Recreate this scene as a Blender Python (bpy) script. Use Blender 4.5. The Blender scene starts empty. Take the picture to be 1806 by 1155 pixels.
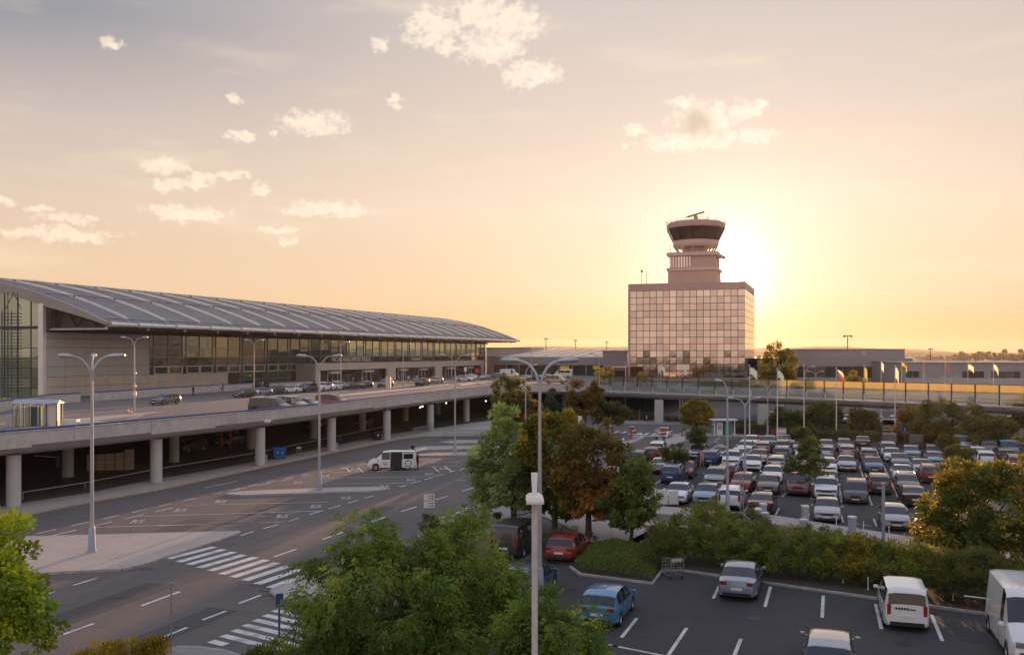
import bpy, bmesh, math, random
import numpy as np
from mathutils import Vector, Matrix

random.seed(7)
RNG = np.random.default_rng(11)
scene = bpy.context.scene
COL = scene.collection

# ------------------------------------------------------------------ camera
F_PX, CX, HOR, EYE = 1650.0, 903.0, 624.0, 11.6      # focal length in photo pixels, centre, horizon row, eye height (m)
cam_data = bpy.data.cameras.new("camera")
cam = bpy.data.objects.new("camera", cam_data)
COL.objects.link(cam)
cam.location = (0.0, 0.0, EYE)
cam.rotation_euler = (math.radians(90), 0, 0)
cam_data.sensor_width = 36.0
cam_data.lens = 36.0 * F_PX / 1806.0
cam_data.shift_y = (HOR - 577.5) / 1806.0
cam_data.clip_start = 0.1
cam_data.clip_end = 20000
scene.camera = cam

# ------------------------------------------------------------------ light
SUN_AZ, SUN_EL = math.radians(12.75), math.radians(4.7)
SUN_DIR = Vector((math.sin(SUN_AZ) * math.cos(SUN_EL), math.cos(SUN_AZ) * math.cos(SUN_EL), math.sin(SUN_EL)))
sl = bpy.data.lights.new("sun", 'SUN')
sl.energy = 5.0
sl.angle = math.radians(0.5)
sl.color = (1.0, 0.55, 0.27)
sun = bpy.data.objects.new("sun", sl)
COL.objects.link(sun)
sun.location = SUN_DIR * 400
sun.rotation_euler = SUN_DIR.to_track_quat('Z', 'Y').to_euler()

scene.view_settings.view_transform = 'Standard'
scene.view_settings.look = 'None'
scene.view_settings.exposure = 0.30
scene.view_settings.gamma = 1.0
scene.view_settings.use_curve_mapping = False
scene.cycles.max_bounces = 8
scene.cycles.diffuse_bounces = 4
scene.cycles.glossy_bounces = 3
scene.cycles.transmission_bounces = 5
scene.cycles.transparent_max_bounces = 8
scene.cycles.volume_bounces = 0
scene.cycles.sample_clamp_indirect = 4.0
scene.cycles.caustics_reflective = False
scene.cycles.caustics_refractive = False
scene.cycles.use_denoising = True


class NT:
    """Small helper to write node trees."""
    def __init__(self, tree):
        self.t = tree
        self.n = tree.nodes
        self.l = tree.links

    def new(self, typ, **kw):
        nd = self.n.new(typ)
        for k, v in kw.items():
            setattr(nd, k, v)
        return nd

    def put(self, sock, v):
        if isinstance(v, bpy.types.NodeSocket):
            self.l.new(v, sock)
        else:
            sock.default_value = v

    def math(self, op, a, b=None, c=None, clamp=False):
        nd = self.new('ShaderNodeMath', operation=op, use_clamp=clamp)
        self.put(nd.inputs[0], a)
        if b is not None:
            self.put(nd.inputs[1], b)
        if c is not None:
            self.put(nd.inputs[2], c)
        return nd.outputs[0]

    def vmath(self, op, a, b=None):
        nd = self.new('ShaderNodeVectorMath', operation=op)
        self.put(nd.inputs[0], a)
        if b is not None:
            self.put(nd.inputs[1], b)
        return nd.outputs['Value'] if op in ('DOT_PRODUCT', 'LENGTH') else nd.outputs['Vector']

    def ramp(self, fac, stops, interp='LINEAR'):
        nd = self.new('ShaderNodeValToRGB')
        nd.color_ramp.interpolation = interp
        el = nd.color_ramp.elements
        while len(el) < len(stops):
            el.new(0.5)
        for e, (p, c) in zip(el, stops):
            e.position = p
            e.color = (*c, 1.0) if len(c) == 3 else c
        self.put(nd.inputs[0], fac)
        return nd.outputs[0]

    def mix(self, fac, a, b, blend='MIX'):
        nd = self.new('ShaderNodeMix', data_type='RGBA', blend_type=blend)
        self.put(nd.inputs[0], fac)
        self.put(nd.inputs[6], a if isinstance(a, bpy.types.NodeSocket) else (*a, 1.0))
        self.put(nd.inputs[7], b if isinstance(b, bpy.types.NodeSocket) else (*b, 1.0))
        return nd.outputs[2]

    def smooth(self, v, lo, hi, a=0.0, b=1.0):
        nd = self.new('ShaderNodeMapRange', interpolation_type='SMOOTHSTEP')
        self.put(nd.inputs[0], v)
        nd.inputs[1].default_value = lo
        nd.inputs[2].default_value = hi
        nd.inputs[3].default_value = a
        nd.inputs[4].default_value = b
        return nd.outputs[0]

    def noise(self, vec, scale, detail=4.0, rough=0.55):
        nd = self.new('ShaderNodeTexNoise')
        self.put(nd.inputs['Vector'], vec)
        nd.inputs['Scale'].default_value = scale
        nd.inputs['Detail'].default_value = detail
        nd.inputs['Roughness'].default_value = rough
        return nd.outputs[0]


def build_world():
    w = bpy.data.worlds.new("World")
    scene.world = w
    w.use_nodes = True
    t = NT(w.node_tree)
    t.n.clear()
    out = t.new('ShaderNodeOutputWorld')
    tc = t.new('ShaderNodeTexCoord').outputs['Generated']
    d = t.vmath('NORMALIZE', tc)
    sep = t.new('ShaderNodeSeparateXYZ')
    t.l.new(d, sep.inputs[0])
    x, y, z = sep.outputs
    el = t.math('MULTIPLY', t.math('ARCSINE', t.math('MAXIMUM', z, -0.2)), 180 / math.pi)
    az = t.math('MULTIPLY', t.math('ARCTAN2', x, y), 180 / math.pi)
    e01 = t.math('DIVIDE', t.math('MAXIMUM', el, 0.0), 90.0)

    def R(stops):
        return t.ramp(e01, [(e / 90.0, c) for e, c in stops])
    A = R([(0, (0.619, 0.407, 0.195)), (1.5, (0.655, 0.443, 0.221)), (3.5, (0.743, 0.540, 0.354)), (8.5, (0.796, 0.628, 0.478)), (14.5, (0.681, 0.549, 0.469)), (20.5, (0.584, 0.504, 0.469)), (38, (0.480, 0.500, 0.600)), (90, (0.360, 0.450, 0.660))])
    B = R([(0, (0.779, 0.513, 0.292)), (4.3, (0.779, 0.558, 0.363)), (8.6, (0.708, 0.549, 0.425)), (13, (0.566, 0.469, 0.425)), (18.5, (0.257, 0.266, 0.314)), (30, (0.340, 0.380, 0.500)), (90, (0.360, 0.450, 0.660))])
    C = R([(0, (.80, .60, .50)), (10, (.78, .61, .53)), (25, (.60, .54, .56)), (50, (.42, .48, .62)), (90, (.36, .45, .66))])
    daz = t.math('SUBTRACT', az, math.degrees(SUN_AZ))
    hdot = t.math('COSINE', t.math('MULTIPLY', daz, math.pi / 180))
    ang = t.math('MULTIPLY', t.math('ARCCOSINE', hdot), 180 / math.pi)
    base = t.mix(t.smooth(ang, 11, 45), A, B)
    base = t.mix(t.smooth(ang, 50, 150), base, C)
    # clear-air part of the sky
    sky = t.new('ShaderNodeTexSky', sky_type='NISHITA')
    sky.sun_disc = False
    sky.sun_elevation = SUN_EL
    sky.sun_rotation = SUN_AZ
    sky.altitude = 380
    sky.dust_density = 2.0
    skyc = t.mix(1.0, sky.outputs[0], (0.05, 0.05, 0.05), 'MULTIPLY')
    base = t.mix(0.12, base, skyc)
    # aureole round the sun
    gam = t.math('MULTIPLY', t.math('ARCCOSINE', t.math('MINIMUM', t.vmath('DOT_PRODUCT', d, tuple(SUN_DIR)), 0.9999999)), 180 / math.pi)

    def ex(a, s):
        return t.math('MULTIPLY', t.math('EXPONENT', t.math('DIVIDE', gam, -s)), a)
    g1 = t.math('ADD', ex(14.0, 0.55), ex(0.95, 2.1))
    g2 = ex(0.14, 8.0)
    glow = t.mix(1.0, t.mix(1.0, (1.0, .93, .80), g1, 'MULTIPLY'), t.mix(1.0, (.6, .78, 1.0), g2, 'MULTIPLY'), 'ADD')
    base = t.mix(1.0, base, glow, 'ADD')
    # clouds: groups of small cumulus at the azimuth / elevation where they stand
    comb = t.new('ShaderNodeCombineXYZ')
    t.l.new(az, comb.inputs[0])
    t.l.new(el, comb.inputs[1])
    ae = comb.outputs[0]
    wob = t.new('ShaderNodeTexNoise')
    t.put(wob.inputs['Vector'], ae)
    wob.inputs['Scale'].default_value = 1.3
    wob.inputs['Detail'].default_value = 5.0
    wv = t.vmath('SUBTRACT', wob.outputs['Color'], (0.5, 0.5, 0.5))
    wv = t.vmath('MULTIPLY', wv, (1.5, 1.0, 0.0))
    aew = t.vmath('ADD', ae, wv)
    puffs = [(765, 50, 62, 40), (850, 25, 60, 40), (905, 40, 60, 38), (865, 85, 70, 30), (935, 130, 62, 26), (790, 80, 30, 18),
             (198, 76, 24, 12), (671, 80, 17, 15), (414, 176, 16, 11), (696, 180, 15, 13), (555, 217, 70, 24), (422, 239, 30, 12),
             (481, 237, 11, 7), (286, 293, 52, 17), (296, 327, 38, 14), (352, 316, 34, 17), (410, 309, 32, 9), (455, 334, 24, 14),
             (335, 376, 85, 17), (577, 369, 92, 15), (5, 355, 26, 10), (70, 368, 34, 9), (125, 388, 66, 11), (105, 414, 125, 16),
             (490, 408, 34, 9), (512, 427, 24, 8), (1205, 180, 34, 13), (1245, 208, 72, 34), (1312, 197, 44, 20), (1325, 240, 60, 13),
             (1215, 250, 95, 17), (1124, 229, 28, 10), (1103, 260, 11, 6)]
    acc = None
    for (px, py, rx, ry) in puffs:
        dx, dz = (px - CX) / F_PX, (HOR - py) / F_PX
        a0 = math.degrees(math.atan2(dx, 1.0))
        e0 = math.degrees(math.atan2(dz, math.hypot(dx, 1.0)))
        ka = math.degrees(1 / F_PX) / (1 + dx * dx)
        ke = math.degrees(1 / F_PX) / math.hypot(dx, 1.0)
        v = t.vmath('SUBTRACT', aew, (a0, e0, 0))
        v = t.vmath('MULTIPLY', v, (1 / (rx * ka * 1.15), 1 / (ry * ke * 1.15), 0))
        m = t.smooth(t.vmath('LENGTH', v), 0.05, 1.35, 1.0, 0.0)
        acc = m if acc is None else t.math('MAXIMUM', acc, m)
    nz = t.noise(t.vmath('MULTIPLY', ae, (0.75, 1.0, 1.0)), 2.1, 8.0, 0.62)
    dens = t.math('ADD', acc, t.math('MULTIPLY', t.math('SUBTRACT', nz, 0.5), 2.6))
    dens = t.math('MULTIPLY', t.smooth(dens, 0.15, 1.15), t.smooth(acc, 0.0, 0.55))
    nz2 = t.noise(ae, 1.3, 5.0, 0.6)
    thick = t.smooth(t.math('ADD', dens, t.math('MULTIPLY', t.math('SUBTRACT', nz2, 0.5), 2.4)), 0.30, 1.05)
    lit = t.mix(t.math('MULTIPLY', thick, 0.30), t.mix(ex(1.0, 28.0), (.90, .75, .57), (1.12, .99, .82)), (.62, .49, .38))
    base = t.mix(t.math('MULTIPLY', dens, 0.85), base, lit)
    # shaded heart of the cloud over the tower
    dx, dz = (1228 - CX) / F_PX, (HOR - 216) / F_PX
    v = t.vmath('SUBTRACT', aew, (math.degrees(math.atan2(dx, 1.0)), math.degrees(math.atan2(dz, math.hypot(dx, 1.0))), 0))
    core = t.smooth(t.vmath('LENGTH', t.vmath('MULTIPLY', v, (0.85, 1.0, 0))), 0.2, 1.25, 0.8, 0.0)
    base = t.mix(core, base, (.60, .46, .34))
    # thin veils over the whole sky, stretched along the horizon
    veil = t.noise(t.vmath('MULTIPLY', ae, (0.14, 0.60, 1.0)), 0.55, 6.0, 0.6)
    vm = t.math('MULTIPLY', t.smooth(veil, 0.50, 0.78), t.smooth(el, 0.7, 5.0))
    base = t.mix(t.math('MULTIPLY', vm, 0.30), base, (1.0, .82, .60))
    bg = t.new('ShaderNodeBackground')
    t.l.new(base, bg.inputs[0])
    bg.inputs[1].default_value = 1.0
    t.l.new(bg.outputs[0], out.inputs[0])
    w.cycles.sampling_method = 'MANUAL'
    w.cycles.sample_map_resolution = 1024


build_world()

# ------------------------------------------------------------------ frames and placing
U = Vector((math.sin(math.atan(0.3394)), math.cos(math.atan(0.3394)), 0))     # direction of the terminal road and the parking rows
V = Vector((U.y, -U.x, 0))                                              # across it, to the right
ROT_U = math.atan2(U.y, U.x)


def at(px, py, z=0.0):
    """World point on the level z that the survey of the photograph puts at (px, py)."""
    Y = F_PX * (EYE - z) / (py - HOR)
    return Vector(((px - CX) * Y / F_PX, Y, z))


SURVEY = 1130.0                 # distances below are in survey units; KY turns them into metres
KY = F_PX / SURVEY


def on(px, Y, z=0.0):
    return Vector(((px - CX) * Y / SURVEY, Y * KY, z))


def zo(py, Y):
    return EYE - (py - HOR) * Y / SURVEY


def zat(py, Y):
    return EYE - (py - HOR) * Y / F_PX


# ------------------------------------------------------------------ materials
MATS = {}
HAZE = 0.00010      # density of the evening haze per metre


def mat(name, color, rough=0.6, metal=0.0, var=0.12, scale=3.0, bump=0.0, bscale=30.0, coat=0.0, spec=0.5, world=False, dirt=None):
    if name in MATS:
        return MATS[name]
    m = bpy.data.materials.new(name)
    m.use_nodes = True
    t = NT(m.node_tree)
    p = t.n['Principled BSDF']
    if world:
        vec = t.new('ShaderNodeNewGeometry').outputs['Position']
    else:
        vec = t.new('ShaderNodeTexCoord').outputs['Object']
    n1 = t.noise(vec, scale, 6.0, 0.6)
    lo = tuple(c * (1 - var) for c in color)
    hi = tuple(min(1.0, c * (1 + var)) for c in color)
    c = t.mix(t.smooth(n1, 0.3, 0.7), lo, hi)
    if dirt:
        n2 = t.noise(vec, scale * 0.23, 5.0, 0.65)
        c = t.mix(t.math('MULTIPLY', t.smooth(n2, 0.45, 0.75), dirt[1]), c, dirt[0])
    t.l.new(c, p.inputs['Base Color'])
    p.inputs['Roughness'].default_value = rough
    p.inputs['Metallic'].default_value = metal
    p.inputs['Coat Weight'].default_value = coat
    p.inputs['Coat Roughness'].default_value = 0.05
    p.inputs['Specular IOR Level'].default_value = spec
    if bump:
        b = t.new('ShaderNodeBump')
        b.inputs['Strength'].default_value = bump
        b.inputs['Distance'].default_value = 0.02
        t.l.new(t.noise(vec, bscale, 4.0, 0.6), b.inputs['Height'])
        t.l.new(b.outputs[0], p.inputs['Normal'])
    MATS[name] = m
    return m


def asphalt(name, color, tint):
    m = bpy.data.materials.new(name)
    m.use_nodes = True
    t = NT(m.node_tree)
    p = t.n['Principled BSDF']
    pos = t.new('ShaderNodeNewGeometry').outputs['Position']
    big = t.noise(pos, 0.09, 5.0, 0.6)
    mid = t.noise(t.vmath('MULTIPLY', pos, (0.6, 1.0, 1.0)), 0.8, 6.0, 0.65)
    fine = t.noise(pos, 22.0, 3.0, 0.7)
    c = t.mix(t.smooth(big, 0.35, 0.68), color, tint)
    c = t.mix(t.math('MULTIPLY', t.smooth(mid, 0.42, 0.72), 0.5), c, tuple(v * 0.66 for v in color))
    spot = t.math('MULTIPLY', t.smooth(t.noise(pos, 1.3, 3.0, 0.5), 0.63, 0.72), 0.45)
    c = t.mix(spot, c, tuple(v * 0.5 for v in color))
    c = t.mix(t.math('MULTIPLY', fine, 0.35), c, tuple(min(1, v * 1.55) for v in color))
    # sealed cracks and joints
    vo = t.new('ShaderNodeTexVoronoi', feature='DISTANCE_TO_EDGE')
    n3 = t.new('ShaderNodeTexNoise')
    t.put(n3.inputs['Vector'], pos)
    n3.inputs['Scale'].default_value = 0.35
    n3.inputs['Detail'].default_value = 5
    t.put(vo.inputs['Vector'], t.vmath('ADD', pos, t.vmath('MULTIPLY', n3.outputs['Color'], (6, 6, 0))))
    vo.inputs['Scale'].default_value = 0.07
    crack = t.math('MULTIPLY', t.smooth(vo.outputs['Distance'], 0.0, 0.006, 1.0, 0.0), t.smooth(t.noise(pos, 0.12), 0.46, 0.6))
    c = t.mix(t.math('MULTIPLY', crack, 0.6), c, tuple(v * 0.45 for v in color))
    t.l.new(c, p.inputs['Base Color'])
    p.inputs['Roughness'].default_value = 0.82
    p.inputs['Specular IOR Level'].default_value = 0.3
    b = t.new('ShaderNodeBump')
    b.inputs['Strength'].default_value = 0.25
    b.inputs['Distance'].default_value = 0.01
    t.l.new(fine, b.inputs['Height'])
    t.l.new(b.outputs[0], p.inputs['Normal'])
    MATS[name] = m
    return m


def paving(name, color, size=0.2):
    """Small concrete setts, far below a pixel-countable size: colour and fine relief only."""
    m = bpy.data.materials.new(name)
    m.use_nodes = True
    t = NT(m.node_tree)
    p = t.n['Principled BSDF']
    pos = t.new('ShaderNodeNewGeometry').outputs['Position']
    br = t.new('ShaderNodeTexBrick')
    t.put(br.inputs['Vector'], pos)
    br.inputs['Scale'].default_value = 1.0
    br.inputs['Brick Width'].default_value = size
    br.inputs['Row Height'].default_value = size * 0.5
    br.inputs['Mortar Size'].default_value = size * 0.05
    br.inputs['Color1'].default_value = (*[c * 0.88 for c in color], 1)
    br.inputs['Color2'].default_value = (*[c * 1.12 for c in color], 1)
    br.inputs['Mortar'].default_value = (*[c * 0.55 for c in color], 1)
    n = t.noise(pos, 0.35, 6.0, 0.65)
    c = t.mix(t.math('MULTIPLY', t.smooth(n, 0.4, 0.75), 0.4), br.outputs[0], tuple(v * 0.62 for v in color))
    t.l.new(c, p.inputs['Base Color'])
    p.inputs['Roughness'].default_value = 0.85
    MATS[name] = m
    return m


def glass(name, color, rough=0.03, refl=1.6, metal=0.0, var=0.2, spec=(1, 1, 1)):
    m = bpy.data.materials.new(name)
    m.use_nodes = True
    t = NT(m.node_tree)
    p = t.n['Principled BSDF']
    oi = t.new('ShaderNodeObjectInfo')
    k = t.math('ADD', t.math('MULTIPLY', oi.outputs['Random'], 2 * var), 1 - var)
    sc = t.new('ShaderNodeVectorMath', operation='SCALE')
    sc.inputs[0].default_value = color
    t.l.new(k, sc.inputs['Scale'])
    t.l.new(sc.outputs[0], p.inputs['Base Color'])
    p.inputs['Roughness'].default_value = rough
    p.inputs['Metallic'].default_value = metal
    p.inputs['IOR'].default_value = refl
    p.inputs['Specular Tint'].default_value = (*spec, 1)
    n = t.noise(t.new('ShaderNodeTexCoord').outputs['Object'], 0.6, 2.0, 0.5)
    b = t.new('ShaderNodeBump')
    b.inputs['Strength'].default_value = 0.12
    b.inputs['Distance'].default_value = 0.02
    t.l.new(n, b.inputs['Height'])
    t.l.new(b.outputs[0], p.inputs['Normal'])
    MATS[name] = m
    return m


def clear_glass(name, tint, opac, transl=0.0):
    """Thin see-through pane: mostly lets light through, part reflects, part (frosted film) scatters."""
    m = bpy.data.materials.new(name)
    m.use_nodes = True
    t = NT(m.node_tree)
    t.n.clear()
    out = t.new('ShaderNodeOutputMaterial')
    tr = t.new('ShaderNodeBsdfTransparent')
    tr.inputs[0].default_value = (*tint, 1)
    gl = t.new('ShaderNodeBsdfGlossy')
    gl.inputs['Roughness'].default_value = 0.04
    fr = t.new('ShaderNodeFresnel')
    fr.inputs[0].default_value = 1.5
    mx = t.new('ShaderNodeMixShader')
    t.l.new(fr.outputs[0], mx.inputs[0])
    t.l.new(tr.outputs[0], mx.inputs[1])
    t.l.new(gl.outputs[0], mx.inputs[2])
    tl = t.new('ShaderNodeBsdfTranslucent')
    tl.inputs[0].default_value = (*tint, 1)
    df = t.new('ShaderNodeBsdfDiffuse')
    df.inputs[0].default_value = (*tint, 1)
    m2 = t.new('ShaderNodeMixShader')
    m2.inputs[0].default_value = 0.25
    t.l.new(tl.outputs[0], m2.inputs[1])
    t.l.new(df.outputs[0], m2.inputs[2])
    n = t.noise(t.new('ShaderNodeTexCoord').outputs['Object'], 0.8, 4.0, 0.6)
    m3 = t.new('ShaderNodeMixShader')
    t.l.new(t.math('MULTIPLY', t.smooth(n, 0.2, 0.8, 0.7, 1.0), opac), m3.inputs[0])
    t.l.new(mx.outputs[0], m3.inputs[1])
    t.l.new(m2.outputs[0], m3.inputs[2])
    t.l.new(m3.outputs[0], out.inputs[0])
    MATS[name] = m
    return m


def foliage(name, color, color2, transl=0.45):
    m = bpy.data.materials.new(name)
    m.use_nodes = True
    t = NT(m.node_tree)
    t.n.clear()
    out = t.new('ShaderNodeOutputMaterial')
    at_ = t.new('ShaderNodeAttribute', attribute_name='tint')
    sp = t.new('ShaderNodeSeparateColor')
    t.l.new(at_.outputs['Color'], sp.inputs[0])
    c = t.mix(sp.outputs[0], color, color2)
    k = t.math('ADD', t.math('MULTIPLY', sp.outputs[1], 0.9), 0.55)
    sc = t.new('ShaderNodeVectorMath', operation='SCALE')
    t.l.new(c, sc.inputs[0])
    t.l.new(k, sc.inputs['Scale'])
    p = t.new('ShaderNodeBsdfPrincipled')
    t.l.new(sc.outputs[0], p.inputs['Base Color'])
    p.inputs['Roughness'].default_value = 0.5
    p.inputs['Specular IOR Level'].default_value = 0.35
    tl = t.new('ShaderNodeBsdfTranslucent')
    s2 = t.new('ShaderNodeVectorMath', operation='MULTIPLY')
    t.l.new(sc.outputs[0], s2.inputs[0])
    s2.inputs[1].default_value = (1.7, 1.6, 0.8)
    t.l.new(s2.outputs[0], tl.inputs[0])
    mx = t.new('ShaderNodeMixShader')
    mx.inputs[0].default_value = transl
    t.l.new(p.outputs[0], mx.inputs[1])
    t.l.new(tl.outputs[0], mx.inputs[2])
    t.l.new(mx.outputs[0], out.inputs[0])
    MATS[name] = m
    return m


def paint(name, color, metal=0.0, rough=0.32):
    return mat("paint_" + name, color, rough=rough, metal=metal, var=0.05, scale=1.2, coat=0.8, dirt=((.16, .14, .12), 0.12))


asphalt("asphalt_road", (.125, .113, .111), (.165, .135, .122))
asphalt("asphalt_lot", (.055, .053, .055), (.072, .066, .066))
asphalt("asphalt_deck", (.17, .155, .15), (.21, .175, .16))
asphalt("asphalt_patch", (.085, .079, .080), (.10, .088, .085))
paving("paving_pale", (.52, .45, .40))
paving("paving_grey", (.36, .33, .31))
M = MATS
mat("concrete", (.56, .53, .51), rough=.75, var=.10, scale=1.3, bump=.15, bscale=12, dirt=((.25, .23, .21), .45))
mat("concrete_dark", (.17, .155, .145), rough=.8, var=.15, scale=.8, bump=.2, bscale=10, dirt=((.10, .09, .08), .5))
mat("concrete_pillar", (.52, .50, .48), rough=.7, var=.08, scale=1.0, bump=.1, bscale=14, dirt=((.30, .28, .26), .4))
mat("kerb_stone", (.40, .37, .34), rough=.8, var=.2, scale=2.0, bump=.2, world=True)
mat("line_white", (.72, .69, .66), rough=.7, var=.14, scale=3.0, world=True, dirt=((.24, .22, .21), .8))
mat("line_yellow", (.52, .40, .25), rough=.7, var=.15, scale=2.0, world=True, dirt=((.3, .26, .2), .4))
mat("roof_metal", (.24, .235, .245), rough=.42, metal=.35, var=.10, scale=.5, bump=.05, bscale=6, dirt=((.13, .12, .12), .35))
mat("rib_metal", (.70, .68, .67), rough=.33, metal=.45, var=.06, scale=.8)
mat("fascia_white", (.82, .79, .77), rough=.35, metal=.3, var=.06, scale=.8)
mat("gable_metal", (.33, .31, .30), rough=.45, metal=.3, var=.06, scale=.4)
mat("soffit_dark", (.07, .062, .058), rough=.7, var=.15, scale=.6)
mat("panel_grey", (.53, .55, .53), rough=.5, metal=.1, var=.05, scale=.6)
mat("panel_beige", (.66, .61, .54), rough=.6, var=.06, scale=.6, dirt=((.3, .27, .23), .3))
mat("panel_portal", (.70, .66, .61), rough=.5, var=.05, scale=.5)
mat("mullion", (.42, .40, .38), rough=.4, metal=.4, var=.05)
mat("mullion_dark", (.05, .045, .045), rough=.45, metal=.3, var=.1)
mat("steel_dark", (.045, .045, .05), rough=.5, metal=.5, var=.15)
mat("steel_blue", (.06, .10, .22), rough=.45, metal=.2, var=.12)
mat("rail_blue", (.045, .10, .30), rough=.4, metal=.1, var=.1, scale=.8)
mat("steel_galv", (.36, .36, .38), rough=.42, metal=.55, var=.12, scale=4)
mat("lamp_grey", (.46, .46, .49), rough=.4, metal=.35, var=.08, scale=2)
mat("lamp_pale", (.60, .59, .59), rough=.42, metal=.1, var=.08, scale=5, dirt=((.40, .39, .38), .4))
mat("lamp_base", (.34, .40, .48), rough=.5, metal=.1, var=.1)
mat("lamp_head", (.50, .49, .48), rough=.35, metal=.3, var=.06)
mat("white_paint", (.78, .76, .74), rough=.4, var=.05, scale=2, dirt=((.45, .42, .4), .2))
mat("plastic_black", (.02, .02, .022), rough=.5, var=.15)
mat("tyre", (.022, .021, .021), rough=.85, var=.2, scale=8)
mat("alloy", (.45, .45, .47), rough=.35, metal=.8, var=.08)
mat("headlight", (.30, .32, .35), rough=.10, metal=.4, var=.1, coat=1)
mat("tail_red", (.30, .015, .012), rough=.18, var=.15, coat=1)
mat("plate_white", (.72, .72, .70), rough=.45, var=.05)
mat("bark", (.075, .055, .042), rough=.9, var=.3, scale=6, bump=.6, bscale=20)
mat("soil", (.06, .045, .034), rough=.95, var=.3, scale=3, world=True)
mat("grass", (.062, .085, .026), rough=.9, var=.35, scale=1.3, bump=.5, bscale=18, world=True, dirt=((.12, .11, .04), .5))
mat("field", (.135, .115, .05), rough=.95, var=.3, scale=.02, world=True, dirt=((.075, .085, .035), .7))
mat("hill_far", (.10, .095, .06), rough=1, var=.25, scale=.004, world=True)
mat("red_sign", (.55, .03, .025), rough=.35, var=.06)
mat("blue_sign", (.03, .13, .42), rough=.35, var=.06)
mat("teal", (.04, .25, .27), rough=.4, var=.1)
mat("orange", (.70, .17, .02), rough=.5, var=.1)
mat("yellow_board", (.72, .50, .04), rough=.45, var=.08)
mat("bin_blue", (.02, .11, .42), rough=.4, var=.1, scale=2)
mat("cardboard", (.42, .37, .27), rough=.8, var=.1)
mat("brick_red", (.30, .10, .06), rough=.8, var=.15)
mat("building_grey", (.31, .30, .31), rough=.6, var=.05, scale=.1)
mat("building_pale", (.44, .42, .42), rough=.55, var=.05, scale=.1)
mat("tower_cladding", (.64, .42, .33), rough=.55, var=.06, scale=.2)
mat("tower_pale", (.74, .55, .46), rough=.5, var=.05, scale=.3)
glass("facade_glass", (.34, .40, .31), rough=.03, refl=1.6, metal=.62, var=.25)
glass("tower_glass", (.66, .55, .49), rough=.05, refl=1.5, metal=1.0, var=.17)
glass("facade_glass_dark_reflection", (.032, .070, .070), rough=.03, refl=2.0, metal=.05, var=.4, spec=(.85, 1.0, .95))  # same glass, with dark reflections painted in as a duller colour
glass("cab_glass", (.10, .055, .032), rough=.05, refl=1.6)
glass("car_glass", (.022, .025, .030), rough=.03, refl=1.65, var=.3)
glass("shop_glass", (.035, .042, .045), rough=.04, refl=1.6, var=.4)
clear_glass("screen_amber", (.92, .80, .50), .45)  # amber tint paints in the sunlit ground seen through the panes
clear_glass("screen_smoke", (.72, .70, .62), .22)
clear_glass("screen_clear", (.80, .84, .82), .16)
clear_glass("shelter_glass", (.75, .82, .82), .12)
foliage("leaf_ash", (0.095, 0.175, 0.036), (0.4, 0.46, 0.085))
foliage("leaf_maple", (0.2, 0.33, 0.035), (0.58, 0.54, 0.05))
foliage("leaf_poplar", (0.25, 0.34, 0.17), (0.44, 0.48, 0.13))
foliage("leaf_autumn", (0.16, 0.155, 0.045), (0.38, 0.18, 0.05))
foliage("leaf_dark", (0.085, 0.115, 0.042), (0.21, 0.19, 0.05))
foliage("leaf_yellow", (0.095, 0.14, 0.03), (0.55, 0.36, 0.045))
foliage("leaf_hedge", (0.115, 0.175, 0.038), (0.26, 0.24, 0.055))
foliage("leaf_spruce", (0.06, 0.085, 0.07), (0.1, 0.13, 0.11), .2)


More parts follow.
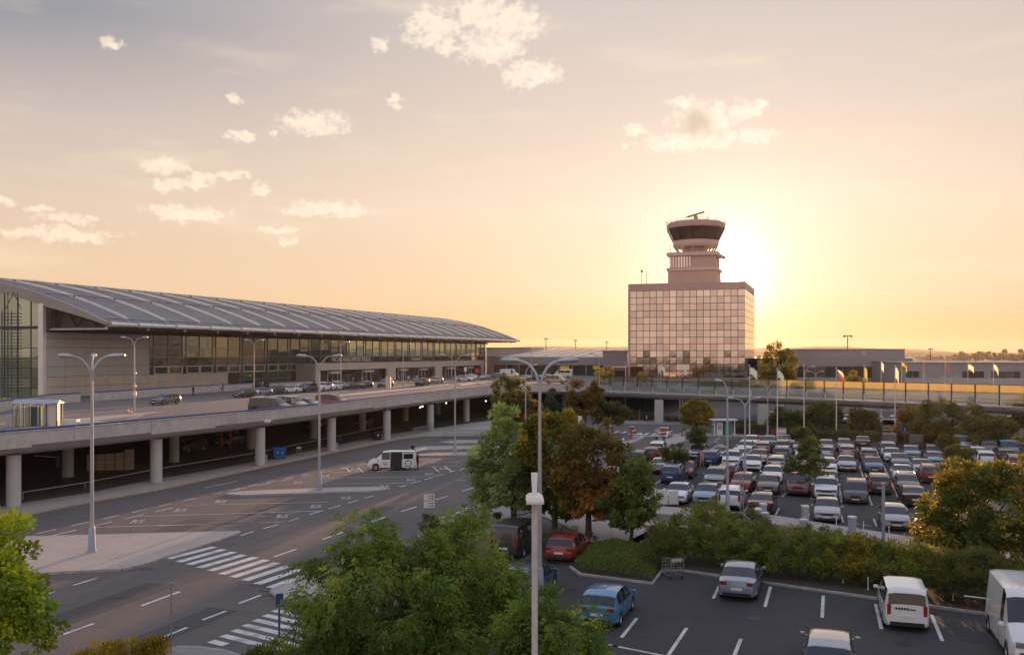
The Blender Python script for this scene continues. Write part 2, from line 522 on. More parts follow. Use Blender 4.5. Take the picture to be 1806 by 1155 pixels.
# ------------------------------------------------------------------ mesh building
class MB:
    def __init__(self):
        self.v = []
        self.f = []

    def add(self, vs, fs):
        o = len(self.v)
        self.v += [tuple(p) for p in vs]
        self.f += [tuple(i + o for i in q) for q in fs]
        return self

    def box(self, c, s, rz=0.0):
        hx, hy, hz = s[0] / 2, s[1] / 2, s[2] / 2
        cr, sr = math.cos(rz), math.sin(rz)
        vs = []
        for sz in (-1, 1):
            for sx, sy in ((-1, -1), (1, -1), (1, 1), (-1, 1)):
                x, y = sx * hx, sy * hy
                vs.append((c[0] + x * cr - y * sr, c[1] + x * sr + y * cr, c[2] + sz * hz))
        return self.add(vs, [(3, 2, 1, 0), (4, 5, 6, 7), (0, 1, 5, 4), (1, 2, 6, 5), (2, 3, 7, 6), (3, 0, 4, 7)])

    def span(self, a, b):
        """box between two corners"""
        return self.box([(a[i] + b[i]) / 2 for i in range(3)], [abs(b[i] - a[i]) for i in range(3)])

    def tube(self, p0, p1, r0, r1=None, n=8, caps=True):
        r1 = r0 if r1 is None else r1
        return self.path([p0, p1], [r0, r1], n, caps)

    def path(self, pts, rs, n=8, caps=True):
        pts = [Vector(p) for p in pts]
        if not isinstance(rs, (list, tuple)):
            rs = [rs] * len(pts)
        vs, fs = [], []
        prev = None
        for i, p in enumerate(pts):
            d = (pts[min(i + 1, len(pts) - 1)] - pts[max(i - 1, 0)])
            d = d.normalized() if d.length > 1e-9 else Vector((0, 0, 1))
            if prev is None:
                a = d.orthogonal().normalized()
                if abs(d.z) > 0.99:
                    a = Vector((1, 0, 0))
            else:
                a = prev - d * prev.dot(d)
                a = a.normalized() if a.length > 1e-6 else d.orthogonal().normalized()
            prev = a
            b = d.cross(a)
            for k in range(n):
                t = 2 * math.pi * k / n
                vs.append(p + (a * math.cos(t) + b * math.sin(t)) * rs[i])
        for i in range(len(pts) - 1):
            for k in range(n):
                k2 = (k + 1) % n
                fs.append((i * n + k, i * n + k2, (i + 1) * n + k2, (i + 1) * n + k))
        if caps:
            fs.append(tuple(range(n - 1, -1, -1)))
            fs.append(tuple(range((len(pts) - 1) * n, len(pts) * n)))
        return self.add(vs, fs)

    def bar(self, p0, p1, w, h):
        """rectangular bar, width w sideways, height h upwards"""
        p0, p1 = Vector(p0), Vector(p1)
        d = (p1 - p0).normalized()
        s = d.cross(Vector((0, 0, 1)))
        s = s.normalized() if s.length > 1e-6 else Vector((1, 0, 0))
        u = s.cross(d)
        vs = []
        for p in (p0, p1):
            for a, b in ((-1, -1), (1, -1), (1, 1), (-1, 1)):
                vs.append(p + s * (a * w / 2) + u * (b * h / 2))
        return self.add(vs, [(0, 1, 2, 3), (7, 6, 5, 4), (0, 4, 5, 1), (1, 5, 6, 2), (2, 6, 7, 3), (3, 7, 4, 0)])

    def prism(self, poly, z0, z1):
        n = len(poly)
        ar = sum(poly[i][0] * poly[(i + 1) % n][1] - poly[(i + 1) % n][0] * poly[i][1] for i in range(n))
        if ar < 0:
            poly = poly[::-1]
        vs = [(p[0], p[1], z0) for p in poly] + [(p[0], p[1], z1) for p in poly]
        fs = [tuple(range(n - 1, -1, -1)), tuple(range(n, 2 * n))]
        for i in range(n):
            j = (i + 1) % n
            fs.append((i, j, n + j, n + i))
        return self.add(vs, fs)

    def sheet(self, poly, z):
        n = len(poly)
        ar = sum(poly[i][0] * poly[(i + 1) % n][1] - poly[(i + 1) % n][0] * poly[i][1] for i in range(n))
        if ar < 0:
            poly = poly[::-1]
        return self.add([(p[0], p[1], z) for p in poly], [tuple(range(n))])

    def lathe(self, prof, c=(0, 0, 0), n=16, ry=1.0):
        vs, fs = [], []
        for r, z in prof:
            for k in range(n):
                t = 2 * math.pi * k / n
                vs.append((c[0] + r * math.cos(t), c[1] + r * ry * math.sin(t), c[2] + z))
        for i in range(len(prof) - 1):
            for k in range(n):
                k2 = (k + 1) % n
                fs.append((i * n + k, i * n + k2, (i + 1) * n + k2, (i + 1) * n + k))
        fs.append(tuple(range(n - 1, -1, -1)))
        fs.append(tuple(range((len(prof) - 1) * n, len(prof) * n)))
        return self.add(vs, fs)

    def mesh(self, name, m, smooth=False):
        me = bpy.data.meshes.new(name)
        me.from_pydata(self.v, [], self.f)
        me.update()
        if m is not None:
            for mm in (m if isinstance(m, (list, tuple)) else [m]):
                me.materials.append(mm)
        if smooth:
            me.polygons.foreach_set('use_smooth', [True] * len(me.polygons))
            if smooth != 'full':
                me.set_sharp_from_angle(angle=math.radians(38))
        return me

    def build(self, name, m, parent=None, smooth=False, world=False, kind=None):
        if world and parent is not None:
            inv = parent_matrix(parent).inverted()
            self.v = [tuple(inv @ Vector(p)) for p in self.v]
        return link(name, self.mesh(name, m, smooth), parent, kind)


def parent_matrix(o):
    m = Matrix.LocRotScale(o.location, o.rotation_euler, o.scale)
    return parent_matrix(o.parent) @ m if o.parent else m


def link(name, data, parent=None, kind=None):
    o = bpy.data.objects.new(name, data)
    COL.objects.link(o)
    if parent is not None:
        o.parent = parent
    if kind:
        o['kind'] = kind
    return o


def tag(o, label, cat, group=None):
    o['label'] = label
    o['category'] = cat
    if group:
        o['group'] = group
    return o


def thing(name, label, cat, loc=(0, 0, 0), rz=0.0, group=None):
    o = bpy.data.objects.new(name, None)
    o.empty_display_size = 0.3
    COL.objects.link(o)
    o.location = loc
    o.rotation_euler = (0, 0, rz)
    return tag(o, label, cat, group)


def dup(root, loc, rz, label=None, group=None, keep=None):
    """copy of a thing with copies of its parts and sub-parts (mesh data shared)"""
    r = root.copy()
    COL.objects.link(r)
    r.location = loc
    r.rotation_euler = (0, 0, rz)
    if label:
        r['label'] = label
    if group:
        r['group'] = group
    for ch in list(root.children):
        if keep is not None and ch.name.split('.')[0] not in keep:
            continue
        c = ch.copy()
        COL.objects.link(c)
        c.parent = r
        for g in list(ch.children):
            d = g.copy()
            COL.objects.link(d)
            d.parent = c
    return r


def set_mat(o, m, slot=0):
    o.material_slots[slot].link = 'OBJECT'
    o.material_slots[slot].material = m


def text_mesh(txt, size, depth):
    cu = bpy.data.curves.new("lettering", 'FONT')
    cu.body = txt
    cu.size = size
    cu.extrude = depth
    cu.align_x = 'CENTER'
    cu.align_y = 'CENTER'
    cu.resolution_u = 2
    o = bpy.data.objects.new("lettering", cu)
    COL.objects.link(o)
    dg = bpy.context.evaluated_depsgraph_get()
    me = bpy.data.meshes.new_from_object(o.evaluated_get(dg))
    bpy.data.objects.remove(o)
    bpy.data.curves.remove(cu)
    me.materials.clear()
    return me


# ================================================================== THE SETTING
def xy(pts, z=0.0):
    return [tuple(at(px, py, z))[:2] for px, py in pts]


def offset(poly, d):
    """polyline moved sideways by d to its left"""
    out = []
    for i, p in enumerate(poly):
        a = Vector(poly[max(i - 1, 0)])
        b = Vector(poly[min(i + 1, len(poly) - 1)])
        t = (b - a).normalized()
        out.append((p[0] - t.y * d, p[1] + t.x * d))
    return out


def resample(poly, step):
    pts = [Vector(p) for p in poly]
    out = [pts[0].copy()]
    rest = step
    for a, b in zip(pts[:-1], pts[1:]):
        L = (b - a).length
        pos = 0.0
        while L - pos >= rest:
            pos += rest
            out.append(a + (b - a) * (pos / L))
            rest = step
        rest -= (L - pos)
    if (out[-1] - pts[-1]).length > 0.4 * step:
        out.append(pts[-1])
    else:
        out[-1] = pts[-1]
    return [tuple(p) for p in out]


def smooth_line(poly, rounds=2):
    for _ in range(rounds):
        q = [poly[0]]
        for a, b in zip(poly[:-1], poly[1:]):
            q.append((a[0] * .75 + b[0] * .25, a[1] * .75 + b[1] * .25))
            q.append((a[0] * .25 + b[0] * .75, a[1] * .25 + b[1] * .75))
        q.append(poly[-1])
        poly = q
    return poly


# ground, one sheet to the horizon
g = MB()
nx = 40
xs = [-6000 + 12000 * i / nx for i in range(nx + 1)]
ys = [-1200 + 8200 * i / nx for i in range(nx + 1)]
g.add([(x, y, -0.06) for y in ys for x in xs], [(j * (nx + 1) + i, j * (nx + 1) + i + 1, (j + 1) * (nx + 1) + i + 1, (j + 1) * (nx + 1) + i) for j in range(nx) for i in range(nx)])
g.build('ground', M['field'], kind='structure')

# far hills as real ridges of terrain
def ridge(name, y0, depth, x0, x1, hfun, n=90):
    b = MB()
    vs, fs = [], []
    rows = [(0, 0.0), (0.25, .55), (0.5, 1.0), (0.75, .8), (1.0, 0.0)]
    for j, (t, k) in enumerate(rows):
        for i in range(n + 1):
            x = x0 + (x1 - x0) * i / n
            vs.append((x, y0 + depth * t + 60 * math.sin(i * .7 + j), -0.2 + hfun(x) * k))
    for j in range(len(rows) - 1):
        for i in range(n):
            fs.append((j * (n + 1) + i, j * (n + 1) + i + 1, (j + 1) * (n + 1) + i + 1, (j + 1) * (n + 1) + i))
    b.add(vs, fs)
    return b.build(name, M['hill_far'], smooth='full', kind='structure')


ridge('hills', 2400, 900, -3500, 3600, lambda x: 28 + 6 * math.sin(x / 420) + 5 * math.sin(x / 151 + 1) + 2.0 * math.sin(x / 47) - (6 if x > 500 else 0) * min(1, max(0, (x - 500) / 600)))
ridge('hills', 1500, 500, 200, 3000, lambda x: 13 + 4 * math.sin(x / 260 + 2) + 2 * math.sin(x / 77))
ridge('hills', 1300, 500, -2600, 300, lambda x: 11 + 4 * math.sin(x / 300) + 2 * math.sin(x / 90 + 1))

# asphalt of the whole forecourt, then the lots on it
road_poly = [(-160, 6), (-160, 88), (-95, 219), (40, 336), (150, 277), (150, 88), (110, 6)]
road = MB().sheet(road_poly, 0.0).build('road', M['asphalt_road'], kind='structure')

# line of the viaduct edge (outer face of its parapet)
edge_px = [(0, 764), (95.6, 757), (178.8, 749.6), (299, 738.8), (387, 731), (453, 725.4), (560.6, 714.5), (709, 698.2), (785, 690.4), (858, 683.2)]
edge = [tuple(at(px, py, 5.78))[:2] for px, py in edge_px]
edge = [(-52.5, 25.0 * KY), (-44.5, 36.0 * KY)] + edge
edge += [(x, y * KY) for x, y in ((0.2, 118.2), (3.6, 120.6), (7.5, 120.8), (11.5, 119.0), (15.5, 115.4))]
edge_main = smooth_line(edge, 2)
cross_px = [(1052, 689.5), (1160, 693), (1280, 697.2), (1400, 701), (1540, 706.8), (1680, 712), (1806, 717.5)]
cross = [tuple(at(px, py, 4.95))[:2] for px, py in cross_px]
cross += [(76.0, 71.5 * KY), (90.0, 58.0 * KY)]
cross = [edge_main[-1]] + cross[1:]
cross = smooth_line(cross, 2)
DECK = 4.75
N2 = (-U.y, U.x)
T0 = Vector((-58.6, 146.0, 0.0))


def tl(s, w):
    return (T0.x + U.x * s + N2[0] * w, T0.y + U.y * s + N2[1] * w)


def s_at(px, w):
    r = (px - CX) / F_PX
    ax, ay = T0.x + N2[0] * w, T0.y + N2[1] * w
    return (r * ay - ax) / (U.x - r * U.y)


inner_cross = offset(cross, 15.0)
deck_poly = edge_main[:-1] + cross + inner_cross[::-1][:-2] + [(33, 128 * KY), (44, 150 * KY), (52, 178 * KY), (20, 215 * KY), (-6, 232 * KY)] + [tl(189, 12.2), tl(-80, 12.2)]
dk = MB()
dk.prism(deck_poly, 4.33, DECK)
viaduct_deck = dk.build('viaduct_deck', M['asphalt_deck'], kind='structure')
viaduct = thing('viaduct', 'long curving concrete viaduct on round pillars in front of the terminal', 'viaduct', (edge[3][0], edge[3][1], 0))
beam = MB()
for pl, z0 in ((edge_main, 3.98), (cross, 3.85)):
    inn = offset(pl, 1.3)
    inn2 = offset(pl, 3.4)
    out = offset(pl, 0.06)
    vs, fs = [], []
    for p, q, r in zip(out, inn, inn2):
        vs += [(p[0], p[1], 4.56), (p[0], p[1], 4.40), (q[0], q[1], z0), (r[0], r[1], z0), (r[0], r[1], 4.325)]
    for i in range(len(out) - 1):
        for k in range(4):
            fs.append((i * 5 + k, (i + 1) * 5 + k, (i + 1) * 5 + k + 1, i * 5 + k + 1))
    beam.add(vs, fs)
    beam.add([], [])
beam.build('edge_beam', M['concrete'], viaduct, world=True, smooth=True)
for o_, pr in ((0, edge_main),):
    st = resample(pr, 8.3)
    for a, b in zip(st[:-1], st[1:]):
        av, bv = Vector(a), Vector(b)
        d = (bv - av).normalized()
        av, bv = av + d * 0.025, bv - d * 0.025
        n = Vector((-d.y, d.x))
        m = MB()
        m.prism([tuple(av), tuple(bv), tuple(bv + n * .28), tuple(av + n * .28)], 4.575, 5.72)
        m.build('parapet_panel', M['concrete'], viaduct, world=True)
        cp = MB()
        cp.prism([tuple(av - n * .04), tuple(bv - n * .04), tuple(bv + n * .34), tuple(av + n * .34)], 5.72, 5.78)
        cp.build('parapet_cap', M['kerb_stone'], viaduct, world=True)
rl = MB()
rail_line = offset(edge_main, 0.14)
k0 = [i for i, p in enumerate(rail_line) if p[0] < 0.5]
rl.path([(p[0], p[1], 5.93) for p in rail_line[:len(k0)]], 0.085, 8)
for p in resample(rail_line[:len(k0)], 2.1):
    rl.tube((p[0], p[1], 5.76), (p[0], p[1], 5.9), .03, n=5)
rl.build('handrail', M['rail_blue'], viaduct, world=True, smooth=True)
ek = MB()
kl = offset(cross, 0.0)
kl2 = offset(cross, 0.45)
for i in range(len(kl) - 1):
    ek.prism([kl[i], kl[i + 1], kl2[i + 1], kl2[i]], 4.57, 4.95)
ek.build('edge_kerb', M['concrete'], viaduct, world=True)
# pillars: front row surveyed from the photograph, second row behind
pill = [(24, 895), (275.5, 852), (458.5, 822), (584.5, 796), (682, 777), (759, 760.5), (822.5, 744), (870, 733)]
pp = [at(px, py) for px, py in pill]
pb = MB()
pb.lathe([(.56, 0), (.54, .05), (.52, .1), (.52, 3.95), (.56, 4.0)], n=24)
pil_me = pb.mesh('pillar', M['concrete_pillar'], True)
pn = []
for i, p in enumerate(pp):
    a = pp[max(i - 1, 0)]
    b = pp[min(i + 1, len(pp) - 1)]
    d = (b - a).normalized()
    pn.append(Vector((-d.y, d.x, 0)))
for i, p in enumerate(pp):
    for k, off in ((0, 0), (1, 11.0)):
        o = link('pillar', pil_me, viaduct)
        q = p + pn[i] * off
        o.location = parent_matrix(viaduct).inverted() @ q
for px, py in ((1162, 746), (1345, 757), (1533, 768)):
    q = at(px, py)
    b = MB()
    b.box((0, 0, 1.93), (1.35, 1.0, 3.86))
    o = b.build('pillar', M['concrete_pillar'], viaduct)
    o.location = parent_matrix(viaduct).inverted() @ q
b = MB()
q = at(995, 728)
b.lathe([(.45, 0), (.45, 3.9)], n=16)
o = b.build('pillar', M['concrete_pillar'], viaduct, smooth=True)
o.location = parent_matrix(viaduct).inverted() @ q
# beams across, under the deck
for i, p in enumerate(pp):
    a, c = p - pn[i] * .2, p + pn[i] * 13.0
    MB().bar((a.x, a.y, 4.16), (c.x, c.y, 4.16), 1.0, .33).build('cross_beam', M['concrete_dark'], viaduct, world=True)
# lit ceiling lamps under the deck
em = bpy.data.materials.new('lamp_glow')
em.use_nodes = True
em.node_tree.nodes['Principled BSDF'].inputs['Emission Color'].default_value = (1, .72, .42, 1)
em.node_tree.nodes['Principled BSDF'].inputs['Emission Strength'].default_value = 7.0
MATS['lamp_glow'] = em
for px, py, z in ((745, 716.5, 4.22), (741, 718, 4.22), (787, 710.5, 4.22), (857, 707, 4.22)):
    q = at(px, py, z)
    b = MB().lathe([(.06, -.08), (.09, -.02), (.09, .06)], n=10)
    o = b.build('ceiling_lamp', em, viaduct, smooth=True)
    o.location = parent_matrix(viaduct).inverted() @ q
# wall closing the space under the deck
wl = [tl(-80, 8), tl(20, 8), tl(97, 8), tl(189, 8)]
back_wall = MB()
for a, b2 in zip(wl[:-1], wl[1:]):
    back_wall.bar((a[0], a[1], 2.1), (b2[0], b2[1], 2.1), .4, 4.2)
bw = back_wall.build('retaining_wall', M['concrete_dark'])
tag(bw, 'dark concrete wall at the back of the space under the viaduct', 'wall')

# pavement along the foot of the viaduct, with its yellowish kerb
kerb_px = [(-60, 925), (31, 911), (162, 885), (280, 863.6), (450, 827), (580, 799.5), (640, 787.5), (707, 774), (742, 770), (775, 769.5), (835, 769), (880, 766)]
back_px = [(880, 741), (830, 747), (770, 756), (690, 766), (600, 785), (470, 812), (330, 838), (266, 848), (158, 871), (40, 889), (-60, 905)]
pav = MB()
pav.prism(xy(kerb_px) + xy(back_px), 0.0, 0.12)
pav.build('pavement', M['paving_pale'], kind='structure')
kb = MB()
kx = xy(kerb_px)
ki = offset(kx, -0.18)
for i in range(len(kx) - 1):
    kb.prism([kx[i], kx[i + 1], ki[i + 1], ki[i]], 0.0, 0.135)
kb.build('kerb', M['line_yellow'], kind='structure')

# paved islands between the bays
def island(poly, z=.13, m='paving_pale', kerb=True):
    P = xy(poly)
    MB().prism(P, 0.0, z).build('traffic_island', M[m], kind='structure')
    ar = sum(P[i][0] * P[(i + 1) % len(P)][1] - P[(i + 1) % len(P)][0] * P[i][1] for i in range(len(P)))
    if ar < 0:
        P = P[::-1]
    c = MB()
    Q = P + [P[0]]
    for a, b2 in zip(Q[:-1], Q[1:]):
        av, bv = Vector(a), Vector(b2)
        d = (bv - av)
        if d.length < .05:
            continue
        d.normalize()
        n = Vector((d.y, -d.x))
        c.prism([tuple(av), tuple(bv), tuple(bv + n * .14), tuple(av + n * .14)], 0.0, z + .008)
    c.build('kerb', M['kerb_stone'], kind='structure')


island([(-30, 952), (66, 949), (250, 944), (423, 939.5), (405, 948), (350, 966), (296, 982), (255, 997), (214, 1006), (150, 1009), (60, 1013), (-30, 1014)])
island([(398, 872.5), (428, 868.6), (470, 866.5), (600, 862), (665, 860.6), (686, 863.6), (660, 867.5), (540, 871), (420, 874.8)])
island([(735, 803), (765, 800), (850, 798.6), (905, 798), (905, 802.5), (845, 803.8), (740, 804.8)])
island([(722, 793), (745, 789), (800, 787.6), (905, 786.6), (905, 791), (800, 793.5), (735, 795)])
island([(775, 781), (800, 778), (905, 776.8), (905, 780.5), (800, 783)])
island([(300, 1152), (310, 1146), (345, 1146), (395, 1153), (470, 1180), (440, 1215), (300, 1215), (100, 1215), (200, 1170)], m='paving_grey')
island([(480, 1046), (497, 1036), (560, 1022), (600, 1040), (590, 1075), (520, 1070)])
island([(740, 946), (790, 915), (860, 888), (920, 882), (900, 915), (850, 950), (760, 985)], m='paving_grey')

# parking lots (one sheet each on the asphalt), pavements beside them
lot = MB().sheet(xy([(1085, 800), (1140, 868), (1165, 893), (1356, 907), (1490, 929), (1602, 946), (1900, 990), (2100, 830), (1806, 782), (1560, 772), (1310, 771), (1220, 792)]), 0.006).build('parking_lot', M['asphalt_lot'], kind='structure')
MB().sheet(xy([(840, 985), (960, 985), (1008, 1003), (1160, 1000), (1201, 1007), (1553, 1058), (1820, 1096), (2050, 1130), (2600, 1400), (700, 1400), (800, 1050)]), 0.006).build('parking_lot', M['asphalt_lot'], kind='structure')
MB().prism(xy([(1120, 897), (1165, 895), (1356, 909.5), (1490, 931), (1602, 948.5), (1900, 992), (1900, 1010), (1602, 963.5), (1480, 945), (1340, 922.5), (1160, 908), (1090, 905)]), 0, .12).build('pavement', M['paving_pale'], kind='structure')
MB().prism(xy([(1090, 918.5), (1160, 921), (1330, 934), (1330, 941), (1150, 929), (1080, 925)]), 0, .12).build('pavement', M['paving_pale'], kind='structure')
MB().prism(xy([(1160, 783.5), (1170, 768), (1219, 764), (1224, 771), (1180, 790)]), 0, .12).build('pavement', M['paving_pale'], kind='structure')
MB().prism(xy([(1094, 783), (1131, 770), (1137, 773), (1106, 785.5), (1097, 785.5)]), 0, .13).build('traffic_island', M['paving_pale'], kind='structure')
MB().prism(xy([(1251, 794), (1266, 784), (1277, 784), (1271, 794)]), 0, .12).build('traffic_island', M['paving_grey'], kind='structure')
MB().prism(xy([(1060, 748), (1230, 750), (1230, 744), (1060, 740)]), 0, .12).build('pavement', M['paving_grey'], kind='structure')
MB().prism(xy([(1223, 769), (1300, 770), (1900, 786), (1900, 780), (1300, 765), (1225, 764)]), 0, .12).build('pavement', M['paving_pale'], kind='structure')
MB().prism(xy([(930, 900), (1000, 930), (1060, 965), (1150, 960), (1130, 920), (1040, 900)]), 0, .1).build('pavement', M['paving_pale'], kind='structure')
# planted ground
MB().prism(xy([(1008, 1001), (1025, 1014), (1150, 1030), (1166, 1007), (1200, 1006), (1553, 1057), (1820, 1095), (1990, 1118), (1990, 1030), (1602, 972), (1480, 953), (1330, 944), (1150, 935), (1100, 960), (1040, 960), (960, 940), (920, 950), (960, 985)]), 0, .1).build('planting_bed', M['soil'], kind='structure')
fk = MB()
for ch in ([(1008, 1001), (1025, 1014), (1150, 1030), (1166, 1007), (1200, 1006.5), (1370, 1031.5), (1553, 1057.5), (1820, 1095.5), (1990, 1119)],):
    P = xy(ch)
    Q = offset(P, -0.14)
    for i in range(len(P) - 1):
        fk.prism([P[i], P[i + 1], Q[i + 1], Q[i]], 0, .12)
fk.build('kerb', M['kerb_stone'], kind='structure')
MB().prism(xy([(745, 765), (880, 764), (920, 752), (920, 735), (840, 737), (770, 752)]), 0, .1).build('lawn', M['grass'], kind='structure')
MB().prism(xy([(1226, 763), (1300, 764), (1900, 779), (1900, 742), (1500, 736), (1226, 742)]), 0, .08).build('lawn', M['grass'], kind='structure')
MB().sheet(xy([(1300, 748), (1470, 750), (1560, 768), (1700, 775), (1760, 740), (1600, 726), (1330, 730)]), .09).build('parking_lot', M['asphalt_lot'], kind='structure')
MB().sheet(xy([(1700, 760), (1806, 775), (2100, 800), (2100, 745), (1780, 722)]), .09).build('parking_lot', M['asphalt_lot'], kind='structure')

# ------------------------------------------------------------------ painted markings, each one a piece of the road
LINE_ME = {}


def stroke(p, q, w, m='line_white', name='road_line', z=.010, parent=None):
    p, q = Vector(p[:2]), Vector(q[:2])
    d = q - p
    L = d.length
    b = MB()
    b.add([(-L / 2, -w / 2, 0), (L / 2, -w / 2, 0), (L / 2, w / 2, 0), (-L / 2, w / 2, 0)], [(0, 1, 2, 3)])
    o = b.build(name, M[m], parent or road)
    c = (p + q) / 2
    o.location = (c.x, c.y, z)
    o.rotation_euler = (0, 0, math.atan2(d.y, d.x))
    return o


def dashes(a, b, n, frac=.5, w=.13, lift=0.0):
    p, q = at(*a), at(*b)
    for i in range(n):
        t0 = i / n
        t1 = (i + frac) / n
        stroke(p + (q - p) * t0, p + (q - p) * t1, w)


dashes((65.5, 940.7), (280.5, 892.4), 4, .55, .14)
dashes((280.5, 892.4), (437.6, 857.9), 4, .5, .14)
dashes((437.6, 857.9), (585, 825.5), 5, .5, .14)
dashes((94, 943.8), (325, 890.5), 4, .6, .14)
dashes((365.7, 873.7), (660, 815), 8, .55, .14)
stroke(at(361, 860), at(418.6, 848.4), .12)
stroke(at(233, 903.6), at(246, 900.5), .14)
stroke(at(411, 864.6), at(424, 861), .14)
for a, b in (((164.5, 929.6), (493, 920.5)), ((246, 910.5), (566, 900.8)), ((328.5, 891), (580, 885)), ((280, 926.9), (504, 919.8)),
             ((565, 843), (768, 840)), ((567, 853.5), (724.6, 851.4)), ((586, 832.7), (768, 829.8)), ((745, 817), (838, 813)), ((752, 823), (830, 820.5)),
             ((760, 816), (779, 808.5)), ((779, 808.5), (800, 807.5)), ((835, 818), (850, 812))):
    stroke(at(*a), at(*b), .12)
for a, b in (((610, 824.5), (617, 832)), ((631, 824), (640, 832.5)), ((602, 826), (612, 824)), ((763, 822), (774, 832)), ((784, 822), (798, 832)), ((792, 832.5), (803, 829.5))):
    stroke(at(*a), at(*b), .16)
for a, b in (((77, 1131), (166, 1099)), ((249, 1068), (317, 1043)), ((284, 1125), (330, 1106)), ((357, 1093), (399, 1077)), ((421, 1064), (460, 1049)),
             ((128.5, 1032), (172, 1019)), ((60, 1056), (96, 1043)), ((482, 982), (523, 968)), ((569, 951), (606, 938)), ((640, 925), (680, 911.5)), ((707, 902), (734.6, 893.4)),
             ((768, 881), (790, 874.6)), ((815, 866), (838, 859)), ((545, 907), (569, 900)), ((509, 919), (528, 913)), ((464, 932), (490.6, 925)), ((424, 944), (447, 937)),
             ((580, 897), (600, 891)), ((612, 887), (632, 882)), ((643, 878), (659, 874)), ((704, 858.6), (718, 854.8)), ((724.6, 852), (742, 848)), ((748, 846), (763, 842)), ((766, 839.5), (783, 836)), ((810, 829), (820, 825.5)),
             ((572, 972), (590, 965)), ((602, 960), (625, 952)), ((633, 968), (653, 966)), ((681, 952), (700, 950)), ((772, 915), (785, 911)), ((803, 905), (825, 895)), ((830, 893), (838, 891)),
             ((836, 884), (868, 881)), ((840, 888), (870, 885.5)), ((830, 896), (868, 895)), ((836, 901), (868, 901.5)), ((845, 905), (866, 906)), ((805, 846), (822, 847))):
    stroke(at(*a), at(*b), .16)
# repair patches, manhole covers and drains
for px, py, w, l, r in ((640, 905, 2.2, 6.5, .33), (330, 1100, 1.6, 5, .33), (540, 1000, 1.2, 9, .33), (200, 1060, 1.8, 7, .3), (470, 892, 1.4, 8, .16), (330, 925, 2.0, 5, .16)):
    p = at(px, py)
    o = MB().add([(-w / 2, -l / 2, 0), (w / 2, -l / 2, 0), (w / 2, l / 2, 0), (-w / 2, l / 2, 0)], [(0, 1, 2, 3)]).build('repair_patch', M['asphalt_patch'], road)
    o.location = (p.x, p.y, .005)
    o.rotation_euler = (0, 0, -r)
for px, py in ((318, 1102), (468, 1040), (600, 1030), (470, 905), (700, 870), (216, 1052), (1330, 1090), (1590, 1135), (1010, 1040)):
    p = at(px, py)
    o = MB().lathe([(.34, 0), (.34, .006), (.30, .008)], n=20).build('manhole_cover', M['steel_dark'], road)
    o.location = (p.x, p.y, .009)
for px, py in ((478, 1046), (330, 962), (262, 1000), (700, 776), (520, 812)):
    p = at(px, py)
    o = MB().span((-.3, -.25, 0), (.3, .25, .006)).build('road_drain', M['steel_dark'], road)
    o.location = (p.x, p.y - .35, .009)
# zebra crossings, each bar a piece
ZL = [(295.8, 985.1), (314.5, 990.7), (332.3, 995.3), (351, 1000.9), (369.4, 1006.5), (390.3, 1012.4), (410.2, 1017.5), (431.1, 1023.4), (452.6, 1029.8), (475.3, 1036.2)]
ZR = [(378.3, 964.2), (394.9, 968.5), (413.3, 973.1), (430.6, 978.2), (450.5, 982.5), (470.2, 986.9), (489.3, 992.2), (509, 997.6), (530, 1003.5), (551, 1009.5)]
for a, b in zip(ZL, ZR):
    stroke(at(*a), at(*b), .52, name='zebra_bar')
za, zb = at(372, 1130), at(484, 1076)
for i in range(7):
    p = za + (zb - za) * (i / 6)
    d = (at(492, 1138) - at(400, 1115.3)).normalized()
    if i == 0:
        stroke(p, p + d * .9, .42, name='zebra_bar')
    else:
        stroke(p, p + d * 3.9, .40, name='zebra_bar')
for i in range(9):
    a = at(1082 + 13.5 * i, 765.5 + .4 * i - (1.5 if i < 2 else 0))
    stroke(a, a + Vector((1.2, 3.7, 0)), .55, name='zebra_bar')
# BUS lettering painted in the bays
bus_me = text_mesh("BUS", 2.1, 0.0)
bus_me.materials.append(M['line_white'])
for px, py in ((242, 919.5), (318, 900), (389, 884.5), (498, 910.5), (557, 893), (610, 878), (573, 839.5), (526, 851), (678, 857.5), (725, 846), (757, 835.5), (625, 828.5), (782, 826.5)):
    o = link('bay_lettering', bus_me, road)
    p = at(px, py)
    o.location = (p.x, p.y, .011)
    o.scale = (.22, 1.0, 1.0)
    o.rotation_euler = (0, 0, math.radians(9))
# stall lines of the main lot (parallel to U) and of the near lot
def stall(px, py, px2, py2, w=.12, par=None):
    return stroke(at(px, py), at(px2, py2), w, name='stall_line', z=.013, parent=par or lot)


for a in ((1543, 789, 1591.6, 893), (1470, 800, 1484, 880), (1506, 775, 1530, 845), (1516, 822, 1524, 846), (1437, 855, 1437, 882), (1432, 878, 1430, 880), (1404, 853, 1379, 876), (1335, 859, 1331, 869),
          (1374, 896, 1368, 908), (1320, 892, 1311, 903), (1427, 905, 1423, 920), (1541, 915, 1546, 928), (1484, 908, 1487, 921), (1532, 875, 1538, 891), (1365, 868, 1352, 878), (1480, 870, 1484, 885),
          (1222, 837, 1200, 855), (1168, 845, 1152, 856), (1269, 771, 1260, 779), (1590, 880, 1600, 900), (1482, 812, 1477, 840), (1404, 845, 1396, 862)):
    stall(*a)
for px in (1300, 1337, 1360, 1392, 1415, 1560, 1580, 1625, 1650, 1680, 1720):
    p = at(px, 812)
    stroke(p, p + U * 5, .12, name='stall_line', z=.013, parent=lot)
for a in ((1358, 909.5, 1385, 912), (1395, 914.5, 1420, 918), (1497, 921, 1516, 924), (1520, 925, 1538, 928)):
    stroke(at(*a[:2]), at(*a[2:]), .10, name='stall_line', z=.013, parent=lot)
near_lot = [o for o in COL.objects if o.name.startswith('parking_lot')][1]
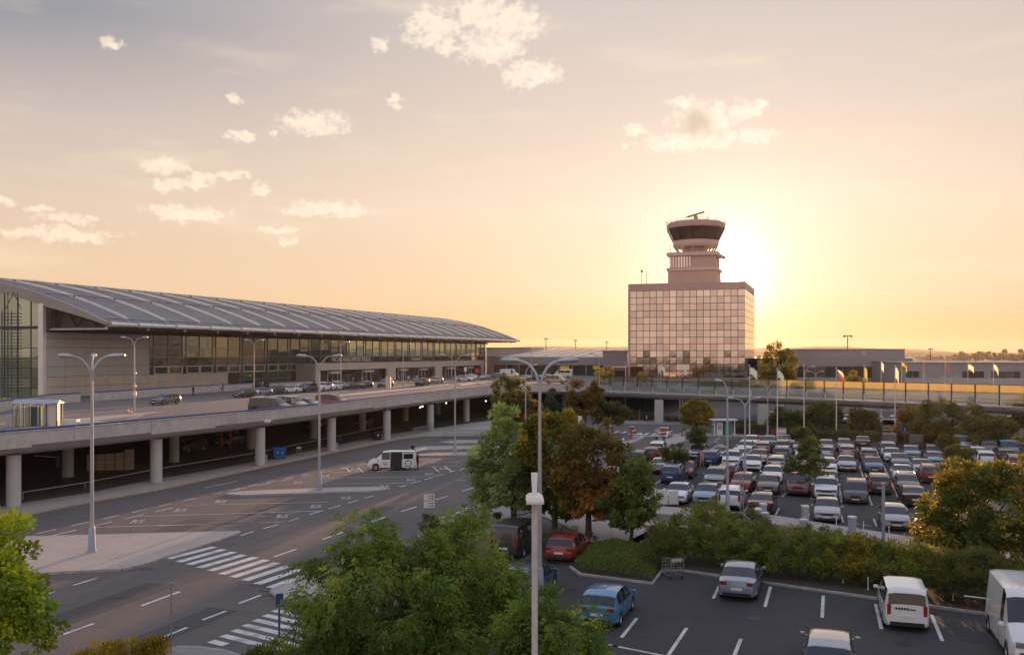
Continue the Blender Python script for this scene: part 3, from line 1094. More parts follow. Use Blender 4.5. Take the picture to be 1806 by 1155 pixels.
for a in ((1258, 1055, 1271, 1028), (1349, 1070, 1359, 1034), (1450, 1089, 1452, 1050), (1554.5, 1109, 1544.5, 1065), (1662, 1130, 1643, 1084), (1777, 1152, 1748, 1104), (1096, 1124, 1123, 1090), (1178, 1156, 1211, 1107),
          (1293, 1160, 1307, 1126), (1080, 1138, 1170, 1156), (1090, 1140, 1040, 1130), (917, 978, 930, 963)):
    stroke(at(*a[:2]), at(*a[2:]), .15, name='stall_line', z=.013, parent=near_lot)
# markings on the deck
for px, py, px2, py2 in ((95, 747, 120, 744), (100, 735, 140, 731), (160, 728, 185, 726), (200, 722, 240, 720), (330, 712.5, 352, 710.5), (370, 710, 400, 708), (225, 739, 262, 730), (0, 748, 16, 744), (706, 681, 722, 679), (618, 696, 640, 694), (160, 741.5, 182, 740)):
    stroke(at(px, py, DECK), at(px2, py2, DECK), .2, z=DECK + .006)
# low median islands on the deck that carry the lamps
for poly in ([(95, 745), (180, 735), (260, 729), (300, 727), (255, 732), (160, 744)], [(430, 700), (452, 697.5), (470, 698.5), (455, 701)], [(560, 701), (640, 692.5), (740, 684), (790, 678.5), (795, 680), (740, 686.5), (640, 696.5), (570, 703)],
             [(806, 679), (860, 672), (872, 674), (815, 681.5)], [(0, 760.5), (60, 754), (110, 749), (130, 747), (60, 761), (0, 763)]):
    MB().prism(xy(poly, DECK), DECK, DECK + .12).build('traffic_island', M['paving_pale'], kind='structure')

# ================================================================== THE TERMINAL
terminal = thing('terminal', 'long grey airport terminal with curved ribbed metal roof and glass front', 'terminal', T0, ROT_U)
S0, S1, BAY = -6.1, 189.0, 8.97
WF = 12.0


def rz_(w):
    return 16.25 + .42 * w - .0052 * w * w


def roof_shell():
    b = MB()
    ss = [S0 + (S1 - S0) * i / 30 for i in range(31)]
    ws = [0, 2.5, 5, 8, 11, 14, 17, 20, 24, 28, 32, 36, 40, 44, 49, 55, 61, 67, 74, 80]
    n = len(ws)
    vs, fs = [], []
    for s in ss:
        for w in ws:
            vs.append((s, w, rz_(w)))
    base = len(vs)
    for s in ss:
        for w in ws:
            vs.append((s, w, rz_(w) - .45))
    for i in range(len(ss) - 1):
        for j in range(n - 1):
            a = i * n + j
            fs.append((a, a + n, a + n + 1, a + 1))
            fs.append((base + a, base + a + 1, base + a + n + 1, base + a + n))
    for i in range(len(ss) - 1):
        for j in (0, n - 1):
            a = i * n + j
            fs.append((a, a + n, base + a + n, base + a) if j else (a, base + a, base + a + n, a + n))
    return b.add(vs, fs)


roof = roof_shell().build('roof', M['roof_metal'], terminal, smooth=True)
for s_, nm in ((S0, 'gable_fascia'), (S1, 'gable_fascia')):
    b = MB()
    ws = [-.6, 0, 2.5, 5, 8, 11, 14, 17, 20, 24, 28, 32, 36, 40, 44, 49, 55, 61, 67, 74, 80]
    vs, fs = [], []
    sg = -1 if s_ < 0 else 1
    for w in ws:
        z = rz_(max(w, 0))
        dz = min(1.5, .35 + .11 * max(w, 0))
        vs += [(s_ + sg * .02, w, z + .14), (s_ + sg * .45, w, z + .14), (s_ + sg * .45, w, z - dz), (s_ + sg * .02, w, z - dz)]
    for i in range(len(ws) - 1):
        for k in range(4):
            fs.append((i * 4 + k, (i + 1) * 4 + k, (i + 1) * 4 + (k + 1) % 4, i * 4 + (k + 1) % 4))
    fs += [(0, 1, 2, 3)]
    b.add(vs, fs)
    b.build(nm, M['gable_metal'], terminal, smooth=True)
# ribs (long pale skylight strips) in three rows, one object each; rails between the rows
rib_rows = [(1.8, 11.9), (12.7, 24.4), (25.3, 36.0), (36.8, 47.0)]
rib_me = []
for (w0, w1) in rib_rows:
    b = MB()
    k = 8
    vs, fs = [], []
    for i in range(k + 1):
        w = w0 + (w1 - w0) * i / k
        z = rz_(w)
        hgt = .34
        vs += [(-.17, w, z + .005), (-.12, w, z + hgt), (.12, w, z + hgt), (.17, w, z + .005)]
    for i in range(k):
        for q in range(3):
            fs.append((i * 4 + q, i * 4 + q + 1, (i + 1) * 4 + q + 1, (i + 1) * 4 + q))
    fs += [(3, 2, 1, 0), (k * 4, k * 4 + 1, k * 4 + 2, k * 4 + 3)]
    b.add(vs, fs)
    rib_me.append(b.mesh('roof_rib', M['rib_metal']))
for k in range(0, 22):
    for r, me in enumerate(rib_me):
        o = link('roof_rib', me, terminal)
        o.location = (k * BAY + r * .35, 0, 0)
b = MB()
for w in (.9, 12.3, 24.9, 36.4):
    z = rz_(w)
    b.span((S0 + .4, w - .10, z + .25), (S1 - .4, w + .02, z + .33))
    for k in range(0, 44):
        b.span((k * BAY / 2, w - .06, z), (k * BAY / 2 + .08, w, z + .25))
b.build('maintenance_rail', M['steel_dark'], terminal)
# standing seams of the roof sheets
b = MB()
for k in range(-1, 22):
    for q in range(1, 6):
        s = k * BAY + q * BAY / 6
        if S0 + .3 < s < S1 - .3:
            wpts = [0.3, 4, 8, 12, 16, 20, 25, 30, 36, 42]
            for w0, w1 in zip(wpts[:-1], wpts[1:]):
                b.bar((s, w0, rz_(w0) + .03), (s, w1, rz_(w1) + .03), .05, .07)
sm = b.build('roof_seam', M['roof_metal'], terminal)
sm['kind'] = 'stuff'
# eave: a row of white tapered gutters on brackets
b = MB()
b.path([(.25, 0, 0), (BAY - .25, 0, 0)], [.40, .30], 10)
ev = b.mesh('eave_gutter', M['fascia_white'], True)
b = MB().box((0, 0, -.5), (.35, .3, .5))
br = b.mesh('eave_bracket', M['lamp_grey'])
for k in range(-1, 21):
    o = link('eave_gutter', ev, terminal)
    o.location = (k * BAY + (S0 + BAY if k == -1 else 0) * 0, -.15, 16.05)
    if k == -1:
        o.location.x = S0 + .05
        o.scale.x = 6.0 / BAY
    o = link('eave_bracket', br, terminal)
    o.location = (k * BAY + 3, .35, 16.0)
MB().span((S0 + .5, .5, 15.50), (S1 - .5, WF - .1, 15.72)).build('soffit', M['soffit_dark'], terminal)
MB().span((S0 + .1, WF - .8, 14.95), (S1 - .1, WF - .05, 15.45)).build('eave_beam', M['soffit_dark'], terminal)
MB().span((S0 + .2, .4, 15.25), (S0 + .5, WF - .1, 15.5)).build('gable_tie', M['lamp_grey'], terminal)
# dark gable recess with its truss
b = MB()
b.add([(S0 + 1.2, .8, 15.75), (S0 + 1.2, 12, 15.75), (S0 + 1.2, 12, rz_(12) - .5), (S0 + 1.2, 7, rz_(7) - .5), (S0 + 1.2, 3.4, rz_(3.4) - .5)], [(0, 4, 3, 2, 1)])
b.build('gable_wall', M['soffit_dark'], terminal)
b = MB()
for w0, z0, w1, z1 in ((3, 15.7, 5, rz_(5) - .5), (5, rz_(5) - .5, 7, 15.7), (7, 15.7, 9, rz_(9) - .5), (9, rz_(9) - .5, 10.8, 15.7), (10.8, 15.7, 10.8, rz_(10.8) - .5)):
    b.bar((S0 + .9, w0, z0), (S0 + .9, w1, z1), .16, .16)
b.build('gable_truss', M['steel_dark'], terminal)
# side (gable) wall, glazed, seen at the left edge of the picture
gw = MB()
gw.add([(S0 - .04, WF + .3, 4.75), (S0 - .04, 50, 4.75), (S0 - .04, 50, 22), (S0 - .04, 36, rz_(36) - 1.6), (S0 - .04, 22, rz_(22) - 1.6), (S0 - .04, WF + .3, rz_(12) - 1.4)], [(0, 5, 4, 3, 2, 1)])
gw.build('gable_backing', M['soffit_dark'], terminal)
gz = [4.75, 6.3, 7.85, 9.4, 10.95, 12.5, 15.6]
gws = [WF + .9, 14.6, 17.2, 19.9, 22.6, 25.5, 28.5, 32]
for i in range(len(gws) - 1):
    for j in range(len(gz) - 1):
        m = MB()
        m.box((S0 - .12, (gws[i] + gws[i + 1]) / 2, (gz[j] + gz[j + 1]) / 2), (.04, gws[i + 1] - gws[i] - .12, gz[j + 1] - gz[j] - .10))
        m.build('gable_pane', M['facade_glass'], terminal)
    m = MB()
    a, c = gws[i] + .06, gws[i + 1] - .06
    m.add([(S0 - .12, a, 15.9), (S0 - .12, c, 15.9), (S0 - .12, c, rz_(c) - 1.55), (S0 - .12, a, rz_(a) - 1.55)], [(0, 3, 2, 1)])
    m.build('gable_pane', M['facade_glass'], terminal)
m = MB()
for w in gws:
    m.span((S0 - .22, w - .06, 4.75), (S0 - .06, w + .06, rz_(w) - 1.45))
for z in gz[1:]:
    t_ = .3 if z > 15 else .06
    m.span((S0 - .20, WF + .9, z - t_ / 2), (S0 - .05, 32, z + t_ / 2))
m.build('gable_mullion', M['mullion_dark'], terminal)
m = MB()
m.span((S0 - .5, WF - .1, 4.75), (S0 + .15, WF + .85, rz_(12) - 1.2))
m.build('corner_column', M['fascia_white'], terminal)
# front: solid panels on the left, glass over a low solid wall, then glass to the ground
sA = s_at(263, WF)
sB = s_at(419, WF)
PA_ = s_at(520, WF)
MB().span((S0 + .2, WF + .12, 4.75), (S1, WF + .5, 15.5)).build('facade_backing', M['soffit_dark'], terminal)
cols = [S0 + .2, -2.2, 2.2, 3.6, 7.3, 11.0, 12.1, sA]
zr = [4.75, 6.4, 8.0, 9.6, 12.6, 14.0, 14.95]
for i in range(len(cols) - 1):
    for j in range(len(zr) - 1):
        m = MB().span((cols[i] + .03, WF - .06, zr[j] + .03), (cols[i + 1] - .03, WF + .1, zr[j + 1] - .03))
        m.build('wall_panel', M['panel_beige' if j < 2 else 'panel_grey'], terminal)
zs = [7.85, 9.35, 11.0, 12.65, 14.95]
bays = []
s = sA
while s < S1 - 1:
    bays += [(s, s + 1.1), (s + 1.1, s + 5.03), (s + 5.03, s + BAY)]
    s += BAY
bays = [(a, min(c, S1 - .1)) for a, c in bays if a < S1 - .4]
pane_me = {}


def pane(parent, nm, x0, x1, y, z0, z1, m, tilt=.004):
    key = (round(x1 - x0, 2), round(z1 - z0, 2), m)
    if key not in pane_me:
        w_, h_ = x1 - x0 - .07, z1 - z0 - .07
        pane_me[key] = MB().box((0, 0, 0), (w_, .04, h_)).mesh(nm, M[m])
    o = link(nm, pane_me[key], parent)
    o.location = ((x0 + x1) / 2, y, (z0 + z1) / 2)
    o.rotation_euler = (random.gauss(0, tilt), 0, random.gauss(0, tilt))
    return o


for a, c in bays:
    for z0, z1 in zip(zs[:-1], zs[1:]):
        pane(terminal, 'window_pane', a, c, WF + .02, z0, z1, 'facade_glass_dark_reflection' if z1 < 11.5 or sB - 1 < a < s_at(598, WF) or a < s_at(318, WF) else 'facade_glass')  # dark reflections set by row and section through the glass colour
    if a >= sB - .1 and c <= PA_ + .5:
        for z0, z1 in ((4.75, 6.3), (6.3, 7.85)):
            pane(terminal, 'window_pane', a, c, WF + .02, z0, z1, 'facade_glass_dark_reflection')
    elif c <= sB + .2:
        m = MB().span((a + .02, WF - .04, 4.75), (c - .02, WF + .1, 7.83))
        m.build('wall_panel', M['panel_beige'], terminal)
m = MB()
for a, c in bays:
    m.span((a - .04, WF - .14, 4.75 if sB - .1 < a < PA_ + .5 else 7.85), (a + .04, WF + .04, 14.95))
for z in zs[:-1]:
    m.span((sA, WF - .12, z - .05), (S1, WF + .04, z + .05))
m.span((sB, WF - .12, 6.26), (PA_, WF + .04, 6.34))
m.build('mullion_grid', M['mullion'], terminal)
# pale sash frames of the opening windows under the big glass
for a, c in bays:
    if c - a > 1.6 and a < 82:
        f = MB()
        for q in ((a + .1, 7.95, a + .22, 9.3), (c - .22, 7.95, c - .1, 9.3)):
            f.span((q[0], WF - .18, q[1]), (q[2], WF - .02, q[3]))
        f.span((a + .1, WF - .181, 7.93), (c - .1, WF - .021, 8.03))
        f.span((a + .1, WF - .181, 9.22), (c - .1, WF - .021, 9.32))
        f.build('window_sash', M['fascia_white'], terminal)
# the service door in the low wall
d = MB()
d.span((sA + 2.0, WF - .14, 4.75), (sA + 4.2, WF - .05, 6.75))
d.build('service_door', M['panel_grey'], terminal)
# entrance portal
pA, pB, pw = s_at(557, 6.6), s_at(853.6, 6.6), 6.6
openings = [(s_at(565, pw), s_at(683, pw)), (s_at(698, pw), s_at(768, pw)), (s_at(780, pw), s_at(850, pw))]
m = MB()
m.span((pA, pw, 7.85), (pB, pw + .5, 9.5))
cuts = [pA] + [v for o_ in openings for v in o_] + [pB]
for i in range(0, len(cuts), 2):
    m.span((cuts[i], pw + .002, 4.75), (cuts[i + 1], pw + .5, 7.85))
m.build('portal_front', M['panel_portal'], terminal)
MB().span((pA + .002, pw + .5, 4.75), (pA + .3, WF - .2, 9.48)).build('portal_side', M['panel_grey'], terminal)
MB().span((pB - .3, pw + .5, 4.75), (pB - .002, WF - .2, 9.48)).build('portal_side', M['panel_grey'], terminal)
MB().span((pA + .3, pw + .5, 9.2), (pB - .3, WF - .2, 9.46)).build('portal_roof', M['roof_metal'], terminal)
MB().span((pA + .3, pw + 2.6, 4.75), (pB - .3, pw + 2.7, 9.2)).build('portal_backing', M['soffit_dark'], terminal)
for (a, c) in openings:
    n = max(2, int((c - a) / 2.8))
    for i in range(n):
        x0, x1 = a + (c - a) * i / n, a + (c - a) * (i + 1) / n
        pane(terminal, 'door_pane', x0, x1, pw + 1.2, 4.78, 6.8, 'shop_glass', .01)
        pane(terminal, 'door_pane', x0, x1, pw + 1.2, 6.8, 7.85, 'shop_glass', .01)
    for t_ in (.22, .72):
        x = a + (c - a) * t_
        MB().span((x - 2.4, pw + .15, 7.0), (x + 2.4, pw + 1.1, 7.5)).build('entrance_canopy', M['panel_portal'], terminal)
        f = MB()
        for q in (-2.3, 0, 2.3):
            f.span((x + q - .06, pw + 1.0, 4.75), (x + q + .06, pw + 1.15, 7.0))
        f.build('door_frame', M['fascia_white'], terminal)
# lettering standing on the edge of the portal
lt = text_mesh("V\u00c1CLAV HAVEL AIRPORT PRAGUE", 1.6, .08)
lt.materials.append(M['fascia_white'])
o = link('sign_lettering', lt, terminal)
o.location = ((s_at(587, pw) + s_at(655, pw)) / 2, pw + .2, 10.25)
o.rotation_euler = (math.radians(90), 0, 0)
wd = max(v.co.x for v in lt.vertices) - min(v.co.x for v in lt.vertices)
o.scale = ((s_at(655, pw) - s_at(587, pw)) / wd, 1, 1)
lt2 = text_mesh("Terminal 2", 1.5, .08)
lt2.materials.append(M['fascia_white'])
o = link('sign_lettering', lt2, terminal)
o.location = ((s_at(726, pw) + s_at(745, pw)) / 2, pw + .2, 10.25)
o.rotation_euler = (math.radians(90), 0, 0)
wd = max(v.co.x for v in lt2.vertices) - min(v.co.x for v in lt2.vertices)
o.scale = ((s_at(745, pw) - s_at(726, pw)) / wd, 1, 1)

# low ramp walls with a blue rail in front of the terminal
def rail_wall(name, pts, h, label, z=DECK):
    P = [tuple(at(px, py, z))[:2] for px, py in pts]
    b = MB()
    Q = offset(P, .25)
    for i in range(len(P) - 1):
        b.prism([P[i], P[i + 1], Q[i + 1], Q[i]], z, z + h)
    w_ = b.build(name, M['concrete'])
    tag(w_, label, 'wall')
    r = MB()
    r.path([(p[0], p[1], z + h + .12) for p in offset(P, .12)], .09, 8)
    r.build('handrail', M['rail_blue'], w_, smooth=True)
    return w_


rail_wall('ramp_wall', [(-40, 735), (0, 726), (50, 718), (95, 711.5), (142, 709)], 1.15, 'low pale wall with blue rail curving below the terminal gable')
rail_wall('ramp_wall', [(169, 706.8), (240, 701.7), (333, 694.5), (446, 687)], 1.15, 'long pale wall with blue rail beside the parked grey estate car')
rail_wall('ramp_wall', [(476, 684), (520, 681), (552, 679.5)], .9, 'short pale wall in front of the dark portal side')

# stair tower: steel lattice mast with many ring platforms at the left edge
lm = thing('lattice_mast', 'dark steel lattice mast with stacked rungs beside the glass gable', 'mast', on(16, 89, DECK))
ly = 89
post = MB()
zt = zo(515, ly) - DECK
for x in (-1.0, .35):
    post.tube((x, 0, 0), (x, 0, zo(548, ly) - DECK), .09, n=6)
    post.tube((x + .35, .9, 0), (x + .35, .9, zt), .08, n=6)
post.build('upright', M['steel_blue'], lm)
rg = MB()
for i in range(26):
    z = (zo(690, ly) - DECK) + i * .45
    if z < zo(552, ly) - DECK:
        rg.box((.2, .3, z), (2.7, .5, .09))
rg.build('rung', M['steel_dark'], lm)
bc = MB()
for s_ in (-1, 1):
    bc.tube((.35, .5, zt), (.35 + s_ * 1.1, .5, zo(545, ly) - DECK), .06, n=6)
bc.build('brace', M['steel_dark'], lm)

# ================================================================== BUILDINGS BEHIND
def block(name, label, corner_px, Y, px2, z1, depth, m, z0=0.0, skew=None, cap=True):
    """box building: front edge runs across the picture from one surveyed corner to the other"""
    a = on(corner_px, Y)
    r = (px2 - CX) / F_PX
    d = V if skew is None else Vector((skew[0], skew[1] * KY)).normalized()
    depth *= KY
    k = (r * a.y - a.x) / (d.x - r * d.y)
    o = thing(name, label, 'building', a, math.atan2(d.y, d.x))
    MB().span((0, 0, z0), (k, depth, z1)).build('wall', M[m], o)
    if cap:
        MB().span((-.15, -.15, z1), (k + .15, depth + .15, z1 + .35)).build('roof', M['roof_metal'], o)
    return o, k


# low connecting hall between the terminal and the control tower
hall = thing('departure_hall', 'low dark hall with pale striped skylight roof right of the terminal', 'building', (-6, 312, 0), math.atan2(-.44, 1.0))
hk = 65
MB().span((0, 0, 4.75), (hk, 58, 8.0)).build('wall', M['soffit_dark'], hall)
MB().span((-.2, -1.2, 8.0), (hk, 58, 10.6)).build('fascia', M['building_grey'], hall)
n = 14
for i in range(n):
    x0, x1 = hk * i / n, hk * (i + 1) / n
    pane(hall, 'window_pane', x0 + .1, x1 - .1, -.1, 4.9, 7.9, 'shop_glass', .01)
    MB().span((x0 - .15, -.3, 4.75), (x0 + .15, -.02, 7.99)).build('pilaster', M['mullion'], hall)
for i in range(12):
    x = 5 + i * 4.6
    b = MB()
    b.bar((x, 1, 10.72), (x - 9, 55, 13.29), .8, .12)
    b.build('skylight', M['fascia_white'], hall)
b = MB()
b.add([(0, 0, 10.6), (hk, 0, 10.6), (hk, 56.5, 13.3), (0, 56.5, 13.3)], [(0, 1, 2, 3)])
b.build('roof', M['roof_metal'], hall)
cn, k = block('connector_building', 'plain grey flat block at the right end of the terminal', 858, 238, 936, 13.6, 18, 'building_pale', skew=(1, -.15, 0))
cn2, k = block('connector_wing', 'dark grey wing with dark windows below the grey block', 860, 228, 884, 10.4, 8, 'panel_grey', skew=(1, -.35, 0))
gb, k = block('plant_building', 'plain pale grey box building left of the control tower', 1063, 185, 1107, 12.2, 20, 'building_grey', skew=(1, -.1, 0))
MB().span((.3, -.12, 4.9), (k - .3, -.02, 7.6)).build('window', M['shop_glass'], gb)
rb, k = block('brick_kiosk', 'rust red low hut left of the control tower foot', 1080, 160, 1107, 8.0, 6, 'brick_red', skew=(1, -.1, 0))
MB().span((.5, -.1, 5.4), (k - .5, -.02, 7.4)).build('window', M['shop_glass'], rb)
MB().span((1.0, -.2, 4.0), (2.0, -.11, 5.2)).build('door', M['brick_red'], rb)

# right-hand halls
b1, k = block('cargo_hall', 'long grey hall with raised upper block right of the sunlit tree', 1336, 176, 1608, 10.4, 40, 'building_pale', skew=(1, -.10, 0), cap=False)
MB().span((-.2, -1.0, 8.2), (k, 40.2, 10.42)).build('fascia', M['building_grey'], b1)
for i in range(16):
    x0, x1 = 1 + (k - 2) * i / 16, 1 + (k - 2) * (i + 1) / 16
    pane(b1, 'window_pane', x0, x1, -.06, 5.2, 8.1, 'shop_glass', .01)
MB().span((11, 3, 10.45), (k - 1, 30, 12.7)).build('upper_storey', M['building_grey'], b1)
MB().span((10.8, 2.8, 12.7), (k - .8, 30.2, 12.95)).build('roof', M['roof_metal'], b1)
MB().span((28, 2.9, 11.2), (29.2, 3.0, 12.5)).build('louvre', M['building_pale'], b1)
b2, k = block('freight_shed', 'wide blue grey shed with two window bands at the far right', 1590, 150, 1990, 9.3, 30, 'building_grey', skew=(1, -.12, 0))
for a, c in ((1.0, 3.9), (13.3, 18), (19.5, 25.8)):
    nn = 4 if a > 2 else 2
    for i in range(nn):
        x0, x1 = a + (c - a) * i / nn, a + (c - a) * (i + 1) / nn
        pane(b2, 'window_pane', x0, x1, -.06, 6.0, 7.6, 'shop_glass', .01)
MB().span((4.6, -.1, 5.1), (5.4, -.01, 7.1)).build('door', M['building_pale'], b2)
MB().span((0.0, -3.2, 4.5), (k, -3.0, 6.1)).build('screen_wall', M['building_pale'], b2)

# control tower
CT = Vector((58.2, 233.6, 0))
FW, DP, TOPZ = 29.6, 31.0, 29.7
ct = thing('control_tower', 'mirror glass control tower building with flared round cab against the sun', 'control tower', CT, ROT_U)
MB().span((0.25, .2, 0), (DP - .25, FW - .2, TOPZ - .2)).build('core', M['mullion_dark'], ct)
MB().span((0, 0, TOPZ - 1.9), (DP, FW, TOPZ)).build('parapet', M['tower_cladding'], ct)
MB().span((0, FW - .55, 4), (DP, FW, TOPZ - 1.9)).build('end_pier', M['tower_cladding'], ct)
nc, rows = 17, 13
z0 = 5.6
zh = (TOPZ - 1.9 - z0) / rows
cw = (FW - .6) / nc
pm = MB().box((0, 0, 0), (.06, cw - .13, zh - .13)).mesh('glass_pane', M['tower_glass'])
pm2 = MB().box((0, 0, 0), (2 * (DP / 16) - .14, .06, zh - .10)).mesh('side_pane', M['tower_glass'])
for i in range(nc):
    for j in range(rows):
        o = link('glass_pane', pm, ct)
        o.location = (.0, .05 + cw * (i + .5), z0 + zh * (j + .5))
        o.rotation_euler = (0, random.gauss(0, .0035), random.gauss(0, .0035))
for i in range(8):
    for j in range(rows):
        o = link('side_pane', pm2, ct)
        o.location = (DP / 8 * (i + .5), .05, z0 + zh * (j + .5))
        o.rotation_euler = (random.gauss(0, .0035), 0, random.gauss(0, .0035))
b = MB()
b.span((-.3, -.3, 4.75), (DP, FW, 5.55))
b.build('plinth_band', M['tower_pale'], ct)
for i in range(9):
    pane_o = MB().span((-.02, 1 + i * 3.2, 1.0), (.12, 3.9 + i * 3.2, 4.6)).build('ground_window', M['shop_glass'], ct)
# shaft and cab: they stand in the middle of the roof
cabc = Vector(on(1227, 178))
lc = parent_matrix(ct).inverted() @ Vector((cabc.x, cabc.y, 0))
sx, sy = lc.x, lc.y


def zz(py):
    return zo(py, 178)


hw = 6.9
MB().span((sx - 5, sy - hw + .6, TOPZ), (sx + 6, sy + hw, zz(479))).build('shaft', M['tower_cladding'], ct)
MB().span((sx - 5.3, sy - hw + .3, zz(479.5)), (sx + 6.3, sy + hw + .35, zz(474.5))).build('shaft_ledge', M['tower_pale'], ct)
MB().span((sx - 4.6, sy - hw + 1, zz(474.5)), (sx + 5.6, sy + hw - .4, zz(453.5))).build('shaft_storey', M['tower_cladding'], ct)
MB().span((sx - 5.3, sy - hw + .3, zz(453.5)), (sx + 6.3, sy + hw + .35, zz(447.5))).build('shaft_roof', M['tower_pale'], ct)
for i in range(8):
    y = sy + hw - .45 - i * .75
    MB().span((sx - 4.75, y - .5, zz(473.5)), (sx - 4.55, y, zz(455))).build('shaft_window', M['tower_glass'], ct)
cab = MB()
cab.lathe([(6.0, zz(437)), (6.3, zz(433)), (6.35, zz(426))], (sx, sy, 0), 12)
cab.build('cab_floor', M['tower_pale'], ct)
MB().lathe([(6.3, zz(425.8)), (7.9, zz(404.5))], (sx, sy, 0), 12).build('cab_window', M['cab_glass'], ct)
MB().lathe([(7.9, zz(404.4)), (8.05, zz(402)), (8.05, zz(396.5)), (7.4, zz(393.5)), (4.5, zz(391)), (1, zz(390))], (sx, sy, 0), 12).build('cab_roof', M['tower_cladding'], ct)
b = MB()
b.lathe([(3.3, zz(447.6)), (3.3, zz(437))], (sx, sy, 0), 12)
b.build('cab_neck', M['tower_pale'], ct)
for i in range(10):
    t_ = 2 * math.pi * i / 10
    b = MB()
    b.tube((sx + 4.6 * math.cos(t_), sy + 4.6 * math.sin(t_), zz(447.4)), (sx + 5.9 * math.cos(t_), sy + 5.9 * math.sin(t_), zz(436.5)), .22, n=6)
    b.build('cab_strut', M['tower_cladding'], ct)
for i in range(12):
    t_ = 2 * math.pi * (i + .5) / 12
    t0_, t1_ = 2 * math.pi * i / 12, 2 * math.pi * (i + 1) / 12
    b = MB()
    b.bar((sx + 6.36 * math.cos(t0_), sy + 6.36 * math.sin(t0_), zz(425.8)), (sx + 7.97 * math.cos(t0_), sy + 7.97 * math.sin(t0_), zz(404.4)), .16, .16)
    b.build('cab_mullion', M['mullion_dark'], ct)
b = MB()
for r_ in (8.15,):
    pts = [(sx + r_ * math.cos(2 * math.pi * i / 24), sy + r_ * math.sin(2 * math.pi * i / 24)) for i in range(25)]
    for zq in (zz(397) + .5, zz(397) + 1.0):
        b.path([(p[0], p[1], zq) for p in pts], .035, 5)
    for p in pts[:-1]:
        b.tube((p[0], p[1], zz(398)), (p[0], p[1], zz(397) + 1.05), .03, n=5)
b.build('cab_railing', M['steel_dark'], ct)
b = MB()
for dx, dy, h in ((-5, 2, 1.2), (-4, -4, 1.6), (0, -3, 1.2), (2, 3, 1.5), (-1, 5, .9), (4, -1, 1.1), (-3, -1, .8), (1, -5.5, 1.3)):
    b.tube((sx + dx, sy + dy, zz(392)), (sx + dx, sy + dy, zz(391) + h), .05, n=5)
b.build('antenna', M['steel_dark'], ct)
b = MB()
b.lathe([(.55, zz(391)), (.55, zz(380.5)), (.3, zz(380))], (sx, sy, 0), 8)
b.build('radar_pedestal', M['tower_cladding'], ct)
b = MB()
a_ = Vector((sx, sy + 2.4, zz(383) + .1))
c_ = Vector((sx, sy - 2.4, zz(374) - .1))
b.bar(a_, c_, .55, .35)
b.tube((sx, sy, zz(381)), (sx, sy, zz(378)), .2, n=6)
b.build('radar_antenna', M['brick_red'], ct)
b = MB()
for yy, h, py in ((FW - 3.4, 0, 482), (FW - 4.6, 0, 486)):
    zt_ = zo(py, 173)
    b.tube((1, yy, TOPZ), (1, yy, zt_), .06, n=5)
b.box((1, FW - 3.4, zo(484, 173)), (.3, .5, .5))
b.build('roof_mast', M['steel_dark'], ct)
b = MB()
yy = sy + hw - 1
b.tube((sx - 4.8, yy + .3, zz(447)), (sx - 4.8, yy + .3, zz(432)), .05, n=5)
b.build('roof_mast', M['steel_dark'], ct)
b = MB()
for i in range(5):
    b.tube((sx + 2 - i, sy - hw + .6, zz(447)), (sx + 3 - i, sy - hw - 1.6, zz(462 + 2 * i)), .06, n=5)
    b.box((sx + 2 - i, sy - hw - .6, zz(455)), (.4, .9, .5))
b.build('dish_bracket', M['tower_cladding'], ct)

# glass wind screens along the cross viaduct: posts and panes, each one a piece
scr = thing('wind_screen', 'long glass wind screen on black posts along the right hand viaduct', 'screen', (cross[6][0], cross[6][1], DECK))
sl_ = resample(offset(cross[2:], .35), 3.1)
inv = parent_matrix(scr).inverted()
for i, (a, b2) in enumerate(zip(sl_[:-1], sl_[1:])):
    av, bv = Vector(a), Vector(b2)
    d = (bv - av)
    L = d.length
    rz = math.atan2(d.y, d.x)
    c = (av + bv) / 2
    m = MB()
    m.box((0, 0, .98), (L - .14, .03, 1.35))
    o = m.build('screen_pane', M['screen_clear'], scr)
    o.location = inv @ Vector((c.x, c.y, 4.95))
    o.rotation_euler = (0, 0, rz)
    m = MB()
    m.box((0, 0, 2.17), (L - .14, .03, .92))
    o = m.build('screen_pane', M['screen_amber' if c.x > 37 else 'screen_smoke'], scr)
    o.location = inv @ Vector((c.x, c.y, 4.95))
    o.rotation_euler = (0, 0, rz)
    m = MB()
    m.box((-L / 2, 0, 1.32), (.11, .16, 2.66))
    m.box((0, 0, 2.66), (L - .11, .10, .07))
    o = m.build('screen_post', M['mullion_dark'], scr)
    o.location = inv @ Vector((c.x, c.y, 4.95))
    o.rotation_euler = (0, 0, rz)
    m = MB()
    m.box((-L / 2 + .3, -.25, .45), (.12, .12, .9))
    o = m.build('guard_post', M['white_paint'], scr)
    o.location = inv @ Vector((c.x, c.y, 4.95))
    o.rotation_euler = (0, 0, rz)
m = MB()
gl = offset(cross[2:], .1)
m.path([(p[0], p[1], 5.75) for p in gl], .04, 6)
m.path([(p[0], p[1], 5.4) for p in gl], .03, 6)
m.build('guard_rail', M['steel_galv'], scr, world=True)
# second, lower parapet on the far side of the cross viaduct
m = MB()
fl = inner_cross[2:-2]
fo = offset(fl, .25)
for i in range(len(fl) - 1):
    m.prism([fl[i], fl[i + 1], fo[i + 1], fo[i]], DECK, DECK + .9)
o = m.build('parapet_wall', M['concrete'])
tag(o, 'low pale parapet on the far side of the right hand viaduct', 'wall')


# ================================================================== VEHICLES
def lerp_pts(pts, x):
    if x <= pts[0][0]:
        return pts[0][1]
    for (a, za), (b, zb) in zip(pts[:-1], pts[1:]):
        if x <= b:
            return za + (zb - za) * (x - a) / max(b - a, 1e-6)
    return pts[-1][1]


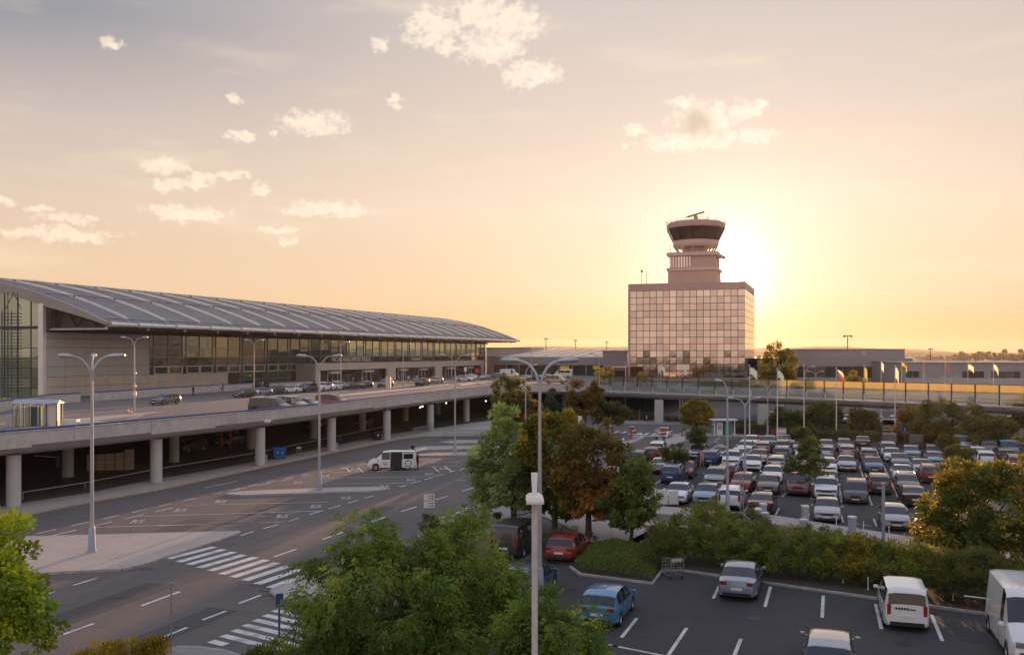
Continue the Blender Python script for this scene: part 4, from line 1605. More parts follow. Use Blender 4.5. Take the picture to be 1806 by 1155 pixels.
CARS = {
    # top: roof / bonnet line from rear (x<0) to front; belt; win: side window intervals along x
    'hatch': dict(L=4.2, W=1.78, H=1.46, r=.32, xf=1.28, xr=-1.28, top=[(-2.1, .62), (-2.04, .96), (-1.62, 1.34), (-1.1, 1.44), (-.1, 1.46), (.35, 1.40), (1.18, .99), (1.75, .88), (2.02, .70), (2.1, .55)],
                  belt=[(-2.1, .94), (0, .90), (1.2, .86), (2.1, .62)], ws=(.42, 1.16), rw=(-2.0, -1.66), win=[(-1.45, -.78), (-.68, .02), (.1, .8)]),
    'sedan': dict(L=4.68, W=1.82, H=1.45, r=.33, xf=1.42, xr=-1.35, top=[(-2.34, .65), (-2.28, 1.00), (-1.72, 1.06), (-.98, 1.39), (-.4, 1.45), (.3, 1.42), (1.15, 1.00), (1.95, .86), (2.26, .70), (2.34, .55)],
                  belt=[(-2.34, .96), (0, .92), (1.2, .87), (2.34, .62)], ws=(.36, 1.12), rw=(-1.68, -1.02), win=[(-1.2, -.68), (-.58, .1), (.18, .8)]),
    'wagon': dict(L=4.7, W=1.82, H=1.48, r=.33, xf=1.42, xr=-1.36, top=[(-2.35, .65), (-2.28, .98), (-1.98, 1.36), (-1.3, 1.46), (0, 1.48), (.35, 1.42), (1.2, 1.00), (1.98, .87), (2.27, .70), (2.35, .55)],
                  belt=[(-2.35, .96), (0, .92), (1.2, .87), (2.35, .62)], ws=(.42, 1.16), rw=(-2.22, -2.0), win=[(-1.85, -1.18), (-1.08, -.4), (-.3, .3), (.36, .85)]),
    'suv': dict(L=4.5, W=1.86, H=1.66, r=.36, xf=1.36, xr=-1.32, top=[(-2.25, .72), (-2.2, 1.10), (-1.82, 1.52), (-1.2, 1.64), (-.1, 1.66), (.4, 1.58), (1.1, 1.12), (1.85, 1.02), (2.15, .86), (2.25, .62)],
                belt=[(-2.25, 1.08), (0, 1.04), (1.1, 1.0), (2.25, .74)], ws=(.46, 1.08), rw=(-2.14, -1.86), win=[(-1.68, -1.05), (-.95, -.2), (-.1, .7)]),
    'mpv': dict(L=4.5, W=1.83, H=1.68, r=.33, xf=1.38, xr=-1.34, top=[(-2.25, .66), (-2.22, 1.02), (-2.02, 1.56), (-1.5, 1.66), (0, 1.68), (.55, 1.58), (1.45, 1.04), (1.95, .90), (2.18, .72), (2.25, .55)],
                belt=[(-2.25, 1.0), (0, .96), (1.4, .90), (2.25, .64)], ws=(.62, 1.40), rw=(-2.20, -2.05), win=[(-1.85, -1.05), (-.95, -.1), (0, .7), (.78, 1.05)]),
    'leisure_van': dict(L=4.4, W=1.85, H=1.84, r=.33, xf=1.42, xr=-1.30, top=[(-2.2, .62), (-2.19, 1.02), (-2.10, 1.70), (-1.95, 1.80), (0, 1.84), (.5, 1.76), (1.3, 1.12), (1.9, .98), (2.12, .78), (2.2, .55)],
                        belt=[(-2.2, 1.08), (0, 1.04), (1.3, 1.0), (2.2, .7)], ws=(.58, 1.26), rw=(-2.185, -2.11), win=[(-1.95, -1.2), (-1.1, -.2), (-.1, .75)]),
    'van': dict(L=4.95, W=1.92, H=1.94, r=.34, xf=1.60, xr=-1.55, top=[(-2.47, .62), (-2.46, 1.05), (-2.36, 1.78), (-2.2, 1.90), (0, 1.94), (.85, 1.86), (1.65, 1.22), (2.2, 1.02), (2.42, .78), (2.47, .55)],
                belt=[(-2.47, 1.12), (0, 1.10), (1.6, 1.06), (2.47, .74)], ws=(.92, 1.62), rw=(-2.45, -2.37), win=[(-2.2, -1.15), (-1.05, .12), (.2, 1.0)]),
    'panel_van': dict(L=5.6, W=2.05, H=2.5, r=.36, xf=1.95, xr=-1.75, top=[(-2.8, .62), (-2.79, 1.2), (-2.75, 2.38), (-2.6, 2.48), (.9, 2.5), (1.25, 2.36), (1.95, 1.40), (2.45, 1.10), (2.74, .82), (2.8, .55)],
                      belt=[(-2.8, 1.25), (0, 1.25), (1.9, 1.18), (2.8, .78)], ws=(1.32, 1.92), rw=None, win=[(.65, 1.25)]),
}


def section(sp, x):
    W, H, L = sp['W'] / 2, sp['H'], sp['L']
    t = abs(x) / (L / 2)
    w = W * (1 - .16 * max(0, (t - .80) / .20) ** 2.0)
    top = lerp_pts(sp['top'], x)
    belt = min(lerp_pts(sp['belt'], x), top - .03)
    zb = .20 + .10 * max(0, (t - .9) / .1)
    arch = 0
    for xw in (sp['xf'], sp['xr']):
        d = abs(x - xw)
        R = sp['r'] + .055
        if d < R:
            arch = max(arch, sp['r'] + math.sqrt(max(R * R - d * d, 0)))
    low = max(zb, arch)
    z2 = max(zb + .10, arch)
    z3 = max(zb + (belt - zb) * .55, arch + .03)
    q = max(0.0, min(1.0, (top - belt - .06) / (H - belt)))
    boxy = 1.0 if sp['H'] < 1.8 else .55
    y5 = w * (.93 - .19 * q * boxy)
    y6 = w * (.62 - .06 * q)
    return [(0, low), (w * .86, low), (w * .975, z2), (w, z3), (w * .965, belt), (y5, top - .045 - .02 * q), (y6, top - .008), (0, top)]


def car_meshes(sp, key):
    """one lofted shell; its faces are shared out between body, windscreen, rear window and side windows"""
    L = sp['L']
    xs = set([-L / 2, -L / 2 + .03, L / 2 - .03, L / 2, -L / 2 + .14, L / 2 - .14])
    for x, _ in sp['top']:
        xs.add(x)
    for w in sp['win'] + [sp['ws']] + ([sp['rw']] if sp['rw'] else []):
        xs |= set(w)
    for xw in (sp['xf'], sp['xr']):
        R = sp['r'] + .055
        for k in (-1.02, -.98, -.75, -.4, 0, .4, .75, .98, 1.02):
            xs.add(xw + k * R)
    xs = sorted(x for x in xs if -L / 2 <= x <= L / 2)
    xs = [x for i, x in enumerate(xs) if i == 0 or x - xs[i - 1] > .012]
    n = 8
    secs = [section(sp, x) for x in xs]
    vs = []
    for x, s in zip(xs, secs):
        for (y, z) in s:
            vs.append((x, y, z))
        for (y, z) in s[1:-1]:
            vs.append((x, -y, z))
    per = n + n - 2

    def idx(i, k):
        """k 0..n-1 left half, n.. mirrored going back down"""
        return i * per + k

    ring = list(range(n)) + [n + (n - 3) - j for j in range(n - 2)]      # closed loop of section indices
    parts = {'body': [], 'windscreen': [], 'rear_window': [], 'side_window': [], 'side_window2': []}

    def inside(a, b, w):
        return w and a >= w[0] - .013 and b <= w[1] + .013

    for i in range(len(xs) - 1):
        a, b = xs[i], xs[i + 1]
        for r in range(len(ring)):
            k0, k1 = ring[r], ring[(r + 1) % len(ring)]
            f = (idx(i, k0), idx(i + 1, k0), idx(i + 1, k1), idx(i, k1))
            kk0 = k0 if k0 < n else k0 - n + 1
            kk1 = k1 if k1 < n else k1 - n + 1
            band = min(kk0, kk1)
            dest = 'body'
            if band in (5, 6):
                if inside(a, b, sp['ws']):
                    dest = 'windscreen'
                elif inside(a, b, sp['rw']):
                    dest = 'rear_window'
            elif band == 4:
                for w in sp['win']:
                    if inside(a, b, w):
                        dest = 'side_window' if r < n else 'side_window2'
            parts[dest].append(f)
    parts['body'].append(tuple(idx(0, k) for k in ring))
    parts['body'].append(tuple(idx(len(xs) - 1, k) for k in reversed(ring)))
    out = {}
    for nm, fs in parts.items():
        if not fs:
            continue
        used = sorted(set(i for f in fs for i in f))
        mp = {u: j for j, u in enumerate(used)}
        b = MB()
        b.v = [vs[u] for u in used]
        b.f = [tuple(mp[i] for i in reversed(f)) for f in fs]
        out[nm] = b.mesh(nm.rstrip('2'), M['paint_white'] if nm == 'body' else M['car_glass'], True)
    return out


for nm, c, me_, ro in (('white', (.80, .80, .80), 0, .3), ('silver', (.42, .42, .43), .65, .32), ('grey', (.17, .17, .18), .5, .32), ('dark', (.045, .043, .046), .3, .3), ('black', (.016, .015, .016), .1, .28),
                       ('red', (.27, .020, .020), .1, .3), ('maroon', (.15, .020, .022), .2, .3), ('blue', (.035, .075, .22), .35, .3), ('lightblue', (.22, .30, .40), .5, .32), ('skyblue', (.06, .23, .42), .2, .3),
                       ('brown', (.13, .095, .08), .4, .32), ('beige', (.40, .35, .29), .4, .32), ('teal', (.03, .17, .26), .3, .3), ('greygreen', (.30, .32, .29), .5, .32), ('pinkish', (.36, .26, .25), .5, .32)):
    paint(nm, c, me_, ro)


def wheel_mesh(r, w=.21):
    b = MB()
    prof = [(r * .60, -w / 2), (r * .93, -w / 2), (r, -w / 2 + .04), (r, w / 2 - .04), (r * .93, w / 2), (r * .60, w / 2)]
    n = 18
    vs, fs = [], []
    for rr, y in prof:
        for k in range(n):
            t = 2 * math.pi * k / n
            vs.append((rr * math.cos(t), y, rr * math.sin(t)))
    for i in range(len(prof) - 1):
        for k in range(n):
            k2 = (k + 1) % n
            fs.append((i * n + k, (i + 1) * n + k, (i + 1) * n + k2, i * n + k2))
    b.add(vs, fs)
    t_ = b.mesh('tyre', M['tyre'], True)
    b = MB()
    vs, fs = [], []
    for rr, y in ((r * .62, w / 2 - .02), (r * .56, w / 2 - .05), (r * .16, w / 2 - .035), (0.02, w / 2 - .02)):
        for k in range(20):
            t = 2 * math.pi * k / 20
            q = rr * (1 if k % 4 < 2 or rr > r * .5 else .9)
            vs.append((q * math.cos(t), y - (.05 if (k % 4 >= 2 and rr < r * .3) else 0), q * math.sin(t)))
    for i in range(3):
        for k in range(20):
            k2 = (k + 1) % 20
            fs.append((i * 20 + k, (i + 1) * 20 + k, (i + 1) * 20 + k2, i * 20 + k2))
    for sgn in (1, -1):
        b.add([(v[0], v[1] * sgn, v[2]) for v in vs], [f if sgn > 0 else f[::-1] for f in fs])
    r_ = b.mesh('rim', M['alloy'])
    return t_, r_


PROTO = {}


def proto(kind):
    if kind in PROTO:
        return PROTO[kind]
    sp = CARS[kind]
    L, W = sp['L'], sp['W'] / 2
    me = car_meshes(sp, kind)
    t = dict(parts=[], sp=sp)
    P = t['parts']
    for nm, m in me.items():
        P.append((nm.rstrip('2'), m, (0, 0, 0), 0, 'paint' if nm == 'body' else None, None))
    ty, ri = wheel_mesh(sp['r'])
    hub = MB().tube((0, -.06, 0), (0, .06, 0), sp['r'] * .3, n=8).mesh('wheel', M['plastic_black'])
    for x in (sp['xf'], sp['xr']):
        for y in (W - .115, -W + .115):
            P.append(('wheel', hub, (x, y, sp['r']), 0, None, [('tyre', ty), ('rim', ri)]))
    # lamps: front and rear corners
    zf = lerp_pts(sp['belt'], L / 2) + .02
    hl = MB().box((0, 0, 0), (.17, .42, .19)).box((-.12, .12, .03), (.24, .17, .14)).mesh('headlight', M['headlight'])
    hr = MB().box((0, 0, 0), (.17, .42, .19)).box((-.12, -.12, .03), (.24, .17, .14)).mesh('headlight', M['headlight'])
    P.append(('headlight', hl, (L / 2 - .085, W * .60, zf), 0, None, None))
    P.append(('headlight', hr, (L / 2 - .085, -W * .60, zf), 0, None, None))
    tall = sp['H'] > 1.6
    zt = lerp_pts(sp['belt'], -L / 2) - (.10 if not tall else .14)
    th = .16 if not tall else .42
    tb = MB().box((0, 0, 0), (.10, .30 if not tall else .15, th)).mesh('tail_light', M['tail_red'])
    P.append(('tail_light', tb, (-L / 2 + .045, W * (.66 if not tall else .76), zt), 0, None, None))
    P.append(('tail_light', tb, (-L / 2 + .045, -W * (.66 if not tall else .76), zt), 0, None, None))
    pl = MB().box((0, 0, 0), (.02, .52, .11)).mesh('number_plate', M['plate_white'])
    P.append(('number_plate', pl, (L / 2 + .008, 0, .42), 0, None, None))
    P.append(('number_plate', pl, (-L / 2 - .008, 0, .62 if not tall else .66), 0, None, None))
    gr = MB().box((0, 0, .08), (.05, W * .86, .16)).box((0, 0, -.25), (.06, W * 1.35, .17)).mesh('grille', M['plastic_black'])
    P.append(('grille', gr, (L / 2 + .004, 0, zf - .10), 0, None, None))
    bu = MB().box((0, 0, 0), (.06, W * 1.45, .16)).mesh('bumper_trim', M['plastic_black'])
    P.append(('bumper_trim', bu, (-L / 2 + .01, 0, .36), 0, None, None))
    for y in (W * .985, -W * .985):
        sill = MB().box((0, 0, 0), (sp['xf'] - sp['xr'] - 2 * sp['r'] - .16, .03, .10))
        P.append(('sill', sill.mesh('sill', M['plastic_black']), ((sp['xf'] + sp['xr']) / 2, y, .265), 0, None, None))
    xm = sp['ws'][1] - .22
    zm = lerp_pts(sp['belt'], xm) + .10
    for y in (1, -1):
        mb = MB()
        mb.lathe([(.02, -.085), (.085, -.06), (.10, 0), (.085, .06), (.02, .085)], (0, 0, 0), 8, 1.0)
        mb.v = [(v[0] * .75, v[1] * 1.15, v[2]) for v in mb.v]
        mb.box((0, -.11 * y, -.04), (.05, .12, .04))
        P.append(('mirror', mb.mesh('mirror', M['paint_white'], True), (xm, y * (W + .10), zm), 0, 'paint', None))
    # door seams and handles, thin dark lines proud of the flank
    dh = MB()
    for w in sp['win'][-2:]:
        for y in (1, -1):
            dh.box((w[0] + .12, y * (W * .985 + .012), lerp_pts(sp['belt'], w[0]) - .12), (.16, .02, .025))
    P.append(('door_handle', dh.mesh('door_handle', M['paint_white']), (0, 0, 0), 0, 'paint', None))
    ds = MB()
    for w in sp['win']:
        x = w[0] - .045
        if min(abs(x - sp['xf']), abs(x - sp['xr'])) > sp['r'] + .08:
            for y in (1, -1):
                s = section(sp, x)
                for (y0, z0), (y1, z1) in ((s[2], s[3]), (s[3], s[4])):
                    ds.bar((x, y * (y0 + .002), z0), (x, y * (y1 + .002), z1), .012, .012)
    if ds.v:
        P.append(('door_seam', ds.mesh('door_seam', M['plastic_black']), (0, 0, 0), 0, None, None))
    if kind in ('wagon', 'suv', 'mpv'):
        rr = MB()
        for y in (1, -1):
            rr.path([(-1.6, y * W * .70, sp['H'] - .05), (-1.5, y * W * .70, sp['H'] + .02), (.05, y * W * .70, sp['H'] + .035), (.2, y * W * .70, sp['H'] - .05)], .022, 6)
        P.append(('roof_rail', rr.mesh('roof_rail', M['alloy']), (0, 0, 0), 0, None, None))
    PROTO[kind] = t
    return t


SMALL_KEEP = {'body', 'windscreen', 'rear_window', 'side_window', 'wheel', 'headlight', 'tail_light', 'mirror', 'number_plate', 'grille'}
KIND_NAME = {'hatch': ('hatchback', 'car'), 'sedan': ('sedan', 'car'), 'wagon': ('estate_car', 'car'), 'suv': ('suv', 'car'), 'mpv': ('people_carrier', 'car'), 'leisure_van': ('leisure_van', 'van'), 'van': ('minivan', 'van'), 'panel_van': ('panel_van', 'van')}


def put_car(kind, color, loc, heading, label, group=None, small=False, name=None, scale=1.0):
    t = proto(kind)
    nm, cat = KIND_NAME[kind]
    o = thing(name or nm, label, cat, loc, math.atan2(heading[1], heading[0]), group)
    for (pn_, me, l, rz, pt, subs) in t['parts']:
        if small and pn_ not in SMALL_KEEP:
            continue
        c = link(pn_, me, o)
        c.location = l
        if pt:
            set_mat(c, M['paint_' + color])
        if subs:
            for sn, sm_ in subs:
                link(sn, sm_, c)
    if scale != 1.0:
        o.scale = (scale,) * 3
    return o


UV = (U.x, U.y)
mU = (-U.x, -U.y)
VV = (V.x, V.y)
mV = (-V.x, -V.y)


def lot_car(kind, color, px, py, face, label, group='cars in the main car park', small=False, z=0.0):
    """face F: bonnet towards the viewer, R: tail towards the viewer; (px, py) is the middle of the near bumper"""
    p = at(px, py, z + .16)
    L = CARS[kind]['L']
    a = random.gauss(0, .022)
    d = Vector((U.x * math.cos(a) - U.y * math.sin(a), U.x * math.sin(a) + U.y * math.cos(a), 0))
    h = (-d.x, -d.y) if face == 'F' else (d.x, d.y)
    c = p + d * (L / 2)
    return put_car(kind, color, (c.x, c.y, z), h, label, group, small)


LOT = [
    ('suv', 'black', 1121, 822, 'R', 'black car with sunlit roof half hidden by the brown tree'),
    ('suv', 'white', 1157, 803, 'R', 'white car at the left edge of the lot behind the red hatchback'),
    ('hatch', 'red', 1146, 811, 'R', 'red hatchback next to the brown tree at the left edge of the lot'),
    ('sedan', 'lightblue', 1160, 834, 'R', 'pale blue saloon seen from behind next to the brown tree'),
    ('sedan', 'maroon', 1203, 842, 'F', 'maroon saloon under the small round tree beside the blue car'),
    ('suv', 'blue', 1181, 851, 'R', 'bright blue car seen from behind at the left end of the lot'),
    ('hatch', 'black', 1177, 818, 'F', 'black car behind the small round tree'),
    ('sedan', 'white', 1189, 887, 'F', 'white saloon behind the white hoarding panels'),
    ('sedan', 'lightblue', 1240, 889, 'F', 'pale blue saloon facing out over the shrubs, right of the hoarding'),
    ('suv', 'white', 1286, 897, 'R', 'white car with open looking tailgate window beside the grey lamp post foot'),
    ('sedan', 'black', 1340, 906, 'R', 'black saloon parked tail out beside the pavement pay boxes'),
    ('suv', 'greygreen', 1258, 859, 'F', 'silver green off-roader with dark bumper left of the red hatchback'),
    ('hatch', 'maroon', 1280, 845, 'R', 'dark red car half hidden behind the silver green off-roader'),
    ('hatch', 'red', 1305, 866, 'F', 'bright red hatchback facing the camera in mid lot'),
    ('sedan', 'white', 1361, 851, 'F', 'white saloon directly behind the brown saloon'),
    ('sedan', 'brown', 1354, 870, 'F', 'brown grey saloon facing the camera right of the red hatchback'),
    ('wagon', 'silver', 1227, 808, 'F', 'silver estate beside the thin round orange lit tree'),
    ('suv', 'blue', 1250, 821, 'R', 'dark blue car with two people walking at its side'),
    ('sedan', 'pinkish', 1267, 811, 'F', 'rose grey saloon right of the dark blue car'),
    ('suv', 'white', 1288, 823, 'F', 'white off-roader behind the grey lamp post in the left lane of the lot'),
    ('hatch', 'white', 1303, 814, 'F', 'small white car tucked behind the white off-roader'),
    ('hatch', 'white', 1313, 799, 'F', 'white hatchback in front of the white car by the red hut bin'),
    ('hatch', 'white', 1324, 788, 'F', 'white car first in the row by the far hedge'),
    ('sedan', 'white', 1326, 829, 'F', 'clean white saloon left of the silver estate seen from behind'),
    ('sedan', 'pinkish', 1338, 817, 'F', 'rose beige saloon behind the clean white saloon'),
    ('wagon', 'pinkish', 1344, 800, 'R', 'rose silver estate seen from behind in the far left rows'),
    ('hatch', 'grey', 1356, 789, 'F', 'grey car behind the rose silver estate'),
    ('suv', 'dark', 1380, 800, 'R', 'dark off-roader seen from behind left of the tall round tree'),
    ('sedan', 'grey', 1390, 788, 'F', 'grey car in the last row left of the tall round tree'),
    ('wagon', 'silver', 1368, 829, 'R', 'silver estate seen from behind left of the wide round tree'),
    ('suv', 'grey', 1378, 813, 'R', 'grey car just behind the silver estate'),
    ('suv', 'maroon', 1407, 873, 'F', 'maroon off-roader with a roof rack under the wide round tree'),
    ('suv', 'white', 1457, 879, 'F', 'white off-roader with black grille right of the maroon one'),
    ('sedan', 'dark', 1460, 862, 'F', 'dark car mostly hidden behind the white off-roader with black grille'),
    ('mpv', 'dark', 1509, 887, 'F', 'charcoal people carrier facing the camera in the third row'),
    ('suv', 'brown', 1553, 871, 'R', 'brown off-roader seen from behind next to the charcoal people carrier'),
    ('sedan', 'silver', 1459, 919, 'F', 'silver saloon with bright windscreen shade nearest the front pavement'),
    ('sedan', 'silver', 1495, 830, 'F', 'silver saloon left of the royal blue saloon'),
    ('wagon', 'pinkish', 1494, 807, 'R', 'rose silver estate directly behind the silver saloon'),
    ('hatch', 'grey', 1490, 795, 'F', 'grey car behind two others in the column right of the tall round tree'),
    ('sedan', 'blue', 1543, 833, 'F', 'royal blue saloon facing the camera'),
    ('wagon', 'grey', 1533, 814, 'R', 'dark grey estate seen from behind the royal blue saloon'),
    ('sedan', 'black', 1522, 789, 'R', 'black saloon alone at the far hedge'),
    ('hatch', 'silver', 1457, 808, 'R', 'silver hatchback peeping out right of the tall round tree'),
    ('hatch', 'pinkish', 1457, 797, 'F', 'rose grey car in the last row right of the tall round tree'),
    ('hatch', 'white', 1460, 834, 'F', 'white car peeping out right of the wide round tree'),
    ('mpv', 'silver', 1415, 826, 'R', 'pale car roof showing above the wide round tree'),
    ('sedan', 'white', 1411, 798, 'F', 'white car mirror and wing showing left of the tall round tree'),
    ('van', 'dark', 1569, 791, 'R', 'dark van in the last row beside the blue parking sign'),
    ('mpv', 'silver', 1569, 806, 'F', 'silver people carrier in front of the dark van'),
    ('sedan', 'white', 1575, 814, 'F', 'white saloon close in front of the silver people carrier'),
    ('hatch', 'lightblue', 1610, 809, 'F', 'ice blue hatchback right of the white saloon'),
    ('van', 'black', 1616, 792, 'R', 'black van under the dark tree in the last row'),
    ('wagon', 'dark', 1648, 806, 'R', 'dark estate left of the small round tree on the right'),
    ('hatch', 'lightblue', 1653, 821, 'F', 'ice blue car half behind the small round tree on the right'),
    ('sedan', 'grey', 1589, 825, 'F', 'grey saloon with its front end behind a white one'),
    ('sedan', 'white', 1595, 849, 'F', 'white saloon in the fourth row facing the camera'),
    ('sedan', 'silver', 1630, 837, 'F', 'silver saloon beside the dark car near the yellow tree'),
    ('suv', 'maroon', 1643, 851, 'R', 'dark maroon car seen from behind at the yellow tree edge'),
    ('wagon', 'dark', 1604, 869, 'F', 'dark estate with sunlit roof behind the black saloon'),
    ('sedan', 'black', 1615, 892, 'R', 'black saloon seen from behind near the yellow tree'),
    ('hatch', 'silver', 1582, 933, 'F', 'pale silver hatchback at the front pavement by the steel post'),
    ('van', 'silver', 1700, 796, 'F', 'silver van far right in the last row'),
    ('hatch', 'white', 1728, 812, 'F', 'white hatchback behind the yellow tree top'),
    ('suv', 'grey', 1746, 801, 'R', 'grey off-roader in the last row right of the silver van'),
    ('leisure_van', 'teal', 1783, 805, 'F', 'teal van in the last row at the right edge'),
    ('suv', 'white', 1741, 822, 'R', 'white off-roader roof just above the yellow tree'),
    ('wagon', 'black', 1777, 814, 'R', 'black estate in front of the teal van'),
    ('suv', 'maroon', 1796, 831, 'R', 'maroon off-roader at the right edge of the photo'),
    ('sedan', 'white', 1790, 846, 'F', 'white car roof above the yellow tree at the right edge'),
    ('hatch', 'dark', 1108, 846, 'R', 'dark car glimpsed through the brown tree'),
    ('hatch', 'white', 1085, 838, 'R', 'white car glimpsed through the brown tree'),
    ('sedan', 'silver', 1110, 876, 'F', 'silver car glimpsed low through the brown tree'),
]
for kd, cl, px, py, fc, lb in LOT:
    lot_car(kd, cl, px, py, fc, lb, small=py < 812)
# white road car at the barrier
lot_car('sedan', 'white', 1166, 772, 'F', 'white saloon waiting at the barrier by the no entry sign', None)
# beyond the hedge, under and behind the viaduct
FAR = [
    ('van', 'white', 1568, 763, 'F', 'white van facing the camera between hedge and viaduct'),
    ('sedan', 'silver', 1552, 750, 'F', 'silver saloon just below the viaduct edge'),
    ('suv', 'black', 1537, 764, 'F', 'black car behind the hedge beside the white van'),
    ('hatch', 'white', 1579, 748, 'F', 'white car behind the flag pole below the viaduct'),
    ('suv', 'white', 1476, 745, 'F', 'white off-roader in the shade below the viaduct'),
    ('sedan', 'silver', 1497, 746, 'F', 'silver car in the shade right of the white off-roader'),
    ('sedan', 'white', 1362, 740, 'F', 'white saloon behind the viaduct pillar'),
    ('suv', 'black', 1375, 728, 'R', 'black car deep under the viaduct behind the pillar'),
    ('hatch', 'dark', 1520, 752, 'R', 'dark car in the shade left of the black car'),
    ('sedan', 'silver', 1780, 742, 'F', 'silver saloon on the rising lane at the right edge'),
    ('wagon', 'white', 1800, 751, 'F', 'white estate low at the right edge beside the lane'),
    ('hatch', 'silver', 1613, 744, 'F', 'silver car behind the reddish tree'),
]
for kd, cl, px, py, fc, lb in FAR:
    lot_car(kd, cl, px, py, fc, lb, 'cars parked behind the hedge', True, .09)

# near lot
lot_car('sedan', 'lightblue', 1299, 1056, 'R', 'ice blue saloon parked nose into the hedge', None)
wv = lot_car('leisure_van', 'white', 1600, 1109, 'R', 'white leisure van with black rear window parked at the hedge', None)
b = MB()
for k in range(5):
    b.box((-2.212, .42 - k * .11, 1.0), (.01, .08, .085))
b.box((-2.212, -.20, .98), (.01, .24, .045))
b.build('tailgate_print', M['plastic_black'], wv)
lot_car('hatch', 'silver', 1462, 1206, 'R', 'silver hatchback cut off by the bottom edge of the photo', None)
lot_car('panel_van', 'white', 1836, 1172, 'F', 'tall white panel van at the right edge by the hedge', None)
p = at(1052, 1103, .16) + U * 2.1
put_car('hatch', 'skyblue', (p.x, p.y, 0), UV, 'sky blue hatchback beside the big foreground tree', None)
p = at(985, 990, .16) + U * 2.1
put_car('hatch', 'red', (p.x, p.y, 0), UV, 'bright red hatchback behind the two lamp posts', None)
p = at(888, 982, .16) + U * 2.4
put_car('van', 'dark', (p.x, p.y, 0), UV, 'dark grey minivan seen from behind under the green tree', None)
p = at(912, 1056, .16) + U * 2.0
put_car('hatch', 'blue', (p.x, p.y, 0), UV, 'dark blue car partly hidden by the foreground ash leaves', None)

# white minivan in the bay: sliding door and tailgate open
vb = at(690, 829)
bd = Vector((.992, .125, 0)).normalized()
mv = put_car('van', 'white', (vb.x, vb.y + .55, 0), (-bd.x, -bd.y), 'white minivan with side door and tailgate open in the bus bay', None)
b = MB()
b.box((-.42, .955, 1.02), (1.12, .03, 1.50))
b.build('door_opening', M['plastic_black'], mv)
b = MB()
b.box((-1.62, 1.01, 1.05), (1.15, .03, 1.45))
b.build('sliding_door', M['paint_white'], mv)
b = MB()
b.box((-1.62, 1.03, 1.42), (.95, .02, .50))
b.build('sliding_door_window', M['car_glass'], mv)
b = MB()
b.add([(-2.36, -.85, 1.88), (-2.36, .85, 1.88), (-3.45, .80, 2.12), (-3.45, -.80, 2.12), (-2.36, -.85, 1.82), (-2.36, .85, 1.82), (-3.45, .80, 2.07), (-3.45, -.80, 2.07)], [(0, 1, 2, 3), (7, 6, 5, 4), (0, 3, 7, 4), (1, 5, 6, 2), (3, 2, 6, 7), (0, 4, 5, 1)])
b.build('tailgate', M['paint_white'], mv)
b = MB()
ro = .30
for k in range(18):
    t0, t1 = 2 * math.pi * k / 18, 2 * math.pi * (k + 1) / 18
    b.bar((-1.62 + ro * math.cos(t0), 1.028, .72 + ro * math.sin(t0)), (-1.62 + ro * math.cos(t1), 1.028, .72 + ro * math.sin(t1)), .02, .07)
b.build('round_emblem', M['plastic_black'], mv)
b = MB()
for k, (dx, dz) in enumerate(((0, .1), (.16, .1), (.32, .1), (.02, -.06), (.18, -.06), (.34, -.06), (.16, -.2))):
    b.box((.50 + dx, .972, .74 + dz), (.09, .02, .07))
b.build('door_print', M['plastic_black'], mv)

# vehicles on the viaduct deck
def deck_car(kind, color, px, py, h, label, group='cars dropping off at the terminal', small=False):
    p = at(px, py, DECK + .1)
    if kind and abs(h[0] * VV[0] + h[1] * VV[1]) < .5:
        p = p + Vector((-V.x, -V.y, 0)) * (CARS[kind]['W'] / 2)
    return put_car(kind, color, (p.x, p.y, DECK), h, label, group, small)


deck_car('wagon', 'grey', 301, 712, mU, 'blue grey estate driving alone on the deck', None)
for kd, cl, px, Y, lb in (('van', 'dark', 477, 73.2, 'dark blue van parked first behind the parapet'), ('van', 'beige', 508, 75.8, 'rosy silver van parked second behind the parapet'),
                          ('wagon', 'lightblue', 541, 78.6, 'pale estate with chequered side parked behind the parapet'), ('mpv', 'red', 586, 83.0, 'red people carrier parked behind the parapet')):
    p = on(px, Y)
    put_car(kd, cl, (p.x, p.y, DECK), VV, lb, 'vehicles parked behind the parapet')
ROWD = [
    ('sedan', 'black', 441, 699.5, 'black convertible at the left end of the kerbside row'), ('sedan', 'lightblue', 468, 697, 'pale blue saloon third from the deck lamp'),
    ('wagon', 'dark', 492, 694, 'dark estate left of the two white cars'), ('hatch', 'white', 513, 692.5, 'white hatchback with sunlit orange roof'), ('hatch', 'white', 530, 691.5, 'white hatchback right of the orange roofed one'),
    ('suv', 'black', 551, 690.5, 'black off-roader right of the white hatchbacks'), ('suv', 'white', 578, 688.5, 'large white off-roader in the kerbside row'), ('suv', 'white', 600, 686.5, 'smaller white off-roader near the deck lamp'),
    ('sedan', 'black', 624, 685.5, 'black saloon near the portal doors'), ('wagon', 'dark', 650, 683.8, 'dark estate further along the portal'), ('suv', 'grey', 687, 682.5, 'grey off-roader beside a white box van'),
]
for kd, cl, px, py, lb in ROWD:
    deck_car(kd, cl, px, py, mU, lb)
